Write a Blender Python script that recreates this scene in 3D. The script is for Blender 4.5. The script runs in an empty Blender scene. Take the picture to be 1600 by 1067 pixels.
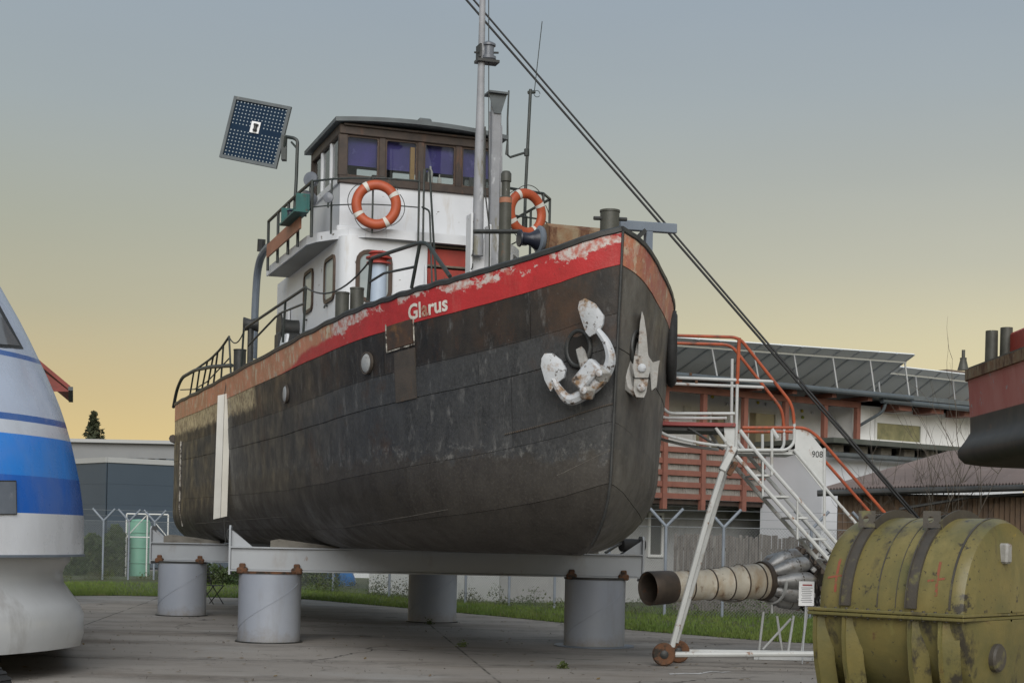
import bpy, bmesh, math, random
from mathutils import Vector, Matrix
random.seed(7)
scene = bpy.context.scene
COL = scene.collection
# ---------------------------------------------------------------- camera
F, ROLL, PX, PY, CAMH = 2450.0, math.radians(1.2), 800.0, 845.0, 1.7
cam = bpy.data.cameras.new('camera')
cam_o = bpy.data.objects.new('camera', cam)
COL.objects.link(cam_o)
cam.lens = 36.0 * F / 1600.0
cam.sensor_width = 36.0
cam.shift_y = (PY - 533.5) / 1600.0
cam.clip_start, cam.clip_end = 0.1, 4000.0
cam_o.location = (0, 0, CAMH)
cam_o.rotation_euler = (Matrix.Rotation(math.pi / 2, 3, 'X') @ Matrix.Rotation(ROLL, 3, 'Z')).to_euler()
scene.camera = cam_o
# ---------------------------------------------------------------- exposure, sky, sun
vs = scene.view_settings
vs.view_transform = 'Standard'
try: vs.look = 'None'
except Exception: pass
vs.gamma = 1.0
vs.use_curve_mapping = False
vs.exposure = 1.0
SKYK = 0.50                 # sky radiance is given as seen, divided by the exposure
world = bpy.data.worlds.new('World')
scene.world = world
world.use_nodes = True
def build_sky():
    nt = world.node_tree
    nt.nodes.clear()
    tc = nt.nodes.new('ShaderNodeTexCoord')
    sep = nt.nodes.new('ShaderNodeSeparateXYZ')
    nt.links.new(tc.outputs['Generated'], sep.inputs[0])
    asin = nt.nodes.new('ShaderNodeMath'); asin.operation = 'ARCSINE'
    nt.links.new(sep.outputs['Z'], asin.inputs[0])
    mr = nt.nodes.new('ShaderNodeMapRange')
    mr.inputs['From Min'].default_value = 0.0
    mr.inputs['From Max'].default_value = math.radians(40)
    nt.links.new(asin.outputs[0], mr.inputs['Value'])
    def ramp(stops):
        r = nt.nodes.new('ShaderNodeValToRGB')
        el = r.color_ramp.elements
        while len(el) < len(stops): el.new(0.5)
        for e, (p, c) in zip(el, stops):
            e.position = p / 40.0; e.color = (*c, 1)
        nt.links.new(mr.outputs[0], r.inputs['Fac'])
        return r
    warm = ramp([(0, (.78, .575, .25)), (3.2, (.71, .545, .26)), (5.2, (.605, .495, .28)), (8, (.47, .445, .32)), (11, (.405, .42, .35)), (15, (.355, .405, .42)), (19, (.325, .385, .44)), (40, (.31, .375, .45))])
    cool = ramp([(0, (.82, .67, .37)), (4, (.79, .665, .38)), (7.2, (.67, .61, .405)), (10, (.525, .52, .425)), (13, (.425, .45, .42)), (16, (.36, .41, .435)), (19, (.325, .385, .44)), (40, (.31, .375, .45))])
    # the afterglow is deepest to the left of the boat
    nrm = nt.nodes.new('ShaderNodeVectorMath'); nrm.operation = 'DOT_PRODUCT'
    nrm.inputs[1].default_value = (-.80, .60, 0)
    nt.links.new(tc.outputs['Generated'], nrm.inputs[0])
    az = nt.nodes.new('ShaderNodeMapRange')
    az.inputs['From Min'].default_value = 0.35; az.inputs['From Max'].default_value = 0.80
    nt.links.new(nrm.outputs['Value'], az.inputs['Value'])
    mx = nt.nodes.new('ShaderNodeMix'); mx.data_type = 'RGBA'
    nt.links.new(az.outputs[0], mx.inputs[0])
    nt.links.new(cool.outputs[0], mx.inputs[6]); nt.links.new(warm.outputs[0], mx.inputs[7])
    # faint uneven haze
    mp = nt.nodes.new('ShaderNodeMapping'); mp.inputs['Scale'].default_value = (1.5, 1.5, 7.0); nt.links.new(tc.outputs['Generated'], mp.inputs[0])
    nz = nt.nodes.new('ShaderNodeTexNoise'); nz.inputs['Scale'].default_value = 2.2; nz.inputs['Detail'].default_value = 6.0; nt.links.new(mp.outputs[0], nz.inputs['Vector'])
    nr = nt.nodes.new('ShaderNodeMapRange'); nr.inputs['From Min'].default_value = .3; nr.inputs['From Max'].default_value = .7; nr.inputs['To Min'].default_value = .985; nr.inputs['To Max'].default_value = 1.015; nt.links.new(nz.outputs['Fac'], nr.inputs['Value'])
    hz_ = nt.nodes.new('ShaderNodeVectorMath'); hz_.operation = 'SCALE'; nt.links.new(mx.outputs[2], hz_.inputs[0]); nt.links.new(nr.outputs[0], hz_.inputs['Scale'])
    bg = nt.nodes.new('ShaderNodeBackground')
    bg.inputs['Strength'].default_value = SKYK
    nt.links.new(hz_.outputs[0], bg.inputs['Color'])
    out = nt.nodes.new('ShaderNodeOutputWorld')
    nt.links.new(bg.outputs[0], out.inputs['Surface'])
build_sky()
sun = bpy.data.lights.new('sun', 'SUN')
sun.energy = 1.5
sun.angle = math.radians(50)
sun.color = (1.0, 0.975, 0.94)
sun_o = bpy.data.objects.new('sun', sun)
COL.objects.link(sun_o)
SUN_FROM = Vector((0.02, -0.83, 0.52)).normalized()      # wide soft light of the bright sky behind the viewer
sun_o.rotation_euler = SUN_FROM.to_track_quat('Z', 'Y').to_euler()
sun_o.location = SUN_FROM * 60
# ---------------------------------------------------------------- layout helpers (metres; Y is depth from the viewer)
TH = math.radians(19.3)
SO = (-1.31, 25.5)                                        # the tug's own origin on the ground
SH = (math.sin(TH), -math.cos(TH)); SP = (math.cos(TH), math.sin(TH))
def ray(u, v):
    dx, dy = u - PX, PY - v
    return ((dx * math.cos(ROLL) - dy * math.sin(ROLL)) / F, (dx * math.sin(ROLL) + dy * math.cos(ROLL)) / F)
def at(u, v, Y):
    a, b = ray(u, v)
    return Vector((a * Y, Y, CAMH + b * Y))
def ground(u, v, z=0.0):
    a, b = ray(u, v)
    Y = (z - CAMH) / b
    return Vector((a * Y, Y, z))
def toL(p):
    x, y = p[0] - SO[0], p[1] - SO[1]
    return Vector((x * SH[0] + y * SH[1], x * SP[0] + y * SP[1], p[2]))
def toW(l):
    return Vector((SO[0] + l[0] * SH[0] + l[1] * SP[0], SO[1] + l[0] * SH[1] + l[1] * SP[1], l[2]))
def pix(p):
    a = p[0] / p[1] * F; b = (p[2] - CAMH) / p[1] * F
    return (PX + a * math.cos(ROLL) + b * math.sin(ROLL), PY + a * math.sin(ROLL) - b * math.cos(ROLL))
def Ly(u, v, yl):
    a, b = ray(u, v)
    Y = (yl + SO[0] * SP[0] + SO[1] * SP[1]) / (a * SP[0] + SP[1])
    return toL((a * Y, Y, CAMH + b * Y))
def Lx(u, v, xl):
    a, b = ray(u, v)
    Y = (xl + SO[0] * SH[0] + SO[1] * SH[1]) / (a * SH[0] + SH[1])
    return toL((a * Y, Y, CAMH + b * Y))
def Lz(u, v, z):
    a, b = ray(u, v); Y = (z - CAMH) / b
    return toL((a * Y, Y, z))
# ---------------------------------------------------------------- objects
ORG = {}
def tag(o, label=None, cat=None, group=None, kind=None):
    if label: o['label'] = label
    if cat: o['category'] = cat
    if group: o['group'] = group
    if kind: o['kind'] = kind
    return o
def thing(name, label, cat, loc=(0, 0, 0), rotz=0.0, group=None, local=False):
    o = bpy.data.objects.new(name, None)
    o.empty_display_size = 0.2
    COL.objects.link(o)
    o.location = loc; o.rotation_euler = (0, 0, rotz)
    if not local: ORG[o.name] = Vector(loc)
    return tag(o, label, cat, group)
def copy_tree(o, parent=None):
    c = o.copy(); COL.objects.link(c); c.parent = parent
    for ch in list(o.children): copy_tree(ch, c)
    return c
class MB:
    def __init__(s): s.v = []; s.f = []; s.w = []
    def add(s, vs, fs):
        b = len(s.v)
        s.v += [Vector(p) for p in vs]; s.f += [tuple(i + b for i in f) for f in fs]
        return s
    def box(s, c, d, rot=None, ch=0.0):
        c = Vector(c); hx, hy, hz = d[0] / 2, d[1] / 2, d[2] / 2
        m = rot if rot is not None else Matrix.Identity(3)
        if ch <= 0 or ch * 2.2 > min(d):
            vs = [c + m @ Vector((x * hx, y * hy, z * hz)) for x in (-1, 1) for y in (-1, 1) for z in (-1, 1)]
            return s.add(vs, [(0, 1, 3, 2), (4, 6, 7, 5), (0, 4, 5, 1), (2, 3, 7, 6), (0, 2, 6, 4), (1, 5, 7, 3)])
        bm = bmesh.new(); bmesh.ops.create_cube(bm, size=1.0)
        for q in bm.verts: q.co = Vector((q.co.x * d[0], q.co.y * d[1], q.co.z * d[2]))
        bmesh.ops.bevel(bm, geom=list(bm.edges), offset=ch, segments=1, affect='EDGES')
        bm.verts.index_update()
        s.add([c + m @ q.co for q in bm.verts], [[q.index for q in f.verts] for f in bm.faces])
        bm.free(); return s
    def bar(s, p, q, w, h, up=(0, 0, 1), ch=0.0):
        p, q = Vector(p), Vector(q); x = (q - p); L = x.length; x = x / L
        u = Vector(up)
        if abs(x.dot(u)) > 0.98: u = Vector((1, 0, 0))
        y = u.cross(x).normalized(); z = x.cross(y)
        return s.box((p + q) / 2, (L, w, h), Matrix((x, y, z)).transposed(), ch)
    def tube(s, pts, r, n=8, closed=False, cap=True):
        pts = [Vector(p) for p in pts]; N = len(pts); rs = r if isinstance(r, (list, tuple)) else [r] * N
        rings = []; prev = None
        for i, p in enumerate(pts):
            a = pts[i - 1] if (i > 0 or closed) else p
            b = pts[(i + 1) % N] if (i < N - 1 or closed) else p
            d = (b - a).normalized()
            if prev is None:
                u = Vector((0, 0, 1)) if abs(d.z) < 0.9 else Vector((1, 0, 0))
                u = (u - d * u.dot(d)).normalized()
            else:
                u = prev - d * prev.dot(d)
                u = u.normalized() if u.length > 1e-6 else Vector((1, 0, 0))
            prev = u; w = d.cross(u)
            rings.append([p + (u * math.cos(2 * math.pi * k / n) + w * math.sin(2 * math.pi * k / n)) * rs[i] for k in range(n)])
        b = len(s.v)
        for rg in rings: s.v += rg
        M = N if closed else N - 1
        for i in range(M):
            for k in range(n):
                j = (i + 1) % N
                s.f.append((b + i * n + k, b + i * n + (k + 1) % n, b + j * n + (k + 1) % n, b + j * n + k))
        if cap and not closed:
            s.f.append(tuple(b + k for k in reversed(range(n)))); s.f.append(tuple(b + (N - 1) * n + k for k in range(n)))
        return s
    def lathe(s, prof, c, axis=(0, 0, 1), n=24, cap0=True, cap1=True, a0=0.0, a1=2 * math.pi, ref=None):
        ax = Vector(axis).normalized(); c = Vector(c)
        u = Vector(ref) if ref is not None else (Vector((1, 0, 0)) if abs(ax.x) < 0.9 else Vector((0, 1, 0)))
        u = (u - ax * u.dot(ax)).normalized(); w = ax.cross(u)
        full = abs(a1 - a0 - 2 * math.pi) < 1e-6
        m = n if full else n + 1
        b = len(s.v)
        for (r, h) in prof:
            for k in range(m):
                a = a0 + (a1 - a0) * k / n
                s.v.append(c + ax * h + (u * math.cos(a) + w * math.sin(a)) * r)
        for i in range(len(prof) - 1):
            for k in range(n if full else m - 1):
                k2 = (k + 1) % m
                s.f.append((b + i * m + k, b + i * m + k2, b + (i + 1) * m + k2, b + (i + 1) * m + k))
        if cap0: s.f.append(tuple(b + k for k in reversed(range(m))))
        if cap1: s.f.append(tuple(b + (len(prof) - 1) * m + k for k in range(m)))
        return s
    def prism(s, poly, o, ux, uy, depth):
        """flat outline poly (2-d, counter-clockwise seen from -n side) at o spanned by ux, uy, extruded by vector depth"""
        o, ux, uy, dv = Vector(o), Vector(ux), Vector(uy), Vector(depth); n = len(poly); b = len(s.v)
        for k in (0, 1):
            for (x, y) in poly: s.v.append(o + ux * x + uy * y + dv * k)
        s.f.append(tuple(b + i for i in range(n))); s.f.append(tuple(b + n + i for i in reversed(range(n))))
        for i in range(n): s.f.append((b + i, b + n + i, b + n + (i + 1) % n, b + (i + 1) % n))
        return s
    def ring(s, outer, inner, o, ux, uy, depth):
        o, ux, uy, dv = Vector(o), Vector(ux), Vector(uy), Vector(depth); n = len(outer); b = len(s.v)
        for k in (0, 1):
            for pl in (outer, inner):
                for (x, y) in pl: s.v.append(o + ux * x + uy * y + dv * k)
        O0, I0, O1, I1 = b, b + n, b + 2 * n, b + 3 * n
        for i in range(n):
            j = (i + 1) % n
            s.f += [(O0 + i, O0 + j, I0 + j, I0 + i), (O1 + j, O1 + i, I1 + i, I1 + j), (O0 + j, O0 + i, O1 + i, O1 + j), (I0 + i, I0 + j, I1 + j, I1 + i)]
        return s
    def build(s, name, m, parent=None, smooth=35, label=None, kind=None, recalc=True):
        org = Vector((0, 0, 0)); p = parent
        while p is not None:
            if p.name in ORG: org = ORG[p.name]; break
            p = p.parent
        me = bpy.data.meshes.new(name)
        me.from_pydata([v - org for v in s.v], [], s.f)
        if recalc:
            bm = bmesh.new(); bm.from_mesh(me)
            bmesh.ops.recalc_face_normals(bm, faces=list(bm.faces)); bm.to_mesh(me); bm.free()
        if smooth:
            me.shade_smooth(); me.set_sharp_from_angle(angle=math.radians(smooth))
        me.materials.append(m)
        if s.w and len(s.w) == len(me.vertices):
            a = me.attributes.new('w', 'FLOAT', 'POINT'); a.data.foreach_set('value', s.w)
        o = bpy.data.objects.new(name, me); COL.objects.link(o)
        if parent is not None: o.parent = parent
        if label: o['label'] = label
        if kind: o['kind'] = kind
        return o
def solo(mb, name, m, label, cat, loc=None, group=None, smooth=35, kind=None):
    """a thing that is one mesh, its origin at its base"""
    if loc is None:
        lo = [min(v[i] for v in mb.v) for i in range(3)]; hi = [max(v[i] for v in mb.v) for i in range(3)]
        loc = Vector(((lo[0] + hi[0]) / 2, (lo[1] + hi[1]) / 2, lo[2]))
    mb.v = [v - Vector(loc) for v in mb.v]
    o = mb.build(name, m, None, smooth); o.location = loc
    return tag(o, label, cat, group, kind)
def rrect(w, h, r, n=4):
    out = []
    for cx, cy, a in ((w / 2 - r, h / 2 - r, 0), (-w / 2 + r, h / 2 - r, 90), (-w / 2 + r, -h / 2 + r, 180), (w / 2 - r, -h / 2 + r, 270)):
        for k in range(n + 1):
            t = math.radians(a + 90 * k / n); out.append((cx + r * math.cos(t), cy + r * math.sin(t)))
    return out
def arc_pts(c, r, a0, a1, n, ux, uy):
    return [Vector(c) + Vector(ux) * r * math.cos(math.radians(a0 + (a1 - a0) * k / n)) + Vector(uy) * r * math.sin(math.radians(a0 + (a1 - a0) * k / n)) for k in range(n + 1)]
def fillet(pts, r, n=4):
    """round the corners of a polyline"""
    pts = [Vector(p) for p in pts]; out = [pts[0]]
    for a, b, c in zip(pts[:-2], pts[1:-1], pts[2:]):
        d1, d2 = (a - b), (c - b); q = min(r, d1.length * .49, d2.length * .49)
        p, s_ = b + d1.normalized() * q, b + d2.normalized() * q
        for k in range(n + 1):
            t = k / n; out.append(p * (1 - t) ** 2 + b * 2 * t * (1 - t) + s_ * t * t)
    return out + [pts[-1]]
# ---------------------------------------------------------------- materials
def nd(nt, t, ins=None, **kw):
    n = nt.nodes.new(t)
    for k, v in kw.items(): setattr(n, k, v)
    for k, v in (ins or {}).items():
        if isinstance(v, bpy.types.NodeSocket): nt.links.new(v, n.inputs[k])
        else: n.inputs[k].default_value = v
    return n
def c4(c): return (c[0], c[1], c[2], 1.0)
def new_mat(name):
    m = bpy.data.materials.new(name); m.use_nodes = True
    nt = m.node_tree; b = nt.nodes['Principled BSDF']
    return m, nt, b
def coords(nt, rand=True):
    tc = nd(nt, 'ShaderNodeTexCoord')
    if not rand: return tc.outputs['Object']
    oi = nd(nt, 'ShaderNodeObjectInfo')
    mul = nd(nt, 'ShaderNodeMath', {0: oi.outputs['Random'], 1: 53.0}, operation='MULTIPLY')
    return nd(nt, 'ShaderNodeVectorMath', {0: tc.outputs['Object'], 1: mul.outputs[0]}, operation='ADD').outputs[0]
def noise(nt, vec, scale, detail=6.0, rough=.6, stretch=None, dist=0.0):
    if stretch: vec = nd(nt, 'ShaderNodeVectorMath', {0: vec, 1: stretch}, operation='MULTIPLY').outputs[0]
    return nd(nt, 'ShaderNodeTexNoise', {'Vector': vec, 'Scale': scale, 'Detail': detail, 'Roughness': rough, 'Distortion': dist}).outputs['Fac']
def rng(nt, val, a, b, lo=0.0, hi=1.0):
    return nd(nt, 'ShaderNodeMapRange', {'Value': val, 'From Min': a, 'From Max': b, 'To Min': lo, 'To Max': hi}).outputs[0]
def mixc(nt, f, a, b):
    n = nd(nt, 'ShaderNodeMix', data_type='RGBA')
    for i, x in ((0, f), (6, a), (7, b)):
        if isinstance(x, bpy.types.NodeSocket): nt.links.new(x, n.inputs[i])
        else: n.inputs[i].default_value = x if i == 0 else c4(x)
    return n.outputs[2]
def mth(nt, op, a, b=0.0):
    return nd(nt, 'ShaderNodeMath', {0: a, 1: b}, operation=op).outputs[0]
def paint(name, base, var=None, vs_=2.5, rough=.55, metal=0.0, layers=(), bump=0.0, bs=40, rand=True, spec=.4, coat=0.0):
    """layers: (colour, noise scale, from, to, stretch or None)"""
    m, nt, b = new_mat(name)
    vec = coords(nt, rand)
    col = None
    if var is not None:
        col = mixc(nt, rng(nt, noise(nt, vec, vs_), .32, .68), base, var)
    rsock = None
    for (lc, sc_, lo, hi, st) in layers:
        f = rng(nt, noise(nt, vec, sc_, 8, .65, st), lo, hi)
        col = mixc(nt, f, col if col is not None else base, lc)
    if col is None: b.inputs['Base Color'].default_value = c4(base)
    else: nt.links.new(col, b.inputs['Base Color'])
    b.inputs['Roughness'].default_value = rough; b.inputs['Metallic'].default_value = metal
    b.inputs['Specular IOR Level'].default_value = spec
    b.inputs['Coat Weight'].default_value = coat
    if bump:
        bp = nd(nt, 'ShaderNodeBump', {'Strength': bump, 'Distance': .02, 'Height': noise(nt, vec, bs, 6, .6)})
        nt.links.new(bp.outputs[0], b.inputs['Normal'])
    return m
def glass(name, tint=(.8, .85, .85), refl=.12, rough=.02):
    m, nt, b = new_mat(name); nt.nodes.remove(b)
    tr = nd(nt, 'ShaderNodeBsdfTransparent', {'Color': c4(tint)})
    gl = nd(nt, 'ShaderNodeBsdfGlossy', {'Color': (1, 1, 1, 1), 'Roughness': rough})
    fr = nd(nt, 'ShaderNodeFresnel', {'IOR': 1.5})
    f = mth(nt, 'ADD', fr.outputs[0], refl)
    mx = nd(nt, 'ShaderNodeMixShader', {0: f, 1: tr.outputs[0], 2: gl.outputs[0]})
    nt.links.new(mx.outputs[0], nt.nodes['Material Output'].inputs[0])
    return m
RUST = (.15, .065, .03); DRUST = (.07, .035, .02)
M = {}
M['white'] = paint('white_paint', (.66, .675, .70), (.60, .615, .64), 1.2, .5, layers=[((.14, .12, .10), 6, .665, .685, None), ((.30, .29, .28), 1.7, .70, .715, None), ((.46, .40, .32), 2.2, .60, .80, (1, 1, .2))], bump=.12, bs=14)
M['whitechip'] = paint('chipped_white_paint', (.70, .71, .73), (.60, .61, .62), 2, .55, layers=[((.28, .27, .22), 3.5, .58, .62, (1, 1, .35)), ((.16, .09, .05), 9, .66, .70, None)], bump=.25, bs=20)
M['black'] = paint('black_steel', (.022, .024, .024), (.05, .05, .048), 4, .5, layers=[(DRUST, 9, .62, .74, None)], bump=.1, bs=40)
M['rail'] = paint('dark_railing_paint', (.018, .026, .024), (.04, .045, .042), 8, .45, layers=[(DRUST, 14, .60, .72, None)])
M['wood'] = paint('dark_varnished_wood', (.065, .045, .034), (.035, .026, .022), 6, .5, layers=[((.17, .075, .04), 3, .60, .74, (1, 1, .3))], bump=.15, bs=30)
M['brownframe'] = paint('brown_window_frame', (.075, .045, .03), (.045, .03, .022), 8, .5)
M['roof'] = paint('grey_roof_paint', (.12, .135, .14), (.085, .095, .10), 3, .6, layers=[((.2, .2, .19), 5, .6, .75, None)])
M['under'] = paint('grey_deckhead', (.40, .40, .38), (.33, .32, .30), 1.5, .65, layers=[((.22, .14, .08), 4, .64, .78, None)])
M['deck'] = paint('grey_deck', (.12, .13, .12), (.16, .16, .14), 2, .8, bump=.2)
M['redstep'] = paint('red_riser', (.36, .045, .03), (.28, .04, .03), 4, .55, layers=[((.10, .06, .04), 7, .62, .7, None)])
M['tread'] = paint('worn_tread', (.20, .17, .13), (.12, .10, .08), 6, .8, bump=.3)
M['orange'] = paint('orange_ring', (.42, .082, .028), (.33, .064, .025), 6, .5, layers=[((.30, .09, .05), 9, .64, .74, None)])
M['tape'] = paint('pale_tape', (.62, .60, .55), (.5, .48, .44), 9, .6)
M['rope'] = paint('dark_rope', (.04, .042, .04), (.07, .07, .065), 30, .9)
M['greybl'] = paint('blue_grey_paint', (.17, .20, .24), (.13, .155, .19), 3, .45, layers=[(DRUST, 8, .66, .74, None)])
M['pipe'] = paint('dark_pipe', (.045, .045, .038), (.075, .075, .062), 4, .5, layers=[((.5, .5, .47), 14, .70, .73, None), (RUST, 4, .64, .74, None)], bump=.1)
M['navy'] = paint('navy_enamel', (.014, .018, .032), (.026, .028, .04), 5, .35, layers=[(DRUST, 8, .62, .74, None)])
M['rusty'] = paint('rusty_cover', (.24, .19, .12), (.19, .085, .035), 4, .75, layers=[((.10, .042, .02), 5, .50, .60, (1, 1, .5)), ((.34, .29, .20), 4, .6, .72, None)], bump=.3, bs=30)
M['anchor'] = paint('anchor_white', (.50, .52, .55), (.38, .395, .41), 4, .5, layers=[((.22, .14, .08), 5, .52, .63, None), ((.06, .045, .035), 11, .58, .64, None)], bump=.3, bs=20)
M['anchordark'] = paint('anchor_worn', (.22, .21, .19), (.36, .36, .35), 5, .5, layers=[((.16, .09, .045), 5, .52, .64, None), ((.035, .028, .022), 10, .6, .66, None)], bump=.35, bs=24)
M['pillar'] = paint('pillar_paint', (.31, .335, .385), (.27, .295, .345), .9, .42, layers=[((.25, .24, .22), 1.2, .54, .80, (1, 1, .3)), ((.17, .13, .09), 5, .66, .72, None), ((.48, .50, .53), 2, .60, .75, (1, 1, .5))], bump=.05, bs=8)
M['beam'] = paint('beam_paint', (.37, .39, .41), (.32, .335, .35), .8, .5, layers=[((.24, .22, .19), 1.6, .56, .78, (1, 1, .4)), ((.19, .11, .06), 3.5, .66, .74, (1, 1, .5))], bump=.06, bs=10)
M['rustlug'] = paint('rust_lug', RUST, (.09, .05, .03), 12, .85, layers=[((.03, .025, .02), 9, .5, .62, None)], bump=.4)
M['timber'] = paint('old_timber', (.20, .185, .16), (.13, .12, .10), 3, .85, layers=[((.08, .07, .06), 12, .5, .7, (.2, 1, 1))], bump=.35)
M['boardw'] = paint('white_board', (.66, .64, .58), (.58, .56, .50), 2, .12, spec=.7, layers=[((.40, .33, .22), 3, .66, .82, (1, 1, .2))])
M['glassd'] = glass('deckhouse_glass', (.45, .50, .50), .16)
M['glassw'] = glass('wheelhouse_glass', (.92, .94, .95), .0)
M['blind'] = paint('purple_blind', (.085, .06, .26), (.045, .04, .16), 2.5, .7, layers=[((.2, .19, .42), 3, .60, .75, None)])
M['interior'] = paint('cabin_interior', (.10, .08, .06), (.07, .06, .05), 3, .8)
M['milky'] = paint('milky_glass', (.36, .40, .40), (.26, .30, .31), 1.6, .12, spec=.6, layers=[((.55, .58, .55), 2.5, .58, .75, None)])
M['teal'] = paint('teal_box', (.02, .115, .105), (.015, .08, .075), 6, .5, layers=[(DRUST, 7, .62, .7, None)])
M['nameboard'] = paint('orange_name_board', (.36, .16, .095), (.29, .12, .07), 5, .6, layers=[((.5, .38, .28), 12, .62, .7, None)])
M['lamp'] = paint('lamp_grey', (.10, .11, .13), (.16, .17, .19), 4, .3)
M['letters'] = paint('letter_white', (.66, .64, .58), (.55, .50, .44), 10, .6, layers=[((.40, .07, .05), 16, .60, .65, None)])
M['letterworn'] = paint('letter_worn', (.36, .10, .07), (.30, .20, .13), 14, .7, layers=[((.58, .54, .46), 18, .56, .62, None)])

def pillar_mat():
    m, nt, b = new_mat('pillar_paint_splashed')
    obj = coords(nt, False); rv = coords(nt, True); Z = nd(nt, 'ShaderNodeSeparateXYZ', {0: obj}).outputs[2]
    col = mixc(nt, rng(nt, noise(nt, rv, .9), .32, .68), (.31, .335, .385), (.265, .29, .34))
    col = mixc(nt, rng(nt, noise(nt, rv, 1.6, 8, .7, (1, 1, .25)), .56, .80, 0, .8), col, (.22, .215, .20))
    col = mixc(nt, rng(nt, noise(nt, rv, 6, 8, .75), .66, .71), col, (.15, .10, .065))
    mud = rng(nt, mth(nt, 'ADD', Z, mth(nt, 'MULTIPLY', noise(nt, rv, 3.5, 9, .8), .8)), .62, .32, 0, .75)
    col = mixc(nt, mud, col, (.20, .17, .13))
    nt.links.new(col, b.inputs['Base Color']); b.inputs['Roughness'].default_value = .48
    bp = nd(nt, 'ShaderNodeBump', {'Strength': .08, 'Distance': .02, 'Height': noise(nt, rv, 6, 5)}); nt.links.new(bp.outputs[0], b.inputs['Normal'])
    return m
M['pillar'] = pillar_mat()
# ================================================================ THE TUG
tug = thing('tugboat', 'old black-hulled tug with red bulwark band and white wheelhouse, propped on grey pillars', 'tugboat', (SO[0], SO[1], 0), math.atan2(SH[1], SH[0]), local=True)
PLAN = [(7.64, 0), (7.46, .3), (7.16, .6), (6.74, .9), (6.3, 1.2), (5.8, 1.5), (5.22, 1.8), (4.6, 2.04), (3.9, 2.25), (2.5, 2.46), (0.2, 2.57), (-4.5, 2.6), (-8.6, 2.6), (-11.6, 2.6), (-13.2, 2.5), (-14.1, 2.15), (-14.6, 1.55), (-14.85, .8), (-14.92, 0)]
SHEER = [(7.64, 5.33), (7.46, 5.25), (7.16, 5.14), (6.74, 5.05), (6.3, 4.97), (5.8, 4.9), (5.22, 4.84), (4.6, 4.78), (3.9, 4.73), (2.5, 4.65), (.2, 4.6), (-4.5, 4.62), (-8.66, 4.64), (-12.9, 4.70), (-15, 4.73)]
ZB, RB, BAT = 1.54, 1.08, 0.075
def lerp_tab(tab, x):
    for (x0, y0), (x1, y1) in zip(tab[:-1], tab[1:]):
        if (x - x0) * (x - x1) <= 0: return y0 + (y1 - y0) * (x - x0) / (x1 - x0)
    return tab[0][1] if abs(x - tab[0][0]) < abs(x - tab[-1][0]) else tab[-1][1]
def catmull(P, per):
    out = []
    for i in range(len(P) - 1):
        p0 = P[max(i - 1, 0)]; p1 = P[i]; p2 = P[i + 1]; p3 = P[min(i + 2, len(P) - 1)]
        for k in range(per):
            t = k / per
            out.append(tuple(.5 * (2 * b + (c - a) * t + (2 * a - 5 * b + 4 * c - d) * t * t + (3 * b - a - 3 * c + d) * t ** 3) for a, b, c, d in zip(p0, p1, p2, p3)))
    return out + [P[-1]]
PL = catmull(PLAN, 6); NK = len(PL)
NRM = []
for i in range(NK):
    a, b = PL[max(i - 1, 0)], PL[min(i + 1, NK - 1)]
    d = Vector((b[0] - a[0], b[1] - a[1])).normalized(); NRM.append(Vector((d.y, -d.x)))
NRM[0] = Vector((1, 0)); NRM[-1] = Vector((-1, 0))
ARC = [0.0]
for a, b in zip(PL[:-1], PL[1:]): ARC.append(ARC[-1] + math.hypot(b[0] - a[0], b[1] - a[1]))
def k_of(arc):
    for i in range(NK - 1):
        if ARC[i + 1] >= arc: return i + (arc - ARC[i]) / max(ARC[i + 1] - ARC[i], 1e-9)
    return NK - 1.0
def rbt(t): return 1.08 + (.66 - 1.08) * max(0, min(1, (-t - 3.5) / 6.0))
def batt(t): return .075 + (.0 - .075) * max(0, min(1, (-t - 3.5) / 6.0))
def HP(k, w, side=-1, off=0.0, nrm=False):
    i = min(int(k), NK - 2); f = k - i
    t = PL[i][0] * (1 - f) + PL[i + 1][0] * f; b = PL[i][1] * (1 - f) + PL[i + 1][1] * f
    n = (NRM[i] * (1 - f) + NRM[i + 1] * f).normalized()
    RB = rbt(t); BAT = batt(t); zs = lerp_tab(SHEER, t); Ls = zs - (ZB + RB)
    if w <= Ls: z = zs - w; ins = BAT * w; ph = 0.0
    else:
        ph = min((w - Ls) / RB, math.pi / 2); z = ZB + RB - RB * math.sin(ph); ins = BAT * Ls + RB * (1 - math.cos(ph))
    N3 = Vector((n.x * math.cos(ph), n.y * math.cos(ph), -math.sin(ph)))
    p = Vector((t - n.x * ins, max(b - n.y * ins, 0.0), z)) + N3 * off
    if p.y < 0.0: p.y = 0.0
    p.y *= side; N3.y *= side
    return (p, N3) if nrm else p
WTOT = (lerp_tab(SHEER, 0) - ZB - RB) + RB * math.pi / 2
def wfull(k):
    i = min(int(k), NK - 2); f = k - i; t = PL[i][0] * (1 - f) + PL[i + 1][0] * f; return lerp_tab(SHEER, t) - ZB - rbt(t) + rbt(t) * math.pi / 2
def hullhit(u, v, side=-1):
    best = None
    for ks, ws in ((1.0, .1), (.1, .01)):
        kk = [q * 1.0 for q in range(NK)] if best is None else [max(0, min(NK - 1.0, best[1] + (q - 12) * ks)) for q in range(25)]
        ww = [q * .1 for q in range(38)] if best is None else [max(0, best[2] + (q - 12) * ws) for q in range(25)]
        bb = None
        for k in kk:
            for w in ww:
                x, y = pix(toW(HP(k, w, side))); d = (x - u) ** 2 + (y - v) ** 2
                if bb is None or d < bb[0]: bb = (d, k, w)
        best = bb
    return best[1], best[2]
def arc_at(k):
    i = min(int(k), NK - 2); return ARC[i] + (ARC[i + 1] - ARC[i]) * (k - i)
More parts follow.
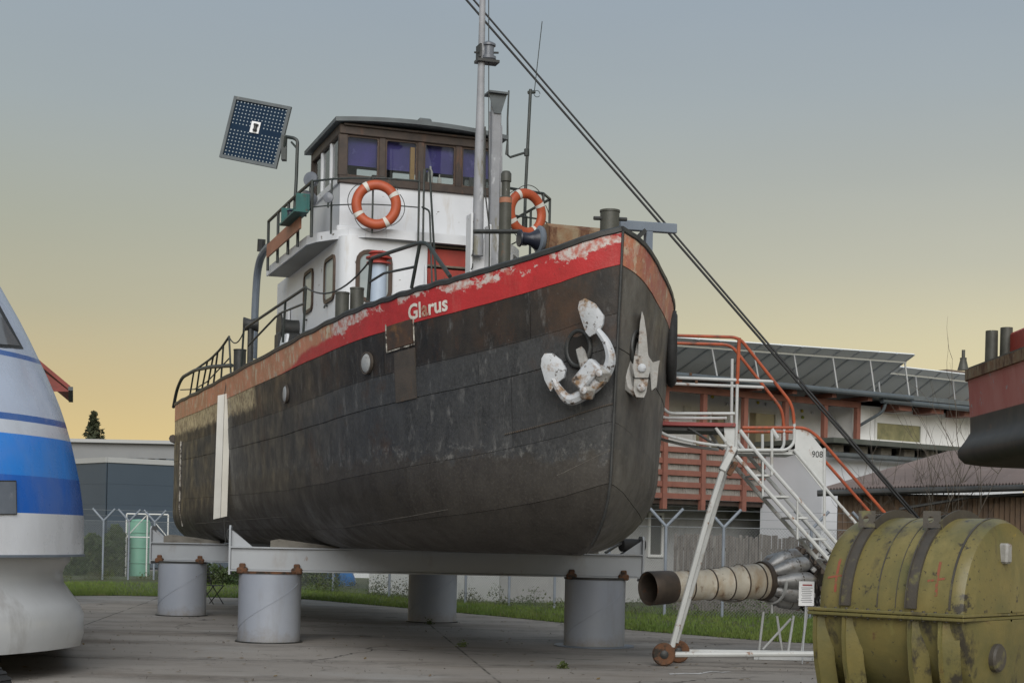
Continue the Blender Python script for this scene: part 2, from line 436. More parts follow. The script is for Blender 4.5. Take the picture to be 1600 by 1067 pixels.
# ---- hull materials
def hull_mat():
    m, nt, b = new_mat('hull_black_paint')
    obj = coords(nt, False); rv = coords(nt, True)
    sp = nd(nt, 'ShaderNodeSeparateXYZ', {0: obj}); X, Y, Z = sp.outputs
    wat = nd(nt, 'ShaderNodeAttribute', attribute_name='w').outputs['Fac']
    oi = nd(nt, 'ShaderNodeObjectInfo').outputs['Random']
    up = mixc(nt, rng(nt, noise(nt, rv, 3.0, 9, .78, (1, 1, .35)), .34, .70), (.023, .0235, .024), (.063, .063, .063))
    up = mixc(nt, rng(nt, noise(nt, obj, 38, 6, .8, (1, 1, .6)), .42, .72, 0, .8), up, (.085, .086, .088))
    topk = mixc(nt, rng(nt, noise(nt, rv, 2.2, 8, .7, (1, 1, .5)), .38, .66), (.020, .018, .017), (.055, .044, .036))
    topk = mixc(nt, rng(nt, noise(nt, obj, 1.4, 8, .75, (1, 1, .4)), .56, .70, 0, .8), topk, (.11, .052, .028))
    up = mixc(nt, rng(nt, wat, .90, .96), topk, up)
    up = mixc(nt, rng(nt, noise(nt, obj, 7, 8, .75, (1, 1, .3)), .56, .70), up, (.145, .142, .137))
    up = mixc(nt, rng(nt, noise(nt, obj, 4, 6, .7, (1, 1, .06)), .57, .70, 0, .5), up, (.12, .112, .103))
    up = mixc(nt, rng(nt, noise(nt, obj, .8, 6, .7), .54, .72), up, (.072, .042, .027))
    up = mixc(nt, rng(nt, noise(nt, obj, 26, 4, .7), .68, .74), up, (.20, .185, .16))
    low = mixc(nt, rng(nt, noise(nt, obj, 2.2, 8, .75, (1, 1, .5)), .35, .68), (.037, .032, .028), (.068, .061, .053))
    low = mixc(nt, rng(nt, noise(nt, obj, 30, 6, .8), .5, .72), low, (.092, .083, .072))
    zz = mth(nt, 'ADD', Z, mth(nt, 'MULTIPLY', noise(nt, obj, 3, 8, .7), .7))
    zf = rng(nt, zz, 3.13, 3.02)
    col = mixc(nt, zf, up, low)
    # scuffed pale line of the old waterline
    wl = mth(nt, 'MULTIPLY', rng(nt, zz, 3.0, 3.1), rng(nt, zz, 3.32, 3.12))
    col = mixc(nt, mth(nt, 'MULTIPLY', wl, rng(nt, noise(nt, obj, 9, 6, .8), .52, .66, 0, .55)), col, (.27, .26, .24))
    # peeled cream paint below the bulwark towards the stern
    cf = mth(nt, 'MULTIPLY', rng(nt, mth(nt, 'ADD', X, mth(nt, 'MULTIPLY', noise(nt, obj, 1.3), 3.0)), -.2, -1.2), rng(nt, mth(nt, 'ADD', wat, mth(nt, 'MULTIPLY', noise(nt, obj, 4, 8, .8), .35)), .93, .83))
    cream = mixc(nt, rng(nt, noise(nt, obj, 8, 8, .75), .44, .60), (.64, .53, .32), (.20, .135, .08))
    col = mixc(nt, cf, col, cream)
    # port side is paler, in uneven patches
    pf = mth(nt, 'MULTIPLY', rng(nt, Y, .02, .06), rng(nt, noise(nt, obj, 2.4, 8, .7, (1, 1, .4)), .36, .60, .25, .85))
    col = mixc(nt, pf, col, (.175, .165, .145))
    val = rng(nt, oi, 0, 1, .66, .88)
    hs = nd(nt, 'ShaderNodeHueSaturation', {'Value': val, 'Color': col})
    nt.links.new(hs.outputs[0], b.inputs['Base Color'])
    nt.links.new(rng(nt, noise(nt, obj, 3, 6), .3, .7, .38, .68), b.inputs['Roughness'])
    b.inputs['Specular IOR Level'].default_value = .35
    h = mth(nt, 'ADD', mth(nt, 'MULTIPLY', noise(nt, rv, 1.4, 3), 1.6), mth(nt, 'MULTIPLY', noise(nt, obj, 22, 6, .7), .22))
    bp = nd(nt, 'ShaderNodeBump', {'Strength': .45, 'Distance': .03, 'Height': h}); nt.links.new(bp.outputs[0], b.inputs['Normal'])
    return m
def bulwark_mat():
    m, nt, b = new_mat('bulwark_red_paint')
    obj = coords(nt, False)
    sp = nd(nt, 'ShaderNodeSeparateXYZ', {0: obj}); X, Y, Z = sp.outputs
    wat = nd(nt, 'ShaderNodeAttribute', attribute_name='w').outputs['Fac']
    red = mixc(nt, rng(nt, noise(nt, obj, 4, 6), .35, .7), (.44, .030, .032), (.34, .027, .027))
    red = mixc(nt, rng(nt, noise(nt, obj, 3, 8, .75, (1, 1, .3)), .56, .72, 0, .55), red, (.42, .11, .09))
    red = mixc(nt, rng(nt, noise(nt, obj, 16, 6, .7), .62, .70, 0, .8), red, (.16, .05, .035))
    # flakes along the rail: grey-white primer showing
    near_rail = rng(nt, wat, .24, .10)
    fl = rng(nt, mth(nt, 'ADD', noise(nt, obj, 1.5, 9, .72, (1, 1, 1.5)), mth(nt, 'MULTIPLY', near_rail, .17)), .625, .65)
    prim = mixc(nt, rng(nt, noise(nt, obj, 13, 6), .42, .6), (.52, .47, .44), (.42, .14, .11))
    fresh = mixc(nt, fl, red, prim)
    old = mixc(nt, rng(nt, noise(nt, obj, 1.2, 8, .7), .36, .62), (.56, .22, .13), (.36, .17, .09))
    old = mixc(nt, rng(nt, noise(nt, obj, 5, 8, .75, (1, 1, .6)), .53, .60), old, (.50, .42, .30))
    old = mixc(nt, rng(nt, noise(nt, obj, 3.4, 8, .8), .60, .66), old, (.20, .20, .21))
    old = mixc(nt, rng(nt, noise(nt, obj, 9, 8, .8), .60, .67), old, (.10, .045, .025))
    old = mixc(nt, mth(nt, 'MULTIPLY', rng(nt, Y, .01, .03), rng(nt, noise(nt, obj, 2.6, 8, .7), .40, .58, .15, .85)), old, (.34, .095, .085))
    # the lower edge keeps its red longest
    ox = mth(nt, 'ADD', X, mth(nt, 'MULTIPLY', noise(nt, obj, 1.1, 6, .6), 3.2))
    ox = mth(nt, 'ADD', ox, rng(nt, wat, .15, .36, 0, 2.6))
    f = rng(nt, ox, 4.9, 4.3)
    f = mth(nt, 'MAXIMUM', f, rng(nt, Y, .01, .03))
    col = mixc(nt, f, fresh, old)
    nt.links.new(col, b.inputs['Base Color'])
    b.inputs['Roughness'].default_value = .5; b.inputs['Specular IOR Level'].default_value = .35
    hh = mth(nt, 'ADD', noise(nt, obj, 9, 8, .7), mth(nt, 'MULTIPLY', noise(nt, obj, 1.5, 9, .72), 1.0))
    bp = nd(nt, 'ShaderNodeBump', {'Strength': .4, 'Distance': .025, 'Height': hh}); nt.links.new(bp.outputs[0], b.inputs['Normal'])
    return m
M['hull'] = hull_mat(); M['bulwark'] = bulwark_mat()
# ---- hull shell
def hull_shell():
    mb = MB(); rows = [0, .2, .4, .7, 1.0, 1.4, 1.8, 2.1]
    W = []
    for side in (-1, 1):
        grid = []
        for i in range(NK):
            t = PL[i][0]; RB = rbt(t); Ls = lerp_tab(SHEER, t) - ZB - RB
            ws = [r / 2.1 * Ls for r in rows] + [Ls + RB * math.radians(a) for a in (10, 20, 30, 42, 54, 66, 78, 90)]
            col = []
            for w in ws:
                col.append(len(mb.v)); mb.v.append(HP(i, w, side, -.016)); W.append(w)
            grid.append(col)
        for i in range(NK - 1):
            for j in range(len(grid[0]) - 1):
                mb.f.append((grid[i][j], grid[i + 1][j], grid[i + 1][j + 1], grid[i][j + 1]))
        if side < 0: G0 = grid
    for i in range(NK - 1):
        mb.f.append((G0[i][-1], G0[i + 1][-1], grid[i + 1][-1], grid[i][-1]))
    # inner bulwark and deck
    inner = []
    for side in (-1, 1):
        top, bot = [], []
        for i in range(NK):
            n = NRM[i]; p = HP(i, 0, side)
            q = Vector((p.x - n.x * .05, max(abs(p.y) - n.y * .05, 0) * side, p.z))
            top.append(len(mb.v)); mb.v.append(q); W.append(0)
            qb = Vector((p.x - n.x * .15, max(abs(p.y) - n.y * .15, 0) * side, p.z - .72)); bot.append(len(mb.v)); mb.v.append(qb); W.append(.7)
        g = G0 if side < 0 else grid
        for i in range(NK - 1):
            mb.f.append((top[i], top[i + 1], bot[i + 1], bot[i])); mb.f.append((g[i][0], g[i + 1][0], top[i + 1], top[i]))
        inner.append(bot)
    for i in range(NK - 1):
        mb.f.append((inner[0][i], inner[0][i + 1], inner[1][i + 1], inner[1][i]))
    mb.w = W
    return mb
_hs = hull_shell()
hull = _hs.build('hull', M['hull'], tug, 50, recalc=False)
_bm = bmesh.new(); _bm.from_mesh(hull.data)
bmesh.ops.remove_doubles(_bm, verts=list(_bm.verts), dist=.0005)
bmesh.ops.recalc_face_normals(_bm, faces=list(_bm.faces)); _bm.to_mesh(hull.data); _bm.free()
hull.data.set_sharp_from_angle(angle=math.radians(40))
def plate(name, mat_, a0, a1, w0, w1, off, side=-1, parent=hull, base=-.03, label=None, wfun=None):
    mb = MB(); nr = 3 if w1 - w0 > .3 else 2
    ka, kb = k_of(a0), k_of(a1); ks = [ka] + [q * .5 for q in range(int(ka * 2) + 1, int(kb * 2) + 1) if ka + .08 < q * .5 < kb - .08] + [kb]; nc = len(ks) - 1
    if w1 > 2.0: nr = 6
    g = []
    for o_ in (off, base):
        gg = []
        for i in range(nc + 1):
            k = ks[i]; col = []
            for j in range(nr + 1):
                w = w0 + (w1 - w0) * j / nr
                if wfun: w = wfun(k, j / nr)
                col.append(len(mb.v)); mb.v.append(HP(k, w, side, o_)); mb.w.append(w)
            gg.append(col)
        g.append(gg)
    A, B = g
    for i in range(nc):
        for j in range(nr): mb.f.append((A[i][j], A[i + 1][j], A[i + 1][j + 1], A[i][j + 1]))
        for j in (0, nr): mb.f.append((A[i][j], A[i + 1][j], B[i + 1][j], B[i][j]))
    for j in range(nr):
        for i in (0, nc): mb.f.append((A[i][j], A[i][j + 1], B[i][j + 1], B[i][j]))
    return mb.build(name, mat_, parent, 40, label=label)
GAP = .0065
def strakes():
    tot = ARC[-1]; rnd = random.Random(3)
    bounds = [.372, .93, 1.32, 2.18, 2.9]
    for side in (-1, 1):
        a = 0.012; js = [a]
        while a < tot - 2.5:
            a += rnd.uniform(3.4, 5.2); js.append(a)
        js.append(tot - .01)
        for a0, a1 in zip(js[:-1], js[1:]):
            plate('bulwark_plate', M['bulwark'], a0 + .002, a1 - .002, 0.0, .372, .006, side)
        for si, (w0, w1) in enumerate(zip(bounds[:-1], bounds[1:])):
            a = 0.012; js = [a]; a += (1.2, 2.0, 1.5, 3.4)[si]
            while a < tot - 1.5:
                js.append(a); a += rnd.choice((2.6, 3.6, 4.4, 5.2))
            js.append(tot - .01)
            for a0, a1 in zip(js[:-1], js[1:]):
                plate('hull_plate', M['hull'], a0 + GAP / 2, a1 - GAP / 2, w0 + GAP / 2, w1 - GAP / 2, (-.001, .006)[si % 2] + rnd.uniform(-.002, .002), side)
        # bilge strake
        for a0, a1 in ((.012, 4.5), (4.5, 10.5), (10.5, 17), (17, tot - .01)):
            plate('hull_plate', M['hull'], a0 + GAP / 2, a1 - GAP / 2, 2.9 + GAP / 2, 3.75, .004, side, wfun=lambda k, f: 2.9 + GAP / 2 + f * (wfull(k) - .03 - 2.9))
strakes()
mb = MB(); mb.tube([HP(0, w, -1, .012) for w in [q * .12 for q in range(33)]], .017, 8); mb.build('stem_bar', M['black'], hull)
for side in (-1, 1):
    mb = MB(); pts = [HP(i * .5, 0, side, -.015) + Vector((0, 0, .028 + .008 * math.sin(i * .9) * (1 if i > 60 else .2))) for i in range(2 * NK - 1)]
    mb.tube(pts, .048, 6); mb.build('rail_cap', M['black'], hull)
# dirt-streaked patches and fittings on the starboard side
def hull_rect(name, m, u0, v0, u1, v1, off, **kw):
    k0, w0 = hullhit(u0, v0); k1, w1 = hullhit(u1, v1)
    a0, a1 = sorted((arc_at(k0), arc_at(k1)))
    return plate(name, m, a0, a1, min(w0, w1), max(w0, w1), off, -1, **kw)
M['rustpatch'] = paint('rust_patch', (.10, .05, .025), (.035, .03, .028), 3.0, .7, layers=[((.16, .08, .035), 4, .54, .66, None)], bump=.3)
M['patch'] = paint('dark_patch', (.05, .043, .036), (.075, .06, .048), 5, .6, layers=[((.10, .06, .035), 5, .58, .7, (1, 1, .4))], bump=.2)
hull_rect('doubler_plate', M['rustpatch'], 606, 510, 646, 536, .018, label='rusty square plate patch')
hull_rect('doubler_plate', M['patch'], 617, 552, 652, 622, .016)
M['sealant'] = paint('white_sealant', (.55, .52, .46), (.10, .08, .06), 18, .8, layers=[((.05, .04, .035), 14, .50, .56, None)])
mb = MB()
kA, wA = hullhit(604, 507); kB, wB = hullhit(648, 538)
for (ka, wa, kb, wb) in ((kA, wA, kA, wB), (kB, wA, kB, wB), (kA, wB, kB, wB)):
    mb.tube([HP(ka + (kb - ka) * q / 8, wa + (wb - wa) * q / 8, -1, .014) for q in range(9)], .011, 5)
mb.build('weld_bead', M['sealant'], hull)
M['cover'] = paint('grey_cover', (.26, .27, .27), (.36, .36, .35), 6, .5, layers=[((.10, .09, .08), 6, .56, .66, None)])
for (u, v) in ((575, 568), (448, 616)):
    k, w = hullhit(u, v); p, n = HP(k, w, -1, .02, True)
    mb = MB(); mb.lathe([(.125, -.03), (.125, .012), (.11, .024), (.05, .03), (0.005, .03)], p, n, 20, cap0=False, cap1=True)
    po = mb.build('porthole_cover', M['cover'], hull)
    mb = MB(); mb.lathe([(.128, -.02), (.15, -.02), (.15, .018), (.128, .018)], p, n, 20, False, False); mb.build('porthole_rim', M['patch'], hull)
# scratches: thin pale weld lines low on the side
mb = MB()
for (u0, v0, u1, v1) in ((540, 822, 700, 795), (300, 826, 520, 793), (870, 742, 960, 700)):
    k0, w0 = hullhit(u0, v0); k1, w1 = hullhit(u1, v1)
    mb.tube([HP(k0 + (k1 - k0) * q / 10, w0 + (w1 - w0) * q / 10, -1, .006) for q in range(11)], .006, 4)
M['weld'] = paint('pale_weld', (.15, .14, .125), (.09, .08, .07), 10, .7)
mb.build('weld_seam', M['weld'], hull)
# row of rivet heads along the lapped seam forward
mb = MB(); k0, w0 = hullhit(790, 682); k1, w1 = hullhit(962, 632)
for i in range(64):
    f = i / 63; p_, n_ = HP(k0 + (k1 - k0) * f, w0 + (w1 - w0) * f - .03, -1, .004, True); mb.lathe([(.013, 0), (.011, .008), (.004, .012)], p_, n_, 6, False, True)
mb.build('rivet_row', M['patch'], hull, 40, kind='stuff')
# stern rubbing strake and pale draught strip
for side in (-1, 1):
    mb = MB(); kq = k_of(21.3)
    mb.tube([HP(kq + (NK - 1 - kq) * q / 24, .76, side, .04) for q in range(25)], .095, 8); mb.build('rubbing_strake', M['patch'], hull)
k, w = hullhit(283, 745)
mb = MB(); mb.tube([HP(k, q, -1, .02) for q in (.9, 1.2, 1.6, 2.0, 2.4, 2.8)], .022, 6); mb.build('draught_strip', M['sealant'], hull)
# ---- name on the bow
def text_mesh(body, size, offset=0.0, extrude=0.0, res=3):
    cu = bpy.data.curves.new('lettering', 'FONT'); cu.body = body; cu.size = size; cu.offset = offset; cu.extrude = extrude; cu.resolution_u = res
    o = bpy.data.objects.new('lettering', cu); COL.objects.link(o)
    dg = bpy.context.evaluated_depsgraph_get(); me = bpy.data.meshes.new_from_object(o.evaluated_get(dg))
    vs_ = [v.co.copy() for v in me.vertices]; fs = [tuple(p.vertices) for p in me.polygons]
    bpy.data.objects.remove(o); bpy.data.curves.remove(cu); bpy.data.meshes.remove(me)
    return vs_, fs
def hull_text():
    kL, wL = hullhit(639, 482); kR, wR = hullhit(700, 463)
    aL, aR = arc_at(kL), arc_at(kR)
    full, _ = text_mesh('Glarus', 1.0, .02)
    x0, x1 = min(v.x for v in full), max(v.x for v in full)
    wb = .325; sy = .27
    pos = 0.0
    for ch, mat_ in zip('Glarus', ('letters', 'letters', 'letterworn', 'letters', 'letters', 'letters')):
        # advance widths come from laying the word out once
        pre = 'Glarus'[:'Glarus'.index(ch)] if ch != 's' else 'Glaru'
        adv = 0.0
        if pre:
            a_, _ = text_mesh(pre + ch, 1.0, .02); b_, _ = text_mesh(ch, 1.0, .02)
            adv = max(v.x for v in a_) - max(v.x for v in b_)
        vs_, fs = text_mesh(ch, 1.0, .026)
        mb = MB()
        for v in vs_:
            fx = (v.x + adv - x0) / (x1 - x0); a = aL + (aR - aL) * fx
            mb.v.append(HP(k_of(a), wb - v.y * sy, -1, .013))
        mb.f = fs
        mb.build('letter', M[mat_], hull, 0, recalc=False)
hull_text()
def worn_letter(u, v, body):
    k, w = hullhit(u, v); a = arc_at(k)
    vs_, fs = text_mesh(body, .2, .004); mb = MB(); mb.f = fs
    for q in vs_: mb.v.append(HP(k_of(a - q.x), .30 - q.y, -1, .012))
# ---- mooring bollards on the starboard side and forward
def pipe_bollard(p, r, h, m, name='bollard'):
    mb = MB(); mb.lathe([(r * 1.25, 0), (r * 1.25, .02), (r, .03), (r, h - .03), (r * 1.06, h - .025), (r * 1.06, h), (r * .8, h + .004), (r * .78, h - .02), (.01, h - .03)], p, (0, 0, 1), 18)
    return mb.build(name, m, tug)
DK = 3.92   # main deck level
for (u, v, t) in ((535, 457, 2.2), (558, 450, 2.2)):
    p = Lx(u, v, t); pipe_bollard((p.x, p.y, DK), .10, p.z - DK, M['pipe'])
p = Lx(375, 546, -8.6); pipe_bollard((p.x, p.y, DK), .13, p.z - DK, M['black'])
p = Lx(953, 329, 6.55); pipe_bollard((p.x, p.y, 4.2), .12, p.z - 4.2, M['pipe'], 'bow_bollard')
mb = MB(); mb.tube([Lx(928, 341, 6.55), Lx(979, 343, 6.55)], .025, 8); mb.build('bollard_pin', M['black'], tug)
# ---- mushroom ventilator with red hood
p = Lx(592, 410, 2.4)
mb = MB(); mb.lathe([(.13, 0), (.125, .2), (.115, p.z - DK)], (p.x, p.y, DK), (0, 0, 1), 18); vent = mb.build('ventilator_pipe', paint('pale_blue_pipe', (.42, .50, .60), (.36, .42, .50), 3, .5, layers=[((.2, .2, .2), 6, .64, .74, None)]), tug)
mb = MB(); z = p.z - .04
mb.lathe([(.10, z), (.18, z + .01), (.18, z + .035), (.12, z + .05), (.12, z + .075), (.19, z + .085), (.19, z + .11), (.13, z + .125), (.13, z + .15), (.16, z + .16), (.13, z + .19), (.01, z + .2)], (p.x, p.y, 0), (0, 0, 1), 18)
mb.build('ventilator_hood', M['redstep'], vent)
# ================================================================ deckhouse
dh = MB()
DT0, DT1, DY, DZ0, DZ1 = -5.9, -.38, 1.50, DK - .02, 6.6
def house_plan(t0, t1, y, r, n=6):
    pts = [(t0, -y)]
    for k in range(n + 1):
        a = math.radians(-90 + 90 * k / n); pts.append((t1 - r + r * math.cos(a), -y + r + r * math.sin(a)))
    for k in range(n + 1):
        a = math.radians(0 + 90 * k / n); pts.append((t1 - r + r * math.cos(a), y - r + r * math.sin(a)))
    pts.append((t0, y)); return pts
# front has a recess for the companionway between STL and STR
STL, STR, STD = -.06, .76, 1.2
plan = house_plan(DT0, DT1, DY, .22)
half = len(plan) // 2
plan = plan[:half] + [(DT1, STL), (DT1 - STD, STL), (DT1 - STD, STR), (DT1, STR)] + plan[half:]
dh.prism(plan, (0, 0, DZ0), (1, 0, 0), (0, 1, 0), (0, 0, DZ1 - DZ0))
deckhouse = dh.build('deckhouse', M['white'], tug, 30)
# cream weathered side is the same paint; steps
for i, z in enumerate((4.55, 4.88, 5.21, 5.54, 5.87, 6.20, 6.53)):
    t = DT1 + .09 - i * .025
    mb = MB(); mb.box((t - .012, (STL + STR) / 2, z - .165), (.024, STR - STL - .02, .27)); mb.build('riser', M['redstep'], deckhouse)
    mb = MB(); mb.box((t - .03, (STL + STR) / 2, z + .012), (.13, STR - STL - .012, .035), ch=.006); mb.build('tread', M['tread'], deckhouse)
# windows: frames stand proud, glass sits inside
def win(o, ux, uz, n, w, h, r, fr, fm, pm, parent, dep=.035, pane_in=.012):
    mb = MB(); mb.ring(rrect(w + 2 * fr, h + 2 * fr, r + fr), rrect(w, h, r), o, ux, uz, Vector(n) * dep); mb.build('window_frame', fm, parent, 40)
    mb = MB(); mb.prism(rrect(w - .004, h - .004, r), Vector(o) + Vector(n) * pane_in * .2, ux, uz, Vector(n) * pane_in); return mb.build('pane', pm, parent, 40)
zc = Lx(583, 432, DT1).z
win((DT1, -.96, zc), (0, 1, 0), (0, 0, 1), (1, 0, 0), .48, .72, .13, .065, M['brownframe'], M['milky'], deckhouse)
win((DT1, 1.14, zc), (0, 1, 0), (0, 0, 1), (1, 0, 0), .48, .72, .13, .065, M['brownframe'], M['milky'], deckhouse)
def side_win(u, v, ul, ur, vt, vb):
    c = Ly(u, v, -DY); w = abs(Ly(ur, v, -DY).x - Ly(ul, v, -DY).x); h = Ly(u, vt, -DY).z - Ly(u, vb, -DY).z
    win(c, (-1, 0, 0), (0, 0, 1), (0, -1, 0), max(w - .12, .3), h - .12, .09, .06, M['brownframe'], M['milky'], deckhouse)
    for s in (1,):
        win((c.x, DY, c.z), (1, 0, 0), (0, 0, 1), (0, 1, 0), max(w - .12, .3), h - .12, .09, .06, M['brownframe'], M['milky'], deckhouse)
side_win(516, 437, 508, 524, 402, 472)
side_win(483, 456, 476, 490, 424, 490)
# side door, standing open towards the stern
c = Ly(446, 475, -DY - .05)
mb = MB(); mb.prism(rrect(.62, 1.75, .12), (c.x, -DY - .02, 5.1), (-1, 0, 0), (0, 0, 1), (0, -.045, 0)); door = mb.build('door', M['white'], deckhouse)
win((c.x, -DY - .065, 5.5), (-1, 0, 0), (0, 0, 1), (0, -1, 0), .26, .5, .1, .05, M['brownframe'], M['milky'], deckhouse)
mb = MB(); mb.tube([(c.x - .24, -DY - .06, 5.0), (c.x - .24, -DY - .11, 5.0), (c.x - .14, -DY - .11, 5.0)], .012, 6); mb.build('door_handle', M['black'], deckhouse)
# drain stubs under the windows
for (u, v) in ((480, 500), (512, 478)):
    p = Ly(u, v, -DY); mb = MB(); mb.tube([p, p + Vector((0, -.05, 0)), p + Vector((0, -.06, -.04))], .018, 6); mb.build('drain_spout', M['black'], deckhouse)
# white bracket plate beside the companionway
mb = MB(); mb.prism([(0, 0), (.30, 0), (.06, 1.6), (0, 1.6)], (DT1 + .004, STL - .03, 4.6), (1, 0, 0), (0, 0, 1), (0, -.025, 0)); mb.build('bracket_plate', M['white'], deckhouse)
# ================================================================ upper deck
ud_z0, ud_z1 = 6.58, 6.70
edge = [(-4.85, -1.90), (-1.38, -1.86), (-1.05, -1.76), (-.74, -1.57), (-.48, -1.36), (-.32, -1.12), (-.26, -.8), (-.25, STL - .02)]
pl = edge + [(x, -y) for x, y in reversed(edge[:-1])]
mb = MB(); mb.prism(pl, (0, 0, ud_z0), (1, 0, 0), (0, 1, 0), (0, 0, ud_z1 - ud_z0)); upper = mb.build('upper_deck', M['white'], tug, 30)
# deckhead lining below the overhang
mb = MB(); mb.prism([(x - .03 if x > -4 else x + .02, y * .985) for x, y in edge] + [(-.45, -.1), (-4.7, -.1)], (0, 0, ud_z0 - .012), (1, 0, 0), (0, 1, 0), (0, 0, .010)); mb.build('deckhead', M['under'], upper)
# fascia board, a little proud of the deck edge
for s in (1, -1):
    mb = MB(); pts = [(x, y * s) for x, y in (edge[:-1] + [(-.25, 0)])]
    for a, b in zip(pts[:-1], pts[1:]):
        mb.bar((a[0], a[1], 6.642), (b[0], b[1], 6.642), .03, .15)
    mb.build('fascia', M['white'], upper)
# ================================================================ wheelhouse
WT0, WT1, WY, WC = -2.85, -.72, 1.36, -.12
WD = 6.70
WS, WH, WR = 7.62, 8.30, 8.45            # sill, head, eave
wheel = MB()
# dado walls, four thin walls
for a, b in (((WT1, -WY), (WT1, WY)), ((WT0, -WY), (WT0, WY))):
    wheel.box((a[0], WC, (WD + 7.52) / 2), (.06, 2 * WY, 7.52 - WD))
for s in (-1, 1): wheel.box(((WT0 + WT1) / 2, WC + s * (WY - .031), (WD + 7.52) / 2), (WT1 - WT0 - .064, .06, 7.52 - WD))
wheelhouse = wheel.build('wheelhouse', M['white'], tug, 30)
mb = MB(); mb.box((WT1 + .05, WC, WD + .05), (.06, 2 * WY + .1, .1), ch=.02); mb.build('base_ledge', M['white'], wheelhouse)
# timber window band
def wh_band():
    # sill and head rails
    for (z0, z1, pr) in ((7.50, WS, .045), (WH, WR + .01, .03)):
        for t in (WT0, WT1):
            mb = MB(); mb.box((t, WC, (z0 + z1) / 2), (.10 + pr, 2 * WY + .06, z1 - z0), ch=.01); mb.build('window_rail', M['wood'], wheelhouse)
        for s in (-1, 1):
            mb = MB(); mb.box(((WT0 + WT1) / 2, WC + s * (WY - .02), (z0 + z1) / 2), (WT1 - WT0 - .16, .10, z1 - z0), ch=.01); mb.build('window_rail', M['wood'] if z0 > 7.9 else M['white'], wheelhouse)
    nf = 4; pw = .11
    ys = [WC - WY + .04 + (2 * WY - .08) * i / nf for i in range(nf + 1)]
    for t in (WT1, WT0):
        for y in ys:
            mb = MB(); mb.box((t, y, (WS + WH) / 2), (.09, pw if ys[0] < y < ys[-1] else .15, WH - WS - .002), ch=.008); po = mb.build('mullion', M['wood'], wheelhouse)
        for y0, y1 in zip(ys[:-1], ys[1:]):
            w = y1 - y0 - pw
            mb = MB(); mb.ring(rrect(w - .002, WH - WS - .004, .01, 3), rrect(w - .05, WH - WS - .06, .03, 3), (t - .015, (y0 + y1) / 2, (WS + WH) / 2), (0, 1, 0), (0, 0, 1), (.04, 0, 0)); mb.build('window_frame', M['brownframe'], wheelhouse)
            mb = MB(); mb.box((t + .004, (y0 + y1) / 2, (WS + WH) / 2), (.006, w - .05, WH - WS - .06)); mb.build('pane', M['glassw'], wheelhouse)
    for s in (-1, 1):
        ts = [WT0 + .05, WT0 + .75, WT0 + 1.45, WT1 - .05]
        for t in ts[1:-1]:
            mb = MB(); mb.box((t, WC + s * (WY - .02), (WS + WH) / 2), (.08, .08, WH - WS - .002), ch=.008); mb.build('mullion', M['white'], wheelhouse)
        for t0, t1 in zip(ts[:-1], ts[1:]):
            mb = MB(); mb.box(((t0 + t1) / 2, WC + s * (WY - .02), (WS + WH) / 2), (t1 - t0 - .08, .006, WH - WS - .03)); mb.build('pane', M['glassw'], wheelhouse)
    # blinds let down behind the front panes, uneven
    for y0, y1, drop in zip(ys[:-1], ys[1:], (.47, .48, .46, .47)):
        mb = MB(); z1 = WH; z0 = WH - drop
        mb.box((WT1 - .10, (y0 + y1) / 2, (z0 + z1) / 2), (.012, y1 - y0 - .02, z1 - z0)); mb.build('blind', M['blind'], wheelhouse)
    # things on the ledge inside and the wheel stand
    mb = MB(); mb.box((WT1 - .5, ys[1] + .1, WS + .08), (.25, .34, .16), ch=.02); mb.build('console', M['interior'], wheelhouse)
    mb = MB(); mb.box((WT1 - .07, ys[2] - .12, WS + .29), (.05, .075, .62)); mb.build('timber_post', paint('yellow_timber', (.42, .25, .085), (.34, .2, .07), 6, .6), wheelhouse)
    mb = MB(); mb.lathe([(.04, 0), (.045, .02), (.045, .22), (.03, .26), (.018, .28), (.018, .32)], (WT1 - .07, ys[2] + .2, WS + .0), (0, 0, 1), 12); mb.build('bottle', M['tape'], wheelhouse)
    mb = MB(); mb.lathe([(.03, 0), (.035, .02), (.035, .12), (.012, .16), (.012, .2)], (WT1 - .07, ys[2] + .36, WS + .0), (0, 0, 1), 12); mb.build('bottle', M['tape'], wheelhouse)
wh_band()
# roof: cambered slab with a turned-down edge
def camber_roof():
    mb = MB(); t0, t1, hw = WT0 - .22, WT1 + .30, WY + .12; n = 14; th = .07
    rows = []
    for i in range(n + 1):
        y = -hw + 2 * hw * i / n; z = WR + .02 + .05 * (1 - (y / hw) ** 2)
        tf = t1 - .14 * (y / hw) ** 2
        rows.append([Vector((t0, WC + y, z)), Vector((tf, WC + y, z)), Vector((tf, WC + y, z + th)), Vector((t0, WC + y, z + th))])
    b = len(mb.v)
    for r in rows: mb.v += r
    for i in range(n):
        for k in range(4): mb.f.append((b + i * 4 + k, b + i * 4 + (k + 1) % 4, b + (i + 1) * 4 + (k + 1) % 4, b + (i + 1) * 4 + k))
    mb.f.append((b, b + 1, b + 2, b + 3)); mb.f.append(tuple(b + n * 4 + k for k in (3, 2, 1, 0)))
    rf = mb.build('roof', M['roof'], wheelhouse, 30)
    mb = MB(); mb.box((WT1 + .1, WC, WR + .15), (.34, .22, .09), ch=.02); mb.build('roof_vent', M['roof'], wheelhouse)
    mb = MB(); mb.box(((t0 + t1) / 2 - .04, WC, WR + .0), (t1 - t0 - .3, 2 * hw - .3, .03)); mb.build('headlining', M['wood'], wheelhouse)
camber_roof()
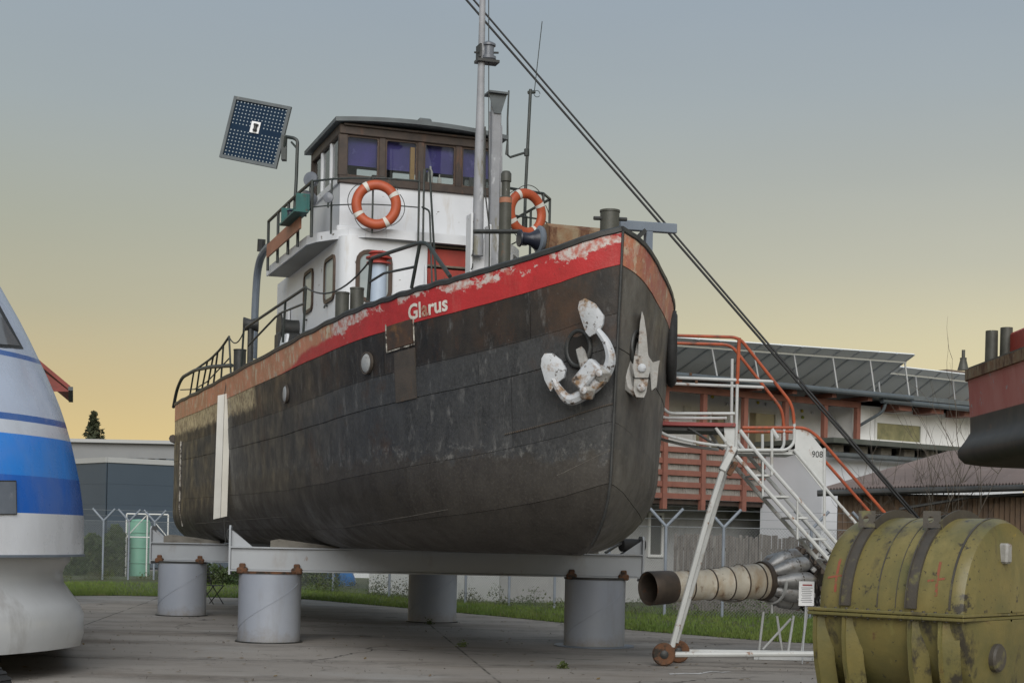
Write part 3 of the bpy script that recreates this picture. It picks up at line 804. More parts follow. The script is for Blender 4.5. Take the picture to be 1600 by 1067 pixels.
# ================================================================ railings of the upper deck
def railing(pts, z0, z1, name='railing', posts=None, mid=True, r=.02, m='rail'):
    mb = MB(); mb.tube([(x, y, z1) for x, y in pts], r, 8)
    rl = mb.build('top_rail', M[m], tug)
    if mid: mb = MB(); mb.tube([(x, y, (z0 + z1) / 2 + .02) for x, y in pts], r * .6, 6); mb.build('mid_rail', M[m], rl)
    for (x, y) in (posts or pts):
        mb = MB(); mb.tube([(x, y, z0), (x, y, z1)], r * .95, 8); mb.build('stanchion', M[m], rl)
    return rl
side_r = [(-4.4, -1.97), (-3.5, -1.96), (-2.6, -1.95), (-1.8, -1.94), (-.83, -1.91)]
rl = railing(side_r, 6.60, 7.51, r=.028)
front_r = [(-.83, -1.91), (-.54, -1.65), (-.33, -1.35), (-.19, -1.05), (-.12, -.7), (-.10, -.30)]
rl2 = railing(front_r, 6.62, 7.51, posts=[(-.54, -1.65), (-.19, -1.05), (-.10, -.30)], r=.017)
port_r = [(-4.4, 2.1), (-2.8, 2.1), (-1.4, 2.1), (-.45, 2.1), (-.10, 1.85), (.05, 1.15)]
railing(port_r, 6.60, 7.51, r=.024)
# double stanchion hoop and boarding ladder at the companionway
for dy, top in ((-.30, 7.68), (-.22, 7.72)):
    mb = MB(); mb.tube([(-.10, dy, 6.5), (-.12, dy, top)], .018, 8); mb.build('hand_stanchion', M['rail'], tug)
mb = MB(); mb.tube(fillet([(-.12, -.22, 7.5), (-.12, -.20, 7.72), (-.08, -.14, 7.72), (.25, -.02, 5.0)], .05), .018, 8); mb.build('ladder_handrail', M['rail'], tug)
mb = MB(); mb.tube(fillet([(-.12, -.24, 7.1), (.12, -.18, 7.0), (.3, -.12, 4.9)], .08), .016, 8); mb.build('ladder_handrail', M['rail'], tug)
# name board, starboard light box, lamps on the starboard wing
a, b = Ly(418, 400, -2.03), Ly(470, 357, -2.03)
mb = MB(); mb.prism([(0, 0), (b.x - a.x, 0), (b.x - a.x, .24), (0, .24)], (a.x, -2.02, 6.78), (1, 0, 0), (0, 0, 1), (0, -.03, 0)); nb = mb.build('name_board', M['nameboard'], tug, label='faded orange board with worn paint')
gx = Ly(468, 346, -2.0).x
mb = MB(); mb.box((gx, -1.99, 7.14), (1.3, .05, .27), ch=.01); mb.box((gx + .62, -2.09, 7.14), (.05, .2, .27)); mb.box((gx - .62, -2.09, 7.14), (.05, .2, .27)); mb.box((gx, -2.10, 6.99), (1.3, .24, .03)); sl = mb.build('sidelight_box', M['teal'], tug)
mb = MB(); mb.lathe([(.07, 0), (.07, .03), (.05, .05), (.05, .14), (.065, .16), (.02, .19)], (gx - .3, -2.1, 7.01), (0, 0, 1), 12); mb.build('sidelight', M['navy'], sl)
def floodlight(p, d, r, name='floodlight'):
    p = Vector(p); mb = MB(); mb.lathe([(r * .3, -r * 1.3), (r * .75, -r * .9), (r * .98, -r * .2), (r, 0), (r * .95, .015), (r * .2, .03)], p, d, 18); o = mb.build(name, M['lamp'], tug)
    mb = MB(); mb.tube([p - Vector(d).normalized() * r * .6, p - Vector((0, 0, r * 1.2)), p - Vector((0, 0, r * 1.9))], .018, 6); mb.build('lamp_bracket', M['rail'], o)
floodlight(Ly(485, 280, -1.85), (.6, -.5, .1), .13)
floodlight(Ly(478, 312, -1.9), (.2, -.9, -.2), .15)
floodlight(Ly(513, 309, -1.75), (.8, -.4, 0), .085)
# aft: boat davit, winch, fairlead and ventilators behind the deckhouse
mb = MB(); q = [Ly(396, 560, -1.75), Ly(399, 470, -1.75), Ly(402, 425, -1.75), Ly(407, 403, -1.75), Ly(418, 386, -1.75), Ly(436, 378, -1.75)]
mb.tube(fillet(q, .5, 5), .075, 10); mb.build('boat_davit', M['greybl'], tug)
mb = MB(); p = Ly(408, 384, -1.75); mb.tube([p + Vector((0, 0, -.12)), p + Vector((.05, 0, .12))], .08, 8); mb.build('davit_head', M['black'], tug)
p = Ly(432, 507, -1.9)
mb = MB(); mb.lathe([(.27, -.26), (.27, -.23), (.16, -.22), (.15, 0), (.16, .22), (.27, .23), (.27, .26)], (p.x, p.y + .3, p.z - .05), (0, 1, 0), 20); wn = mb.build('towing_winch', M['black'], tug)
mb = MB(); mb.box((p.x, p.y + .3, (DK + p.z) / 2 - .1), (.4, .6, p.z - DK - .1), ch=.03); mb.build('winch_base', M['black'], wn)
p = Ly(392, 507, -2.0); mb = MB(); mb.lathe([(.12, -.15), (.14, -.14), (.10, 0), (.14, .14), (.12, .15)], p, (.2, 1, 0), 16); mb.tube([p, (p.x, p.y, DK)], .06, 8); mb.build('fairlead', M['black'], tug)
p = Ly(456, 540, -2.0); mb = MB(); mb.box((p.x, -1.95, DK + .45), (.5, .35, .9), ch=.04); mb.build('deck_locker', M['black'], tug)
# hatch lid standing open beside the deckhouse
p = Ly(445, 495, -1.9); mb = MB(); mb.prism(rrect(.55, .62, .1), (p.x, -1.92, 4.95), (1, 0, 0), (0, .2, 1), (0, -.04, 0)); mb.build('hatch_lid', M['white'], tug)
# ================================================================ bulwark rails and chains (starboard)
def tb(name, pts, r, m='rail', n=8, parent=tug):
    mb = MB(); mb.tube(pts, r, n); return mb.build(name, M[m], parent)
yb = -2.42
hr = tb('hand_rail', fillet([Ly(575, 470, yb), Ly(580, 404, yb), Ly(657, 379, yb + .12), Ly(668, 381, yb + .16), Ly(703, 432, -2.2)], .08), .024)
tb('mid_rail', [Ly(577, 441, yb), Ly(600, 427, yb + .03), Ly(648, 417, yb + .12)], .016, parent=hr)
tb('stanchion', [Ly(656, 381, yb + .12), Ly(643, 450, yb + .12)], .022, parent=hr)
def sag(a, b, d, n=12):
    return [a.lerp(b, i / n) - Vector((0, 0, 4 * d * (i / n) * (1 - i / n))) for i in range(n + 1)]
tb('safety_rope', sag(Ly(579, 406, yb), Ly(479, 450, yb), .22), .012, 'rope')
h2 = tb('hand_rail', [Ly(478, 449, yb), Ly(430, 481, yb), Ly(384, 512, yb)], .024)
tb('mid_rail', [Ly(476, 474, yb), Ly(441, 488, yb), Ly(430, 496, yb), Ly(388, 540, yb)], .018, parent=h2)
for (u, v0, v1) in ((478, 449, 520), (446, 470, 535), (381, 513, 575)): tb('stanchion', [Ly(u, v0, yb), Ly(u - 4, v1, yb)], .02, parent=h2)
tb('safety_rope', sag(Ly(382, 515, yb), Ly(358, 526, yb), .18), .012, 'rope')
# stern guard: bent bow rail with uprights
ys_ = -2.35
g = tb('stern_guard', fillet([Ly(271, 636, ys_), Ly(276, 610, ys_), Ly(284, 590, ys_), Ly(305, 578, ys_), Ly(330, 573, ys_), Ly(362, 571, ys_)], .5, 5), .04)
tb('guard_top_rail', fillet([Ly(305, 578, ys_), Ly(330, 560, ys_), Ly(345, 545, ys_), Ly(358, 526, ys_)], .4), .024, parent=g)
for (u0, v0, u1, v1) in ((358, 527, 361, 590), (349, 540, 345, 598), (340, 551, 333, 604), (333, 558, 323, 610), (324, 565, 314, 616), (312, 576, 306, 617), (303, 580, 296, 622)):
    tb('upright', [Ly(u0, v0, ys_), Ly(u1, v1, ys_)], .02, parent=g)
tb('guard_brace', [Ly(282, 609, ys_), Ly(304, 608, ys_), Ly(324, 596, ys_), Ly(358, 560, ys_)], .014, parent=g)
mb = MB(); mb.tube(catmull([tuple(Vector((-12.0, s * 1, 0))) for s in ()] or [(-13.9, -1.9, 5.2), (-14.6, -1.0, 5.25), (-14.7, 0, 5.25), (-14.6, 1.0, 5.25), (-13.9, 1.9, 5.2)], 6), .04, 8)
for q in ((-14.0, -1.9), (-14.65, -.6), (-14.65, .6), (-14.0, 1.9)): mb.tube([(q[0], q[1], 4.6), (q[0], q[1], 5.22)], .03, 8)
mb.build('stern_rail', M['rail'], g)
# ================================================================ mast, posts, aerials
mt = 2.05
M['mastshaded'] = paint('flaking_mast_shaded', (.31, .315, .335), (.24, .245, .26), 2.5, .55, layers=[((.20, .19, .15), 3.2, .54, .60, (1, 1, .25)), ((.52, .53, .55), 4, .58, .66, (1, 1, .4)), ((.12, .07, .045), 10, .64, .69, None)], bump=.25, bs=20)  # flaking paint whose greyed base has the mast's shade put into it
p0, p1 = Lx(746, 400, mt), Lx(754, 0, mt)
mb = MB(); ex = p0 + (p1 - p0) * 1.25
mb.tube([p0, p0.lerp(ex, .3), p0.lerp(ex, .55), ex], [.088, .074, .054, .038], 14); mast = mb.build('mast', M['mastshaded'], tug, label='tall mast with flaking white paint')
tb('halyard', [p0 + Vector((.05, .16, .2)), ex + Vector((0, .075, 0))], .008, 'rope', 5, mast)
q = Lx(763, 83, mt)
mb = MB(); mb.lathe([(.10, -.12), (.12, -.10), (.12, -.06), (.085, -.05), (.085, .09), (.11, .10), (.11, .13), (.04, .17)], q, (0, 0, 1), 14); lt = mb.build('masthead_light', M['lamp'], mast)
mb = MB(); mb.box(q + Vector((0, -.02, -.14)), (.2, .34, .04)); mb.tube([q + Vector((0, -.22, -.02)), q + Vector((0, .16, .02))], .016, 6); mb.box(q + Vector((0, -.15, .0)), (.2, .03, .2)); mb.build('light_bracket', M['black'], mast)
# tabernacle at the mast foot
c = Lx(748, 372, mt)
mb = MB(); mb.box((c.x - .02, c.y - .14, (DK + c.z + .35) / 2), (.26, .035, c.z + .35 - DK), ch=.01); mb.box((c.x - .02, c.y + .15, (DK + c.z + .2) / 2), (.26, .035, c.z + .2 - DK), ch=.01); mb.box((c.x - .10, c.y, (DK + c.z) / 2), (.03, .26, c.z - DK)); mb.build('mast_tabernacle', M['whitechip'], mast)
mb = MB(); mb.box((c.x + .08, c.y + .02, 5.42), (.12, .24, .28), ch=.02); mb.build('junction_box', M['black'], mast)
for z in (5.55, 5.75, 5.95):
    tb('cleat_hook', fillet([(c.x + .11, c.y - .14, z), (c.x + .17, c.y - .14, z), (c.x + .17, c.y - .14, z + .07)], .03), .010, 'black', 6, mast)
tb('cable_run', [c + Vector((.12, .14, -1.1)), c + Vector((.12, .13, .1)), p0.lerp(p1, .25) + Vector((.11, .06, 0)), p0.lerp(p1, .5) + Vector((.09, .05, 0))], .012, 'rope', 5, mast)
# signal post with flared head plate
pt, pb = Lx(775, 150, .95), Lx(772, 330, .95)
mb = MB(); mb.box(((pt.x + pb.x) / 2, (pt.y + pb.y) / 2, (pt.z + 5.0) / 2), (.14, .15, pt.z - 5.0), ch=.015); sp_ = mb.build('signal_post', M['mastshaded'], tug)
mb = MB(); mb.box((pt.x, pt.y, pt.z + .02), (.30, .32, .03)); mb.prism([(-.15, 0), (-.06, -.3), (.06, -.3), (.15, 0)], (pt.x + .08, pt.y, pt.z), (0, 1, 0), (0, 0, 1), (.012, 0, 0)); mb.build('head_plate', M['roof'], sp_)
tb('post_stay', [Lx(765, 175, .9), Lx(765, 345, .9)], .014, 'mastshaded', 6, sp_)
tb('conduit', fillet([Lx(777, 205, 1.0), Lx(777, 196, 1.0), Lx(783, 196, 1.0), Lx(783, 330, 1.0)], .04), .02, 'mastshaded', 6, sp_)
tb('conduit', [Lx(778, 205, 1.0), Lx(774, 330, 1.0)], .012, 'mastshaded', 6, sp_)
# aerials
ap = tb('aerial_pole', [Lx(829, 140, -.6), Lx(821, 300, -.6), Lx(820, 340, -.6)], .028, 'rail')
tb('whip_aerial', [Lx(835, 142, -.6), Lx(847, 34, -.6)], .008, 'rail', 5, ap)
tb('clamp', [Lx(825, 145, -.6), Lx(836, 144, -.6)], .03, 'rail', 6, ap)
tb('aerial_foot', [Lx(820, 338, -.6), Vector((-.6, Lx(820, 338, -.6).y, 6.72))], .05, 'rail', 8, ap)
c = Lx(839, 147, -.6); tb('coax_loop', arc_pts(c, .055, 0, 330, 14, (0, 1, 0), (0, 0, 1)), .006, 'rail', 5, ap)
tb('bracket_arm', [Lx(793, 242, -.6), Lx(797, 246, -.6), Lx(823, 238, -.6)], .020, 'rail', 6, ap)
tb('rod_aerial', [Lx(792, 242, -.6), Lx(793, 222, -.6), Lx(793, 185, -.6), Lx(795, 142, -.6)], [.03, .018, .016, .014], 'rail', 6, ap)
tb('clamp', [Lx(823, 233, -.6), Lx(823, 244, -.6)], .045, 'rail', 6, ap)
# exhaust / vent pipe forward
b_, t_ = Lx(789, 400, 3.2), Lx(791, 268, 3.2); R_ = .088
mb = MB(); zz = lambda v: Lx(790, v, 3.2).z
mb.lathe([(R_, 4.1), (R_, zz(316)), (R_ * 1.02, zz(314)), (R_ * 1.02, zz(309)), (R_ * .70, zz(307)), (R_ * .70, zz(285)), (R_ * .88, zz(284)), (R_ * .88, zz(272)), (R_ * .6, zz(268)), (.01, zz(267))], (t_.x, t_.y, 0), (0, 0, 1), 18); ep_ = mb.build('exhaust_pipe', M['pipe'], tug)
mb = MB(); mb.lathe([(R_ * 1.0, zz(318)), (R_ * 1.05, zz(318)), (R_ * 1.05, zz(310)), (R_ * 1.0, zz(310))], (t_.x, t_.y, 0), (0, 0, 1), 18, False, False); mb.build('lagging_band', M['nameboard'], ep_)
tb('cross_shaft', [Lx(740, 362, 4.6), Lx(815, 362, 4.6)], .03, 'black')
# windlass: rusty cover box, dark blue warping drum
wl0, wl1 = Lx(848, 372, 5.0), Lx(966, 374, 5.0)
mb = MB(); hW = wl1.y - wl0.y
mb.prism([(-.22, -.24), (.26, -.24), (.26, .12), (.14, .19), (-.12, .19), (-.22, .1)], (5.0, wl0.y, wl0.z - .02), (1, 0, 0), (0, 0, 1), (0, hW, 0)); wl = mb.build('windlass_cover', M['rusty'], tug, 25)
mb = MB(); mb.box((5.0, wl0.y + hW / 2, (4.0 + wl0.z - .25) / 2), (.34, hW * .85, wl0.z - .25 - 4.0)); mb.build('windlass_bed', M['black'], wl)
mb = MB(); mb.lathe([(.16, 0), (.19, .02), (.18, .06), (.16, .08)], (5.0, wl0.y - .08, wl0.z - .03), (0, 1, 0), 18); mb.build('end_plate', M['greybl'], wl)
mb = MB(); mb.lathe([(.03, -.26), (.11, -.255), (.115, -.235), (.085, -.21), (.08, -.12), (.10, -.07), (.135, -.02), (.14, 0)], (5.0, wl0.y - .08, wl0.z - .03), (0, 1, 0), 18); mb.build('warping_drum', M['navy'], wl)
# bow davit beam
e0, e1 = Lx(968, 352, 6.1), Lx(1056, 358, 6.1)
mb = MB(); mb.bar(e0, e1, .09, .12, ch=.008); dv = mb.build('bow_davit', M['greybl'], tug)
pp = Lx(1013, 360, 6.1); mb = MB(); mb.bar((6.1, pp.y, 4.3), (6.1, pp.y, pp.z - .02), .09, .09); mb.build('davit_post', M['greybl'], dv)
mb = MB(); mb.bar(Lx(982, 385, 6.15), Lx(1008, 360, 6.15), .06, .05); mb.build('davit_brace', M['black'], dv)
for (u, v) in ((1023, 412), (1035, 434)):
    p = Lx(u, v, 5.6); mb = MB(); mb.tube([p - Vector((0, 0, .18)), p, p + Vector((.03, -.05, .06))], .02, 6); mb.build('cleat', M['black'], tug)
# hawse rings around the anchor holes
HAW = {}
for side, (u, v) in ((-1, (905, 545)), (1, (993, 545))):
    k, w = hullhit(u, v, side); p, n = HP(k, w, side, .0, True); HAW[side] = (p, n, k, w)
    ux = Vector((-n.y, n.x, 0)).normalized() * (1 if side < 0 else -1); uz = n.cross(ux) * (1 if side < 0 else -1)
    mb = MB(); pts = [p + n * .02 + ux * .15 * math.cos(a) + uz * .21 * math.sin(a) for a in [2 * math.pi * q / 24 for q in range(24)]]
    mb.tube(pts, .026, 8, closed=True); mb.build('hawse_ring', M['black'], hull)
    mb = MB(); mb.prism([(.15 * math.cos(2 * math.pi * q / 20), .21 * math.sin(2 * math.pi * q / 20)) for q in range(20)], p + n * .012, ux, uz, n * .006); mb.build('hawse_mouth', paint('hawse_dark', (.012, .011, .01), None, 1, .9), hull)
# ================================================================ things carried by the tug
def ship_thing(name, label, cat, base_local, group=None):
    w = toW(base_local); return thing(name, label, cat, w, 0, group)
def onplane(u, v, p, n, off=0.0):
    """point of the sight line through (u, v) on the plane through p (tug coordinates) with normal n"""
    c0 = toL((0, 0, CAMH)); a, b = ray(u, v); d = toL((a, 1.0, CAMH + b)) - c0
    q = p + n * off; s = (q - c0).dot(n) / d.dot(n); return c0 + d * s
def mirror(v): return Vector((v.x, -v.y, v.z))
PORT_TURN = 24
def anchor(side, label):
    p, n = HAW[-1][0], HAW[-1][1]
    P = lambda u, v, o=.16: onplane(u, v, p, n, o)
    piv = mirror(p); rz = Matrix.Rotation(math.radians(PORT_TURN), 3, 'Z')
    fx = (lambda v: toW(v)) if side < 0 else (lambda v: toW(piv + Vector((.14, -.13, 0)) + rz @ (mirror(v) - piv)))
    base = fx(P(905, 628))
    root = thing('anchor', label, 'anchor', base, 0, None)
    def put(mb, name, m): mb.v = [fx(v) for v in mb.v]; return mb.build(name, m, root, 40)
    crown = catmull([tuple(P(*q)) for q in ((934, 516, .20), (948, 536, .20), (954, 560, .18), (947, 582, .16), (930, 602, .15), (908, 618, .15), (889, 624, .16), (874, 609, .18), (863, 590, .20))], 4)
    N = len(crown); mb = MB(); mb.tube(crown, [.034 + .042 * math.sin(math.pi * i / (N - 1)) for i in range(N)], 8); put(mb, 'crown', M['anchor'])
    for poly in ([(903, 482), (905, 471), (914, 466), (929, 474), (943, 493), (942, 506), (936, 518), (921, 526), (915, 519), (908, 499)], [(845, 572), (846, 560), (851, 552), (863, 552), (876, 562), (884, 576), (881, 590), (870, 598), (860, 611), (851, 594)]):
        mb = MB(); b = len(mb.v); cu = sum(q[0] for q in poly) / len(poly); cv = sum(q[1] for q in poly) / len(poly)
        front = [P(u, v, .20 + .07 * (1 if i in (0, 1, 2) else .5 if i in (3, 9) else 0)) for i, (u, v) in enumerate(poly)]
        mb.v += front + [q - n * .035 for q in front] + [P(cu, cv, .26)]; L = len(poly)
        for i in range(L):
            j = (i + 1) % L; mb.f += [(i, j, 2 * L), (i, i + L, j + L, j)]
        mb.f.append(tuple(range(L, 2 * L))); put(mb, 'fluke', M['anchor'])
    mb = MB(); mb.bar(P(908, 545, -.05), P(922, 596, .12), .12, .13, up=n, ch=.02); put(mb, 'shank', M['anchordark'])
    mb = MB(); mb.bar(P(903, 604, .20), P(934, 568, .20), .20, .16, up=n, ch=.025); put(mb, 'crown_block', M['anchor'])
    for (u, v) in ((941, 584), (917, 611)):
        c = P(u, v, .17); mb = MB(); mb.box(c, (.17, .17, .17), Matrix.Rotation(.6, 3, 'Y'), ch=.03); put(mb, 'palm_lug', M['anchordark'])
        mb = MB(); mb.lathe([(.045, .05), (.045, .115), (.03, .125)], c, n, 10, False); put(mb, 'pin', M['anchor'])
    return root
anchor(-1, 'white rust-stained anchor hung flat on the broad dark side of the bow')
def port_anchor():
    p = HAW[1][0]; cl = toL((0, 0, CAMH)); n = (cl - p); n.z = 0; n.normalize()
    P = lambda u, v, o=.10: onplane(u, v, p, n, o)
    root = thing('anchor', 'compact grey-white anchor seen edge-on beyond the sharp stem of the tug', 'anchor', toW(P(1003, 624)))
    def put(mb, name, m): mb.v = [toW(v) for v in mb.v]; return mb.build(name, m, root, 40)
    def slab(px, o0, th, name, m):
        mb = MB(); f = [P(u, v, o0) for u, v in px]; L = len(f); mb.v = f + [q - n * th for q in f]
        mb.f = [tuple(range(L)), tuple(reversed(range(L, 2 * L)))] + [(i, i + L, (i + 1) % L + L, (i + 1) % L) for i in range(L)]
        return put(mb, name, m)
    slab([(1003, 486), (1006, 494), (1010, 520), (1013, 556), (1006, 562), (997, 558), (998, 530), (1000, 505)], .20, .30, 'fluke', M['anchordark'])
    mb = MB(); mb.bar(P(988, 532, -.08), P(996, 590, .10), .13, .13, up=n, ch=.02); put(mb, 'shank', M['anchordark'])
    mb = MB(); mb.tube([P(984, 556, .02), P(979, 580, .06), P(984, 606, .10), P(996, 616, .12)], [.05, .075, .07, .05], 8); put(mb, 'crown', M['anchordark'])
    slab([(991, 556), (1014, 556), (1016, 578), (1013, 590), (992, 590), (989, 575)], .26, .34, 'crown_block', M['anchordark'])
    slab([(991, 592), (1013, 592), (1010, 612), (1006, 621), (994, 620), (990, 610)], .24, .30, 'palm_lug', M['anchordark'])
    slab([(1013, 556), (1020, 566), (1031, 563), (1029, 572), (1026, 604), (1018, 610), (1016, 585)], .16, .28, 'fluke', M['anchordark'])
    for (u, v) in ((1003, 575), (1002, 605)):
        mb = MB(); mb.lathe([(.05, 0), (.05, .03), (.03, .045)], P(u, v, .25), n, 10, False); put(mb, 'pin', M['anchor'])
port_anchor()
def lifering(c, ax, R, r, label, loose=True):
    """c, ax in tug coordinates"""
    ax = Vector(ax).normalized(); u = Vector((0, 0, 1)); u = (u - ax * u.dot(ax)).normalized(); w = ax.cross(u); c = Vector(c)
    root = ship_thing('life_ring', label, 'life ring', c - u * (R + r), 'life rings on the upper rail')
    W = lambda v: toW(v)
    mb = MB(); n, m_ = 40, 12
    for i in range(n):
        a = 2 * math.pi * i / n; d = u * math.cos(a) + w * math.sin(a)
        for k in range(m_):
            b = 2 * math.pi * k / m_; mb.v.append(W(c + d * (R + r * math.cos(b)) + ax * r * .8 * math.sin(b)))
    for i in range(n):
        for k in range(m_): mb.f.append((i * m_ + k, ((i + 1) % n) * m_ + k, ((i + 1) % n) * m_ + (k + 1) % m_, i * m_ + (k + 1) % m_))
    mb.build('ring_body', M['orange'], root, 60)
    for a0 in (25, 115, 205, 295):
        mb = MB(); q = 5
        for i in range(q + 1):
            a = math.radians(a0 + 11 * i / q); d = u * math.cos(a) + w * math.sin(a)
            for k in range(m_):
                b = 2 * math.pi * k / m_; mb.v.append(W(c + d * (R + (r + .004) * math.cos(b)) + ax * (r * .8 + .004) * math.sin(b)))
        for i in range(q):
            for k in range(m_): mb.f.append((i * m_ + k, (i + 1) * m_ + k, (i + 1) * m_ + (k + 1) % m_, i * m_ + (k + 1) % m_))
        mb.build('tape_band', M['tape'], root, 60)
    mb = MB()
    for a0 in (35, 125, 215, 305):
        pts = []
        for i in range(13):
            a = math.radians(a0 + 80 * i / 12); d = u * math.cos(a) + w * math.sin(a)
            pts.append(W(c + d * (R + r + .012 + .05 * math.sin(math.pi * i / 12)) + ax * .03))
        mb.tube(pts, .007, 5)
    mb.build('grab_line', M['rope'], root)
    return root
rc = Lx(588, 320, -.12)
lifering(rc, (1, -.25, .02), .32, .082, 'orange life ring with pale tape bands hung on the rail before the white wheelhouse wall')
rc2 = Lx(822, 333, .12)
lifering(rc2, (1, .3, 0), .32, .082, 'orange life ring partly hidden behind the grey exhaust pipe')
# blue perforated signal board on its pole
def signal_board():
    Yb = 27.4
    cs = [at(367, 150, Yb), at(452, 168, Yb - .25), at(436, 264, Yb - .25), at(343, 247, Yb)]
    root = thing('signal_board', 'tilted dark blue perforated board with a white square put in for the sky-lit lamp hole on a thin pole', 'signal board', at(459, 352, 27.0))
    ex = (cs[1] - cs[0] + cs[2] - cs[3]) / 2; ey = (cs[0] - cs[3] + cs[1] - cs[2]) / 2; o = sum(cs, Vector()) / 4
    W_, H_ = ex.length, ey.length; ex.normalize(); nrm = ex.cross(ey).normalized(); ey = nrm.cross(ex).normalized()
    if nrm.y > 0: nrm = -nrm
    # plate with real round-ish holes
    nx, ny = 15, 16; mb = MB(); w, h = W_ - .1, H_ - .1; cw, ch_ = w / nx, h / ny; hr_ = .0122
    for i in range(nx):
        for j in range(ny):
            cx, cy = -w / 2 + cw * (i + .5), -h / 2 + ch_ * (j + .5)
            solid = (abs(cx + .02) < .10 and abs(cy - .08) < .12) or j == 8
            P = lambda x, y: o + ex * x + ey * y
            q = [(cx - cw / 2, cy - ch_ / 2), (cx + cw / 2, cy - ch_ / 2), (cx + cw / 2, cy + ch_ / 2), (cx - cw / 2, cy + ch_ / 2)]
            if solid: mb.add([P(*k) for k in q], [(0, 1, 2, 3)]); continue
            ox = 0.0
            ins = [(cx + ox + hr_ * math.cos(math.radians(a)), cy + hr_ * math.sin(math.radians(a))) for a in (225, 270, 315, 0, 45, 90, 135, 180)]
            out = [q[0], ((q[0][0] + q[1][0]) / 2, q[0][1]), q[1], (q[1][0], cy), q[2], ((q[2][0] + q[3][0]) / 2, q[2][1]), q[3], (q[0][0], cy)]
            b = len(mb.v); mb.v += [P(*k) for k in out] + [P(*k) for k in ins]
            for k in range(8): mb.f.append((b + k, b + (k + 1) % 8, b + 8 + (k + 1) % 8, b + 8 + k))
    mb.build('perforated_plate', paint('deep_blue_enamel', (.010, .024, .048), (.014, .03, .055), 4, .8, spec=.12, layers=[((.03, .045, .07), 5, .62, .72, None)]), root, 0)
    mb = MB(); mb.ring([(-W_ / 2, -H_ / 2), (W_ / 2, -H_ / 2), (W_ / 2, H_ / 2), (-W_ / 2, H_ / 2)], [(-W_ / 2 + .055, -H_ / 2 + .055), (W_ / 2 - .055, -H_ / 2 + .055), (W_ / 2 - .055, H_ / 2 - .055), (-W_ / 2 + .055, H_ / 2 - .055)], o + nrm * -.02, ex, ey, nrm * .05); mb.build('frame', M['roof'], root)
    c = o + ex * -.02 + ey * .08 + nrm * .012
    mb = MB(); mb.prism([(-.085, -.10), (.085, -.10), (.085, .10), (-.085, .10)], c, ex, ey, nrm * .012); mb.build('sky_hole_square', paint('sky_hole_white', (.8, .8, .8), None, 1, .4), root)  # white square put in for bright sky seen through the lamp hole
    mb = MB(); mb.lathe([(.035, -.07), (.042, -.05), (.03, -.03), (.03, .02), (.045, .03), (.045, .055), (.01, .06)], c + nrm * .03 + ex * .015, ey, 12); mb.build('lamp', M['black'], root)
    a = at(447, 214, 27.1)
    mb = MB(); mb.tube(fillet([a, at(459, 216, 27.02), at(465, 220, 27.0), at(463, 280, 27.0), at(459, 352, 27.0)], .12), .03, 8); mb.build('pole', M['rail'], root)
    mb = MB(); mb.box(at(444, 232, 27.2), (.08, .16, .42)); mb.tube([at(444, 232, 27.15), a], .03, 8); mb.tube([at(455, 222, 27.02), at(464, 232, 27.0)], .018, 6); mb.build('tilt_bracket', M['rail'], root)
signal_board()
# tall white board hung against the starboard quarter
k, w = hullhit(350, 640); hp, hn = HP(k, w, -1, 0, True)
Yb = min(toW(HP(*hullhit(352, vv))).y for vv in (620, 680, 740, 790)) - .16
mb = MB(); q = [at(340, 618, Yb), at(361, 613, Yb - .02), at(355, 806, Yb - .02), at(333, 811, Yb)]
mid_t, mid_b = at(351, 615.5, Yb - .05), at(344.5, 808.5, Yb - .05)
root = thing('hanging_board', 'tall narrow white board of two planks hung against the dark hull', 'board', (q[2] + q[3]) / 2)
for A, B, C, D in ((q[0], mid_t, mid_b, q[3]), (mid_t, q[1], q[2], mid_b)):
    mb = MB(); dv_ = Vector((0, .035, 0)); g_ = (B - A).normalized() * .004
    mb.add([A + g_, B - g_, C - g_, D + g_, A + g_ + dv_, B - g_ + dv_, C - g_ + dv_, D + g_ + dv_], [(0, 1, 2, 3), (7, 6, 5, 4), (0, 4, 5, 1), (1, 5, 6, 2), (2, 6, 7, 3), (3, 7, 4, 0)]); mb.build('plank', M['boardw'], root)
mb = MB(); mb.tube([at(350, 809, Yb), at(351, 830, Yb), at(353, 852, Yb)], .008, 5); mb.tube([mid_t, Vector((mid_t.x + .02, mid_t.y + .05, mid_t.z + .25))], .008, 5); mb.build('hanging_rope', M['rope'], root)
# tyre fender on the port side
kf, wf = hullhit(1046, 545, 1); fp, fn = HP(kf, wf, 1, .03, True)
root = ship_thing('tyre_fender', 'black tyre fender hung on the port side above the orange stair rail', 'fender', fp - Vector((0, 0, .5)))
mb = MB(); u = Vector((0, 0, 1)); w_ = fn.cross(u).normalized(); n_, m_ = 28, 10
for i in range(n_):
    a = 2 * math.pi * i / n_; d = u * math.cos(a) + w_ * math.sin(a)
    for k in range(m_):
        b = 2 * math.pi * k / m_; mb.v.append(toW(fp + d * (.42 + .10 * math.cos(b)) + fn * .07 * math.sin(b)))
for i in range(n_):
    for k in range(m_): mb.f.append((i * m_ + k, ((i + 1) % n_) * m_ + k, ((i + 1) % n_) * m_ + (k + 1) % m_, i * m_ + (k + 1) % m_))
M['rubber'] = paint('black_rubber', (.018, .018, .018), (.03, .03, .03), 8, .75, bump=.2)
mb.build('tyre', M['rubber'], root, 60)
mb = MB(); mb.tube([toW(fp + Vector((0, 0, .34))), toW(HP(kf, .02, 1, .03))], .018, 6); mb.build('chain', M['black'], root)
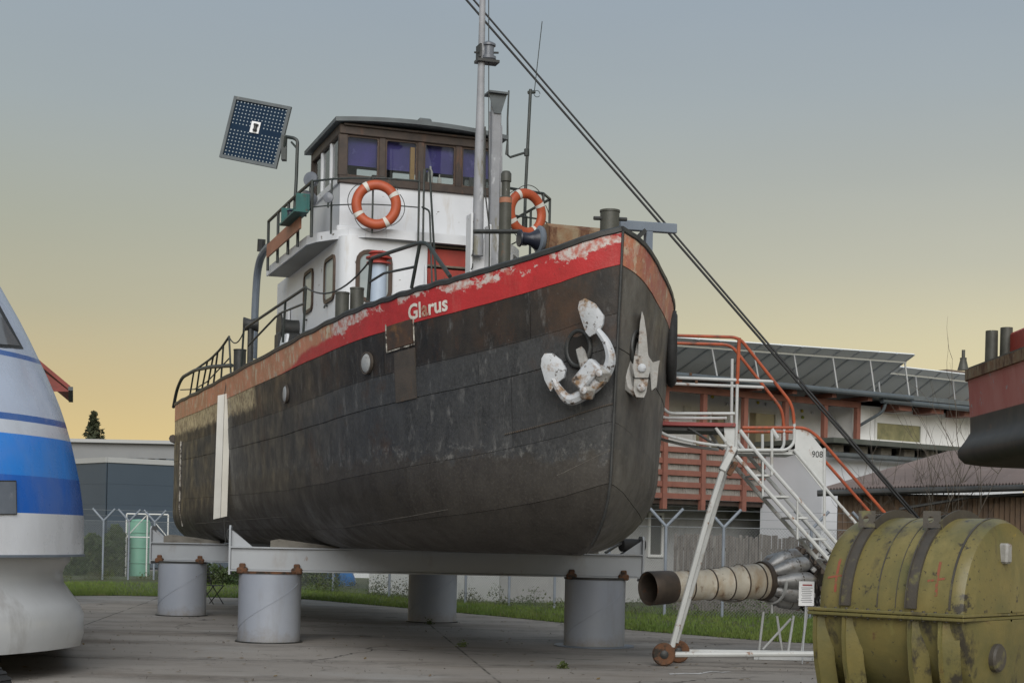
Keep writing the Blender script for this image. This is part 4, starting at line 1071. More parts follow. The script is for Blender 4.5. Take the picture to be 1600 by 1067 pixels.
# ================================================================ supports
FEET = {'fl': ground(420, 1002), 'fr': ground(928, 1009), 'bl': ground(284, 961), 'br': ground(675, 971)}
PLBL = {'fl': 'pale grey steel pillar under the end of the long beam that carries the end plate with two hooks', 'fr': 'pale grey steel pillar standing on a wide thin floor plate', 'bl': 'shaded grey pillar under the stern cross beam beside the folding chair', 'br': 'pale grey pillar with a dirty foot standing by the grass under the keel'}
for key, p in FEET.items():
    root = thing('support_pillar', PLBL[key], 'pillar', p, 0, 'pillars under the tug')
    h = 1.10; mb = MB(); mb.lathe([(.50, .0 if key != 'fr' else .02), (.50, h)], p, (0, 0, 1), 48); mb.build('tube', M['pillar'], root, 40)
    mb = MB(); mb.lathe([(.515, h), (.515, h + .035)], p, (0, 0, 1), 48); mb.build('cap_plate', M['rustlug'] if key == 'fl' else M['black'], root)
    mb = MB(); r0 = .66 if key == 'fr' else .54; mb.lathe([(r0, .002), (r0, .02)], p, (0, 0, 1), 48); mb.build('foot_plate', M['greybl'] if key == 'fr' else M['black'], root)
    mb = MB(); mb.tube([p + Vector((.502 * math.cos(a), .502 * math.sin(a), .2 + .75 * (q / 30))) for q in range(31) for a in [math.radians(-160 + 140 * q / 30)]], .006, 4); mb.build('weld_seam', M['pillar'], root)
def beam(a, b, name, label, z0, z1, wd, lplate=True, rplate=True):
    a, b = Vector((a.x, a.y, 0)), Vector((b.x, b.y, 0)); d = (b - a).normalized(); n = Vector((-d.y, d.x, 0))
    A = a - d * .62; B = b + d * .74
    root = thing(name, label, 'beam', (A + B) / 2 + Vector((0, 0, z0)), 0, 'cross beams under the tug')
    up = Vector((0, 0, 1)); mb = MB(); mb.bar(A + up * (z0 + z1) / 2, B + up * (z0 + z1) / 2, wd, z1 - z0, ch=.008); mb.build('girder', M['beam'], root)
    mb = MB(); mb.bar(A + up * (z1 + .012), B + up * (z1 + .012), wd + .1, .022); mb.bar(A + up * (z0 - .012), B + up * (z0 - .012), wd + .1, .022); mb.build('flange', M['beam'], root)
    for e, s, on in ((A, -1, lplate), (B, 1, rplate)):
        if not on: continue
        mb = MB(); hh = .30 if s < 0 else .26
        mb.prism([(-.22, z0 - .08), (.22, z0 - .08), (.22, z1 + hh), (.16, z1 + hh + .06), (-.16, z1 + hh + .06), (-.22, z1 + hh)], e + d * s * .002, n, up, d * s * .03); ep = mb.build('end_plate', M['beam'], root)
        for q in (-.08, .08):
            mb = MB(); c = e + d * s * .05 + n * q + up * (z1 + hh - .07); mb.tube([c + up * .07, c + d * s * .02 + up * .03, c + d * s * .02 - up * .05, c - up * .1], .014, 6); mb.build('hook', M['black'], ep)
        for q in (-.12, .12):
            mb = MB(); mb.prism([(0, 0), (-s * .32, 0), (0, hh - .04)], e + n * q + up * (z1 + .024) - d * s * .001, d, up, n * .02); mb.build('gusset', M['beam'], root)
    for f, s in ((a, -1), (a, 1), (b, -1), (b, 1)):
        c = f + d * s * .43 - n * (wd / 2 + .05) * (1 if n.y > 0 else -1); mb = MB(); mb.box(c + up * (z0 - .01), (.17, .13, .10), ch=.02); mb.box(c + up * (z0 + .06) , (.10, .05, .09), ch=.015); mb.build('clamp', M['rustlug'], root)
    return A, B, d
zb0, zb1 = 1.155, 1.50
A1, B1, d1 = beam(FEET['fl'], FEET['fr'], 'support_beam', 'long grey steel beam under the fore part of the tug', zb0, zb1, .36)
A2, B2, d2 = beam(FEET['bl'], FEET['br'], 'support_beam', 'shorter grey steel beam under the stern with rusty clamps', zb0, zb1, .36)
def wedge(c, d, L, w, h0, h1, label):
    mb = MB(); n = Vector((-d.y, d.x, 0)); mb.prism([(0, 0), (L, 0), (L, h1), (.12 * L, h0), (0, h0 * .8)], c - n * w / 2, d, (0, 0, 1), n * w)
    solo(mb, 'timber_wedge', M['timber'], label, 'wedge', group='timber packing on the beams')
up = Vector((0, 0, 1))
wedge(A1 + d1 * .62 + up * (zb1 + .024), d1, 1.1, .3, .13, .02, 'grey timber wedge on the long beam near its hooked end plate')
wedge(B1 - d1 * .72 + up * (zb1 + .024), -d1, .9, .3, .09, .02, 'flat timber packing on the long beam near the open-gusset end')
wedge(A2 + d2 * .25 + up * (zb1 + .024), d2, 1.2, .34, .16, .04, 'thick timber block on the stern cross beam')
# black roller fixed at the right beam end
c = B1 - d1 * .16 + up * (zb1 + .17); n1 = Vector((-d1.y, d1.x, 0))
root = thing('guide_roller', 'black rubber guide roller standing on the right end of the long beam', 'roller', c - up * .15)
mb = MB(); mb.bar(c - d1 * .16 - n1 * .0 + up * .04, c - d1 * .42 - up * .13, .2, .03); mb.build('arm', M['black'], root)
mb = MB(); mb.lathe([(.05, -.19), (.105, -.18), (.11, 0), (.105, .18), (.05, .19)], c, (d1 * .9 + n1 * .35), 16); mb.build('drum', M['rubber'], root)
# ================================================================ stay cables from a high point behind down to the ground
def cable(name, label, pts, r):
    mb = MB(); mb.tube(pts, r, 8); solo(mb, name, M['cable'], label, 'cable', group='paired stay cables')
M['cable'] = paint('black_cable', (.010, .010, .010), None, 1, .6)
top1, top2 = at(672, -65, 36.0), at(683, -66, 36.0)
bot = ground(1470, 850, 0.0) if False else at(1447, 828, 31.0)
anch = bot + (bot - top1).normalized() * 1.2
dirn = (bot - top1).normalized(); s_ = (0 - bot.z) / dirn.z; gp = bot + dirn * s_
def sagl(a, b, d, n=20): return [a.lerp(b, i / n) - up * 4 * d * (i / n) * (1 - i / n) for i in range(n + 1)]
cable('stay_cable', 'thick dark stay cable, lower of two, slanting down behind the bow to the ground', sagl(top1 + (top1 - bot) * .1, gp, .0), .025)
cable('stay_cable', 'thinner dark stay cable, upper of two, slanting down beside the thick one', [top2 + (top2 - bot) * .1, top1.lerp(bot, .70) + Vector((.055, -.02, .02)), gp + Vector((.05, -.02, 0))], .022)
# ================================================================ mobile boarding stair
def stair():
    Y0, Y1 = 21.9, 22.72
    W = lambda u, v: at(u, v, Y0)
    dY = Vector((0, Y1 - Y0, 0))
    base = ground(1037, 1056); base.y = Y0
    root = thing('boarding_stair', 'mobile white steel boarding stair with orange handrails and a red-edged platform', 'boarding stair', (W(1150, 1030).x, (Y0 + Y1) / 2, 0))
    mw = paint('stair_white', (.50, .51, .50), (.42, .43, .42), 3, .5, layers=[((.20, .10, .055), 7, .60, .68, None), ((.32, .30, .27), 3, .6, .74, None)], bump=.12)
    mo = paint('stair_orange', (.38, .082, .03), (.27, .06, .026), 4, .5, layers=[((.13, .055, .035), 6, .52, .66, None)])
    mr = paint('platform_red', (.30, .06, .055), (.22, .05, .045), 4, .6, layers=[((.10, .06, .05), 7, .58, .68, None)])
    def tb2(name, px, r, m, sides=(0, 1), rad=.1, n=8):
        for s in sides:
            mb = MB(); mb.tube(fillet([W(*q) + dY * s for q in px], rad), r, n); mb.build(name, m, root)
    # wheels with fork
    for s in (0, 1):
        c = W(1037 + 30 * s, 1039) + dY * s * .8; c.z = .165
        mb = MB(); mb.lathe([(.07, -.045), (.145, -.05), (.163, -.03), (.163, .03), (.145, .05), (.07, .045)], c, (0, 1, 0), 24); wh = mb.build('wheel', M['rustlug'], root)
        mb = MB(); mb.lathe([(.06, -.055), (.035, -.07), (.01, -.072)], c, (0, 1, 0), 12, False); mb.build('hub', M['black'], wh)
        mb = MB(); mb.bar(c + Vector((0, .07, 0)), W(1052 + 16 * s, 1000) + dY * s * .8 + Vector((0, .07, 0)), .05, .02); mb.build('fork', mw, root)
    # raking legs and base bars
    tb2('leg', [(1050, 1010), (1072, 930), (1102, 820), (1140, 700)], .042, mw, (0,), .3)
    mb = MB(); mb.tube([W(1064, 1008) + dY * .75, W(1152, 704) + dY * .75], .036, 8); mb.build('leg', mw, root)
    mb = MB(); mb.tube([W(1052, 1022), W(1290, 1021), W(1560, 1030)], .04, 8); mb.build('base_bar', mw, root)
    mb = MB(); mb.tube([W(1052, 1022) + dY * .8, W(1560, 1030) + dY * .8], .036, 8); mb.build('base_bar', mw, root)
    mb = MB(); mb.tube([W(1052, 1022), W(1052, 1022) + dY * .8], .03, 8); mb.build('cross_tie', mw, root)
    mb = MB(); mb.bar(W(1128, 735), W(1147, 698), .10, .13, up=(0, 1, 0), ch=.01); mb.build('hinge_bracket', mw, root)
    mb = MB(); mb.bar(W(1150, 722), W(1138, 742), .07, .09, up=(0, 1, 0), ch=.01); mb.build('hinge_block', M['rustlug'], root)
    # upper platform
    a, b = W(1013, 658), W(1149, 662)
    mb = MB(); mb.box(((a.x + b.x) / 2, (Y0 + Y1) / 2, a.z - .03), (b.x - a.x, Y1 - Y0 + .1, .055), ch=.008); pf = mb.build('platform', mr, root)
    mb = MB(); mb.box(((a.x + b.x) / 2 + .05, (Y0 + Y1) / 2, a.z - .09), (b.x - a.x - .2, Y1 - Y0 - .05, .05)); mb.build('platform_frame', M['black'], root)
    tb2('under_brace', [(1022, 668), (1040, 680), (1090, 692), (1135, 697)], .022, mw, (0, 1), .3)
    tb2('under_strut', [(1075, 668), (1130, 702)], .018, M['black'], (0,), .1)
    tb2('under_strut', [(1118, 668), (1134, 690)], .024, mw, (0, 1), .1)
    # gusset plate below the platform end
    mb = MB(); g_ = [W(1131, 664), W(1149, 664), W(1147, 703), W(1133, 690)]; mb.add(g_ + [q + Vector((0, .02, 0)) for q in g_], [(0, 1, 2, 3), (7, 6, 5, 4), (0, 4, 5, 1), (1, 5, 6, 2), (2, 6, 7, 3), (3, 7, 4, 0)]); mb.build('gusset', mw, root)
    # guard frames round the platform: white lower loop, orange top
    tb2('guard_loop', [(1148, 646), (1044, 646), (1031, 632), (1030, 588)], .022, mw, (0, 1), .12)
    tb2('guard_rail', [(1030, 590), (1031, 550), (1044, 524), (1155, 527), (1238, 632), (1241, 662)], .0225, mo, (0, 1), .12)
    tb2('guard_rail', [(1241, 660), (1241, 692), (1230, 703), (1152, 703)], .022, mw, (0, 1), .1)
    tb2('guard_mid_rail', [(1030, 589), (1208, 596)], .022, mw, (0, 1))
    tb2('guard_post', [(1155, 528), (1152, 600)], .026, mo, (0,)); tb2('guard_post', [(1152, 600), (1150, 700)], .022, mw, (0,))
    tb2('guard_post', [(1157, 550), (1155, 700)], .022, mw, (1,))
    mb = MB()
    for (u, v) in ((1036, 545), (1034, 590)): mb.tube([W(u, v), W(u, v) + dY], .02, 8)
    mb.build('end_rail', mo, root)
    for (u, v) in ((1079, 588), (1088, 600)):
        mb = MB(); mb.box(W(u, v) + Vector((0, .0, .03)), (.035, .04, .04)); mb.build('clip', M['rustlug'], root)
    # lower landing and flight
    a, b = W(1152, 700), W(1243, 700)
    mb = MB(); mb.box(((a.x + b.x) / 2, (Y0 + Y1) / 2, a.z - .05), (b.x - a.x, Y1 - Y0 - .08, .04)); mb.build('landing', mw, root)
    tb2('stringer', [(1156, 672), (1182, 706), (1316, 858), (1395, 950)], .029, mw, (0, 1), .1)
    tb2('stringer', [(1150, 712), (1300, 880), (1370, 962)], .030, mw, (0, 1), .1)
    tb2('lower_guard', [(1240, 702), (1296, 770), (1345, 826), (1420, 915)], .022, mw, (0,), .1)
    tb2('lower_guard_post', [(1206, 672), (1206, 742)], .022, mw, (0, 1)); tb2('lower_guard_post', [(1288, 700), (1288, 830)], .022, mw, (0,)); tb2('lower_guard_post', [(1192, 720), (1192, 775)], .016, mw, (0,)); tb2('lower_guard_post', [(1246, 778), (1246, 842)], .016, mw, (0,))
    tb2('hand_rail', [(1160, 668), (1258, 668), (1276, 680), (1392, 812), (1440, 868)], .0225, mo, (0, 1), .12)
    tb2('hand_rail_stub', [(1206, 670), (1215, 684)], .03, mw, (0,))
    for i in range(8):
        t = i / 7; u = 1186 + (1390 - 1186) * t; v = 742 + (975 - 742) * t
        mb = MB(); c = W(u, v); mb.box((c.x + .05, (Y0 + Y1) / 2, c.z), (.26, Y1 - Y0 - .09, .03), ch=.004); mb.build('step', mw, root)
    # number plate panel
    g_ = [W(1241, 668), W(1262, 672), W(1289, 706), W(1289, 770), W(1243, 712)]
    mb = MB(); mb.add(g_ + [q + Vector((0, .02, 0)) for q in g_], [(0, 1, 2, 3, 4), (9, 8, 7, 6, 5), (0, 5, 6, 1), (1, 6, 7, 2), (2, 7, 8, 3), (3, 8, 9, 4), (4, 9, 5, 0)])
    pn = mb.build('side_panel', mw, root)
    vs_, fs = text_mesh('908', .125, .001); o = W(1268, 714) + Vector((0, -.006, 0)); mb = MB(); mb.add([o + Vector((v.x * .85, 0, v.y)) for v in vs_], fs); mb.build('number', M['black'], pn, 0)
stair()
# ================================================================ jet engine on its stand
def engine():
    E0, E1 = at(1012, 919, 22.7), at(1288, 901, 24.4); K_ = (E1 - E0).length / 2.85; ax = (E1 - E0).normalized()
    upv = (up - ax * up.dot(ax)).normalized(); sd = ax.cross(upv)
    root = thing('jet_engine', 'long jet engine with dented tailpipe and silver burner cans on a light stand', 'jet engine', (E0.x * .4 + E1.x * .6, 23.85, 0))
    LP = lambda pr: [(r_, h_ * K_) for r_, h_ in pr]
    P = lambda h, r=0.0, a=0.0: E0 + ax * h * K_ + (upv * math.cos(math.radians(a)) + sd * math.sin(math.radians(a))) * r
    mt = paint('tailpipe_cream', (.46, .43, .36), (.36, .33, .27), 2.4, .5, layers=[((.26, .18, .10), 1.6, .46, .72, (2.5, 1, 1)), ((.58, .56, .50), 2.5, .54, .74, None), ((.13, .075, .04), 3.6, .60, .72, (2.0, 1, 1)), ((.05, .04, .03), 15, .66, .71, None)], bump=.25, bs=25)
    md = paint('burnt_steel', (.055, .045, .038), (.09, .07, .055), 5, .55, .5, layers=[(RUST, 6, .6, .7, None)])
    ms = paint('dull_aluminium', (.36, .36, .355), (.22, .22, .22), 5, .48, .65, layers=[((.13, .10, .075), 5, .54, .68, None), ((.05, .04, .035), 9, .6, .68, None)], bump=.12)
    mb = MB(); mb.lathe(LP([(.19, .36), (.215, .02), (.245, 0), (.25, .02), (.245, .30), (.235, .36)]), E0, ax, 32, True, False); mb.build('nozzle_ring', md, root)
    mb = MB(); mb.lathe(LP([(.225, .36), (.222, .9), (.232, .92), (.226, .95), (.235, 1.18), (.25, 1.2), (.238, 1.23), (.25, 1.4), (.268, 1.42), (.255, 1.46), (.272, 1.78)]), E0, ax, 32, False, False); tp = mb.build('tailpipe', mt, root)
    for h_, r_ in ((.935, .236), (1.21, .253), (1.43, .272), (1.70, .272), (.60, .226)):
        mb = MB(); mb.lathe([(r_ - .012, -.012), (r_ + .004, -.010), (r_ + .004, .010), (r_ - .012, .012)], E0 + ax * h_ * K_, ax, 32, False, False); mb.build('seam_ring', md, tp)
    for h, a in ((.52, -35), (1.05, -30), (1.1, -20), (.75, -50)):
        mb = MB(); mb.bar(P(h, .235, a), P(h + .015, .235, a + 18), .02, .015); mb.build('strap_lug', md, tp)
    mb = MB(); mb.lathe(LP([(.26, 1.77), (.30, 1.78), (.305, 1.84), (.27, 1.86)]), E0, ax, 32, False, False); mb.build('clamp_ring', md, root)
    mb = MB(); mb.lathe(LP([(.265, 1.84), (.22, 2.0), (.17, 2.2), (.17, 2.7), (.05, 2.78)]), E0, ax, 24, False, True); mb.build('core_casing', md, root)
    for i in range(9):
        a = i * 40 + 10
        mb = MB(); c0, c1 = P(1.86, .20, a), P(2.06, .30, a); c2, c3 = P(2.30, .36, a), P(2.44, .30, a)
        mb.tube([c0, c0.lerp(c1, .6), c1, c1.lerp(c2, .5), c2, c3], [.07, .095, .128, .13, .12, .06], 14); cn = mb.build('burner_can', ms, root)
        mb = MB(); mb.lathe([(.124, -.012), (.13, -.008), (.13, .008), (.124, .012)], c1.lerp(c2, .55), (c2 - c1), 14, False, False); mb.build('can_band', md, cn)
        q = c1.lerp(c2, .35) + (P(2.2, 1, a) - P(2.2, 0, a)) * .115; mb = MB(); mb.lathe([(.022, -.01), (.022, .03), (.012, .035)], q, (P(2.2, 1, a) - P(2.2, 0, a)), 8); mb.build('igniter_boss', ms, cn)
    rn = random.Random(5)
    mb = MB(); mb.lathe(LP([(.20, 2.36), (.36, 2.42), (.38, 2.55), (.30, 2.62), (.28, 2.9), (.1, 3.0)]), E0, ax, 20); mb.build('gearbox', paint('oily_black', (.025, .022, .02), (.05, .045, .04), 8, .4, .3), root)
    for i in range(40):
        a = rn.uniform(0, 360); h = rn.uniform(2.34, 2.9); r = rn.uniform(.36, .52)
        mb = MB(); mb.box(P(h, r, a), (rn.uniform(.05, .12), rn.uniform(.05, .12), rn.uniform(.04, .1)), Matrix.Rotation(rn.uniform(0, 3), 3, 'Y'), ch=.01); mb.build('accessory', md if i % 3 else ms, root)
    mred = paint('red_hose', (.22, .04, .03), (.12, .03, .025), 6, .5)
    for i in range(36):
        a = rn.uniform(0, 360); h = rn.uniform(2.3, 2.9); pts = [P(h, .31, a)]
        for k in range(4):
            a += rn.uniform(-35, 35); h = min(3.0, max(2.4, h + rn.uniform(-.15, .15))); pts.append(P(h, rn.uniform(.38, .54), a))
        mb = MB(); mb.tube(fillet(pts, .06, 3), rn.choice((.010, .014, .019)), 6); mb.build('pipe', (md, ms, mred, M['black'])[i % 4], root)
    mb = MB(); mb.tube(fillet([P(1.0, .235, -60), P(1.05, .25, -100), P(1.12, .27, -140), P(1.3, .31, -160), P(1.5, .30, -165)], .06, 3), .014, 6); mb.build('drain_line', ms, root)
    mb = MB(); mb.tube([P(1.35, .31, -150), P(2.75, .36, -120)], .014, 6); mb.build('control_rod', ms, root)
    # tubular stand
    mst = paint('stand_grey', (.42, .43, .43), (.34, .35, .35), 4, .5, layers=[((.18, .12, .07), 6, .62, .72, None)])
    for (t0, b0) in (((1193, 955), (1186, 1016)), ((1214, 962), (1222, 1016)), ((1240, 962), (1231, 1021)), ((1262, 948), (1252, 1022)), ((1236, 966), (1192, 1014))):
        z = 23.85 if b0[1] < 1018 else 23.55; g = at(*b0, z); g.z = max(g.z, .03); tp_ = at(*t0, 23.85)
        mb = MB(); mb.tube([tp_, g], .02, 8); mb.build('stand_leg', mst, root)
    mb = MB()
    for dy in (-.35, .3):
        a = at(1172, 1020, 23.85); mb.bar((a.x, 23.85 + dy, .03), (a.x + 1.9, 23.85 + dy, .03), .05, .05)
    mb.bar((a.x + .1, 23.45, .03), (a.x + .1, 24.2, .03), .05, .045); mb.bar((a.x + .9, 23.45, .03), (a.x + .9, 24.2, .03), .05, .045); mb.build('stand_base', mst, root)
    for h in (1.95, 2.65):
        mb = MB(); mb.lathe([(.33, -.02), (.36, -.02), (.36, .02), (.33, .02)], P(h), ax, 20, False, False, math.radians(90), math.radians(270), ref=upv); mb.tube([P(h, .34, 180), P(h, .5, 180)], .02, 6); mb.build('cradle', mst, root)
engine()
# info card on a thin post
def card():
    c = at(1260, 927, 22.9); g = Vector((c.x - .04, 22.9, 0))
    root = thing('info_card', 'small white printed info card on a thin slanted rod before the engine', 'sign', g)
    mb = MB(); mb.box(c, (.225, .012, .36), ch=.003); pc = mb.build('card', paint('card_white', (.72, .73, .74), None, 1, .4), root)
    mb = MB(); mb.tube([c + Vector((.0, .014, -.1)), g], .012, 6); mb.build('rod', M['beam'], root)
    mp = paint('print_grey', (.16, .16, .18), None, 1, .6); mq = paint('print_red', (.30, .06, .06), None, 1, .6)
    mb = MB(); mb.box(c + Vector((.01, -.0075, .125)), (.14, .002, .022)); mb.build('heading_line', mq, pc)
    rn = random.Random(2)
    mb = MB()
    for i in range(9): mb.box(c + Vector((rn.uniform(-.008, .008), -.0075, .085 - i * .026)), (.15 + rn.uniform(-.03, .02), .002, .008))
    mb.build('text_lines', mp, pc)
card()
# ================================================================ olive engine drum in the right foreground
def drum():
    A = Vector((3.05, 15.9, 0)); a = Vector((.743, -.669, 0)); q = Vector((-.669, -.743, 0)); C = A - q * 1.0; L = 1.62; zc = 1.06
    root = thing('transport_drum', 'large olive steel transport drum with bolted flange, ribs and red crosses', 'drum', C + a * L / 2)
    mo = paint('olive_paint', (.165, .132, .044), (.105, .098, .038), 2.4, .40, layers=[((.20, .165, .06), 1.6, .52, .68, (1, 1, .4)), ((.30, .22, .035), 2.6, .66, .71, (1, 1, 2)), ((.07, .058, .032), 2.2, .57, .68, (1, 1, .35)), ((.035, .03, .022), 4.5, .60, .65, None), ((.03, .026, .02), 22, .62, .66, None), ((.33, .34, .31), 3.6, .70, .73, (1, 1, .35))], bump=.12, bs=18)
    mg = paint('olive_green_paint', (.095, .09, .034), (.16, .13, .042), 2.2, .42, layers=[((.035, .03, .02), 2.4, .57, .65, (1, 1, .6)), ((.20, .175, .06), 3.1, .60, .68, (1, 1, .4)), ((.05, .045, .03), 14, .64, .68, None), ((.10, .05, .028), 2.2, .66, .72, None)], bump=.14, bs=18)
    mk = paint('drum_dark_band', (.045, .040, .034), (.07, .06, .048), 4, .5, layers=[((.13, .12, .05), 4, .58, .68, None)], bump=.15)
    ax = a; ref = -q; cz = C + up * zc; R = .93
    prof = [(.02, 0), (.80, 0), (.885, .03), (.925, .10), (R, .16), (R, L - .16), (.925, L - .10), (.885, L - .03), (.80, L), (.5, L + .03), (.02, L + .05)]
    mb = MB(); mb.lathe(prof, cz + up * .035, ax, 44, False, False, 0, math.pi, ref); us = mb.build('upper_shell', mo, root, 40)
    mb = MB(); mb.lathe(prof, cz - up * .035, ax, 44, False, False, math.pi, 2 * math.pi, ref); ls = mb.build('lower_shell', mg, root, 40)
    S = lambda s, r, deg, dz=0: cz + ax * s + (ref * math.cos(math.radians(deg)) + up * math.sin(math.radians(deg))) * r + up * dz
    # flanges
    for dz, m in ((.020, mo), (-.020, mg)):
        mb = MB(); rot = Matrix((a, -q, up)).transposed(); mb.box(cz + a * L / 2 + up * dz, (L + .08, 2.04, .034), rot, ch=.008); mb.build('flange', m, root)
    # dark hoops with standing rib and lugs
    def sweep_band(name, s, w, r0, r1, d0, d1, m, parent, dz=.035, n=30):
        mb = MB(); b = 0
        for i in range(n + 1):
            d = d0 + (d1 - d0) * i / n
            mb.v += [S(s - w / 2, r0, d, dz), S(s + w / 2, r0, d, dz), S(s + w / 2, r1, d, dz), S(s - w / 2, r1, d, dz)]
        for i in range(n):
            for k in range(4): mb.f.append((i * 4 + k, i * 4 + (k + 1) % 4, (i + 1) * 4 + (k + 1) % 4, (i + 1) * 4 + k))
        mb.f += [(0, 1, 2, 3), tuple(n * 4 + k for k in (3, 2, 1, 0))]
        return mb.build(name, m, parent, 40)
    for s in (.36, 1.08):
        bd = sweep_band('hoop', s, .10, R - .01, R + .03, 2, 178, mk, us)
        sweep_band('hoop_rib', s + .055, .014, R - .01, R + .085, 20, 120, mk, us)
        sweep_band('hoop_rib', s - .055, .012, R - .01, R + .05, 100, 178, mk, us)
        c = S(s - .02, R + .05, 122, .05)
        mb = MB(); hole = [(.028 * math.cos(math.radians(45 + 360 * k / 12)) - .01, .032 * math.sin(math.radians(45 + 360 * k / 12))) for k in range(12)]
        outr = []
        for k in range(12):
            t = math.radians(45 + 360 * k / 12); m_ = max(abs(math.cos(t)), abs(math.sin(t))); outr.append((.085 * math.cos(t) / m_, .085 * math.sin(t) / m_))
        fx = (a * .93 - q * -.37).normalized(); fx = Vector((.95, -.31, 0)).normalized(); nn = fx.cross(up)
        mb.ring(outr, hole, c + up * .06, fx, up, -nn * .012 if nn.y > 0 else nn * .012); mb.build('lifting_lug', mk, us)
        mb = MB(); mb.bar(c + up * .14, S(s + .02, R + .03, 100, .06), .02, .012); mb.build('lug_strap', mk, us)
    sweep_band('seam_strip', .70, .012, R - .004, R + .006, 2, 178, mk, us); sweep_band('seam_strip', .90, .008, R - .004, R + .004, 60, 178, mk, us)
    sweep_band('end_seam', L - .15, .02, R - .006, R + .008, 2, 178, mk, us)
    # red painted crosses
    mr = paint('red_chalk', (.26, .055, .035), (.20, .075, .04), 9, .7, layers=[((.13, .11, .04), 22, .52, .60, None)])
    def strip(s0, d0, s1, d1, w):
        mb = MB(); n = 8
        for i in range(n + 1):
            t = i / n; s, d = s0 + (s1 - s0) * t, d0 + (d1 - d0) * t
            vx, vy = (s1 - s0), math.radians(d1 - d0) * R; ln = math.hypot(vx, vy); nx, ny = -vy / ln * w, vx / ln * w
            mb.v += [S(s + nx, R + .0025, d + math.degrees(ny / R), .035), S(s - nx, R + .0025, d - math.degrees(ny / R), .035)]
        for i in range(n): mb.f.append((2 * i, 2 * i + 1, 2 * i + 3, 2 * i + 2))
        mb.build('painted_cross', mr, us, 0)
    for s in (.20, 1.30):
        strip(s, 148, s + .02, 170, .014); strip(s - .09, 161, s + .10, 159, .011)
    # feet / saddle fins under the flange
    for s in (.03, .36, 1.08, 1.40):
        for sg in (1, -1):
            mb = MB(); th = .035
            outer = [(.98, -.04), (.985, -.25), (.95, -.5), (.86, -.78), (.78, -1.0), (.75, -1.06)]
            inner = [(.42, -1.06), (.45, -.86), (.62, -.68), (.78, -.46), (.88, -.25), (.92, -.04)]
            poly = outer + inner
            mb.prism([(x * sg, z) for x, z in poly], cz + a * (s - th / 2), q, up, a * th); fn_ = mb.build('saddle_fin', mg, ls)
            mb = MB(); b = len(mb.v)
            for (x, z) in outer: mb.v += [cz + a * (s - .02) + q * x * sg + up * z, cz + a * (s + .16) + q * (x - .10) * sg + up * z]
            for i in range(len(outer) - 1): mb.f.append((2 * i, 2 * i + 1, 2 * i + 3, 2 * i + 2))
            mb.v = [v for v in mb.v]; nb = len(mb.v); mb.v += [v - q * sg * .012 for v in mb.v]; mb.f += [tuple(k + nb for k in f) for f in list(mb.f)]; mb.build('saddle_web', mg, ls)
    mb = MB()
    for sg in (1, -1): mb.bar(C + q * .62 * sg + a * -.02 + up * .045, C + q * .62 * sg + a * (L + .02) + up * .045, .10, .09, ch=.01)
    mb.build('skid', mk, ls)
    # end fittings
    e = cz + ax * (L + .03)
    mb = MB(); mb.lathe([(.14, -.02), (.14, .05), (.12, .07), (.02, .075)], cz + ax * (L + .02) - up * .40 + q * .30, ax, 20, False); mb.build('drain_cover', mk, ls)
    mb = MB(); mb.box(cz + ax * (L + .04) + up * .62 + q * .15, (.10, .12, .20), Matrix((a, -q, up)).transposed(), ch=.02); mb.build('latch', M['anchordark'], us)
    # bolts along the flange
    for i in range(14):
        s = .03 + (L - .06) * i / 13
        for sg in (1, -1): mb = MB(); mb.lathe([(.016, -.05), (.016, .05)], cz + a * s + q * sg * .985, up, 6); mb.build('flange_bolt', mk, root)
drum()
# ================================================================ streamlined blue and white vehicle nose (left)
def fit_nose(px_outline, yc, hw, Ln, sgn=1, expo=2.0, nphi=40):
    out = []
    for (u, v) in px_outline:
        best = None
        for i in range(nphi + 1):
            ph = math.radians(-90 + 180 * i / nphi); dx = Ln * (1 - max(math.cos(ph), 0) ** (2 / expo)); y = yc + hw * math.sin(ph); a, b = ray(u, v)
            xn = a * y + sgn * dx
            if best is None or sgn * xn < sgn * best[0]: best = (xn, CAMH + b * y)
        out.append(best)
    return out
def nose_body(outline, yc, hw, Ln, xback, sgn=1, expo=2.0, nphi=20):
    """outline: list of (x_nose, z) from bottom to top; plan is a half ellipse of length Ln, then straight to xback"""
    mb = MB(); cols = []
    for (xn, z) in outline:
        row = []
        cs = [(xback, -hw)] + [(xn - sgn * Ln * (1 - max(math.cos(math.radians(-90 + 180 * i / nphi)), 0.0) ** (2 / expo)), hw * math.sin(math.radians(-90 + 180 * i / nphi))) for i in range(nphi + 1)] + [(xback, hw)]
        for (x, y) in cs: row.append(len(mb.v)); mb.v.append(Vector((x, yc + y, z)))
        cols.append(row)
    for r0, r1 in zip(cols[:-1], cols[1:]):
        for i in range(len(r0) - 1): mb.f.append((r0[i], r0[i + 1], r1[i + 1], r1[i]))
        mb.f.append((r0[-1], r0[0], r1[0], r1[-1]))
    mb.f.append(tuple(cols[0])); mb.f.append(tuple(reversed(cols[-1])))
    return mb
def surf_y(x, xn, yc, hw, Ln, expo=2.0):
    c = 1 - (xn - x) / Ln
    if c <= 0: return yc - hw
    c = min(c, 1.0); ang = math.acos(min(1.0, c ** (expo / 2))); return yc - hw * math.sin(ang)
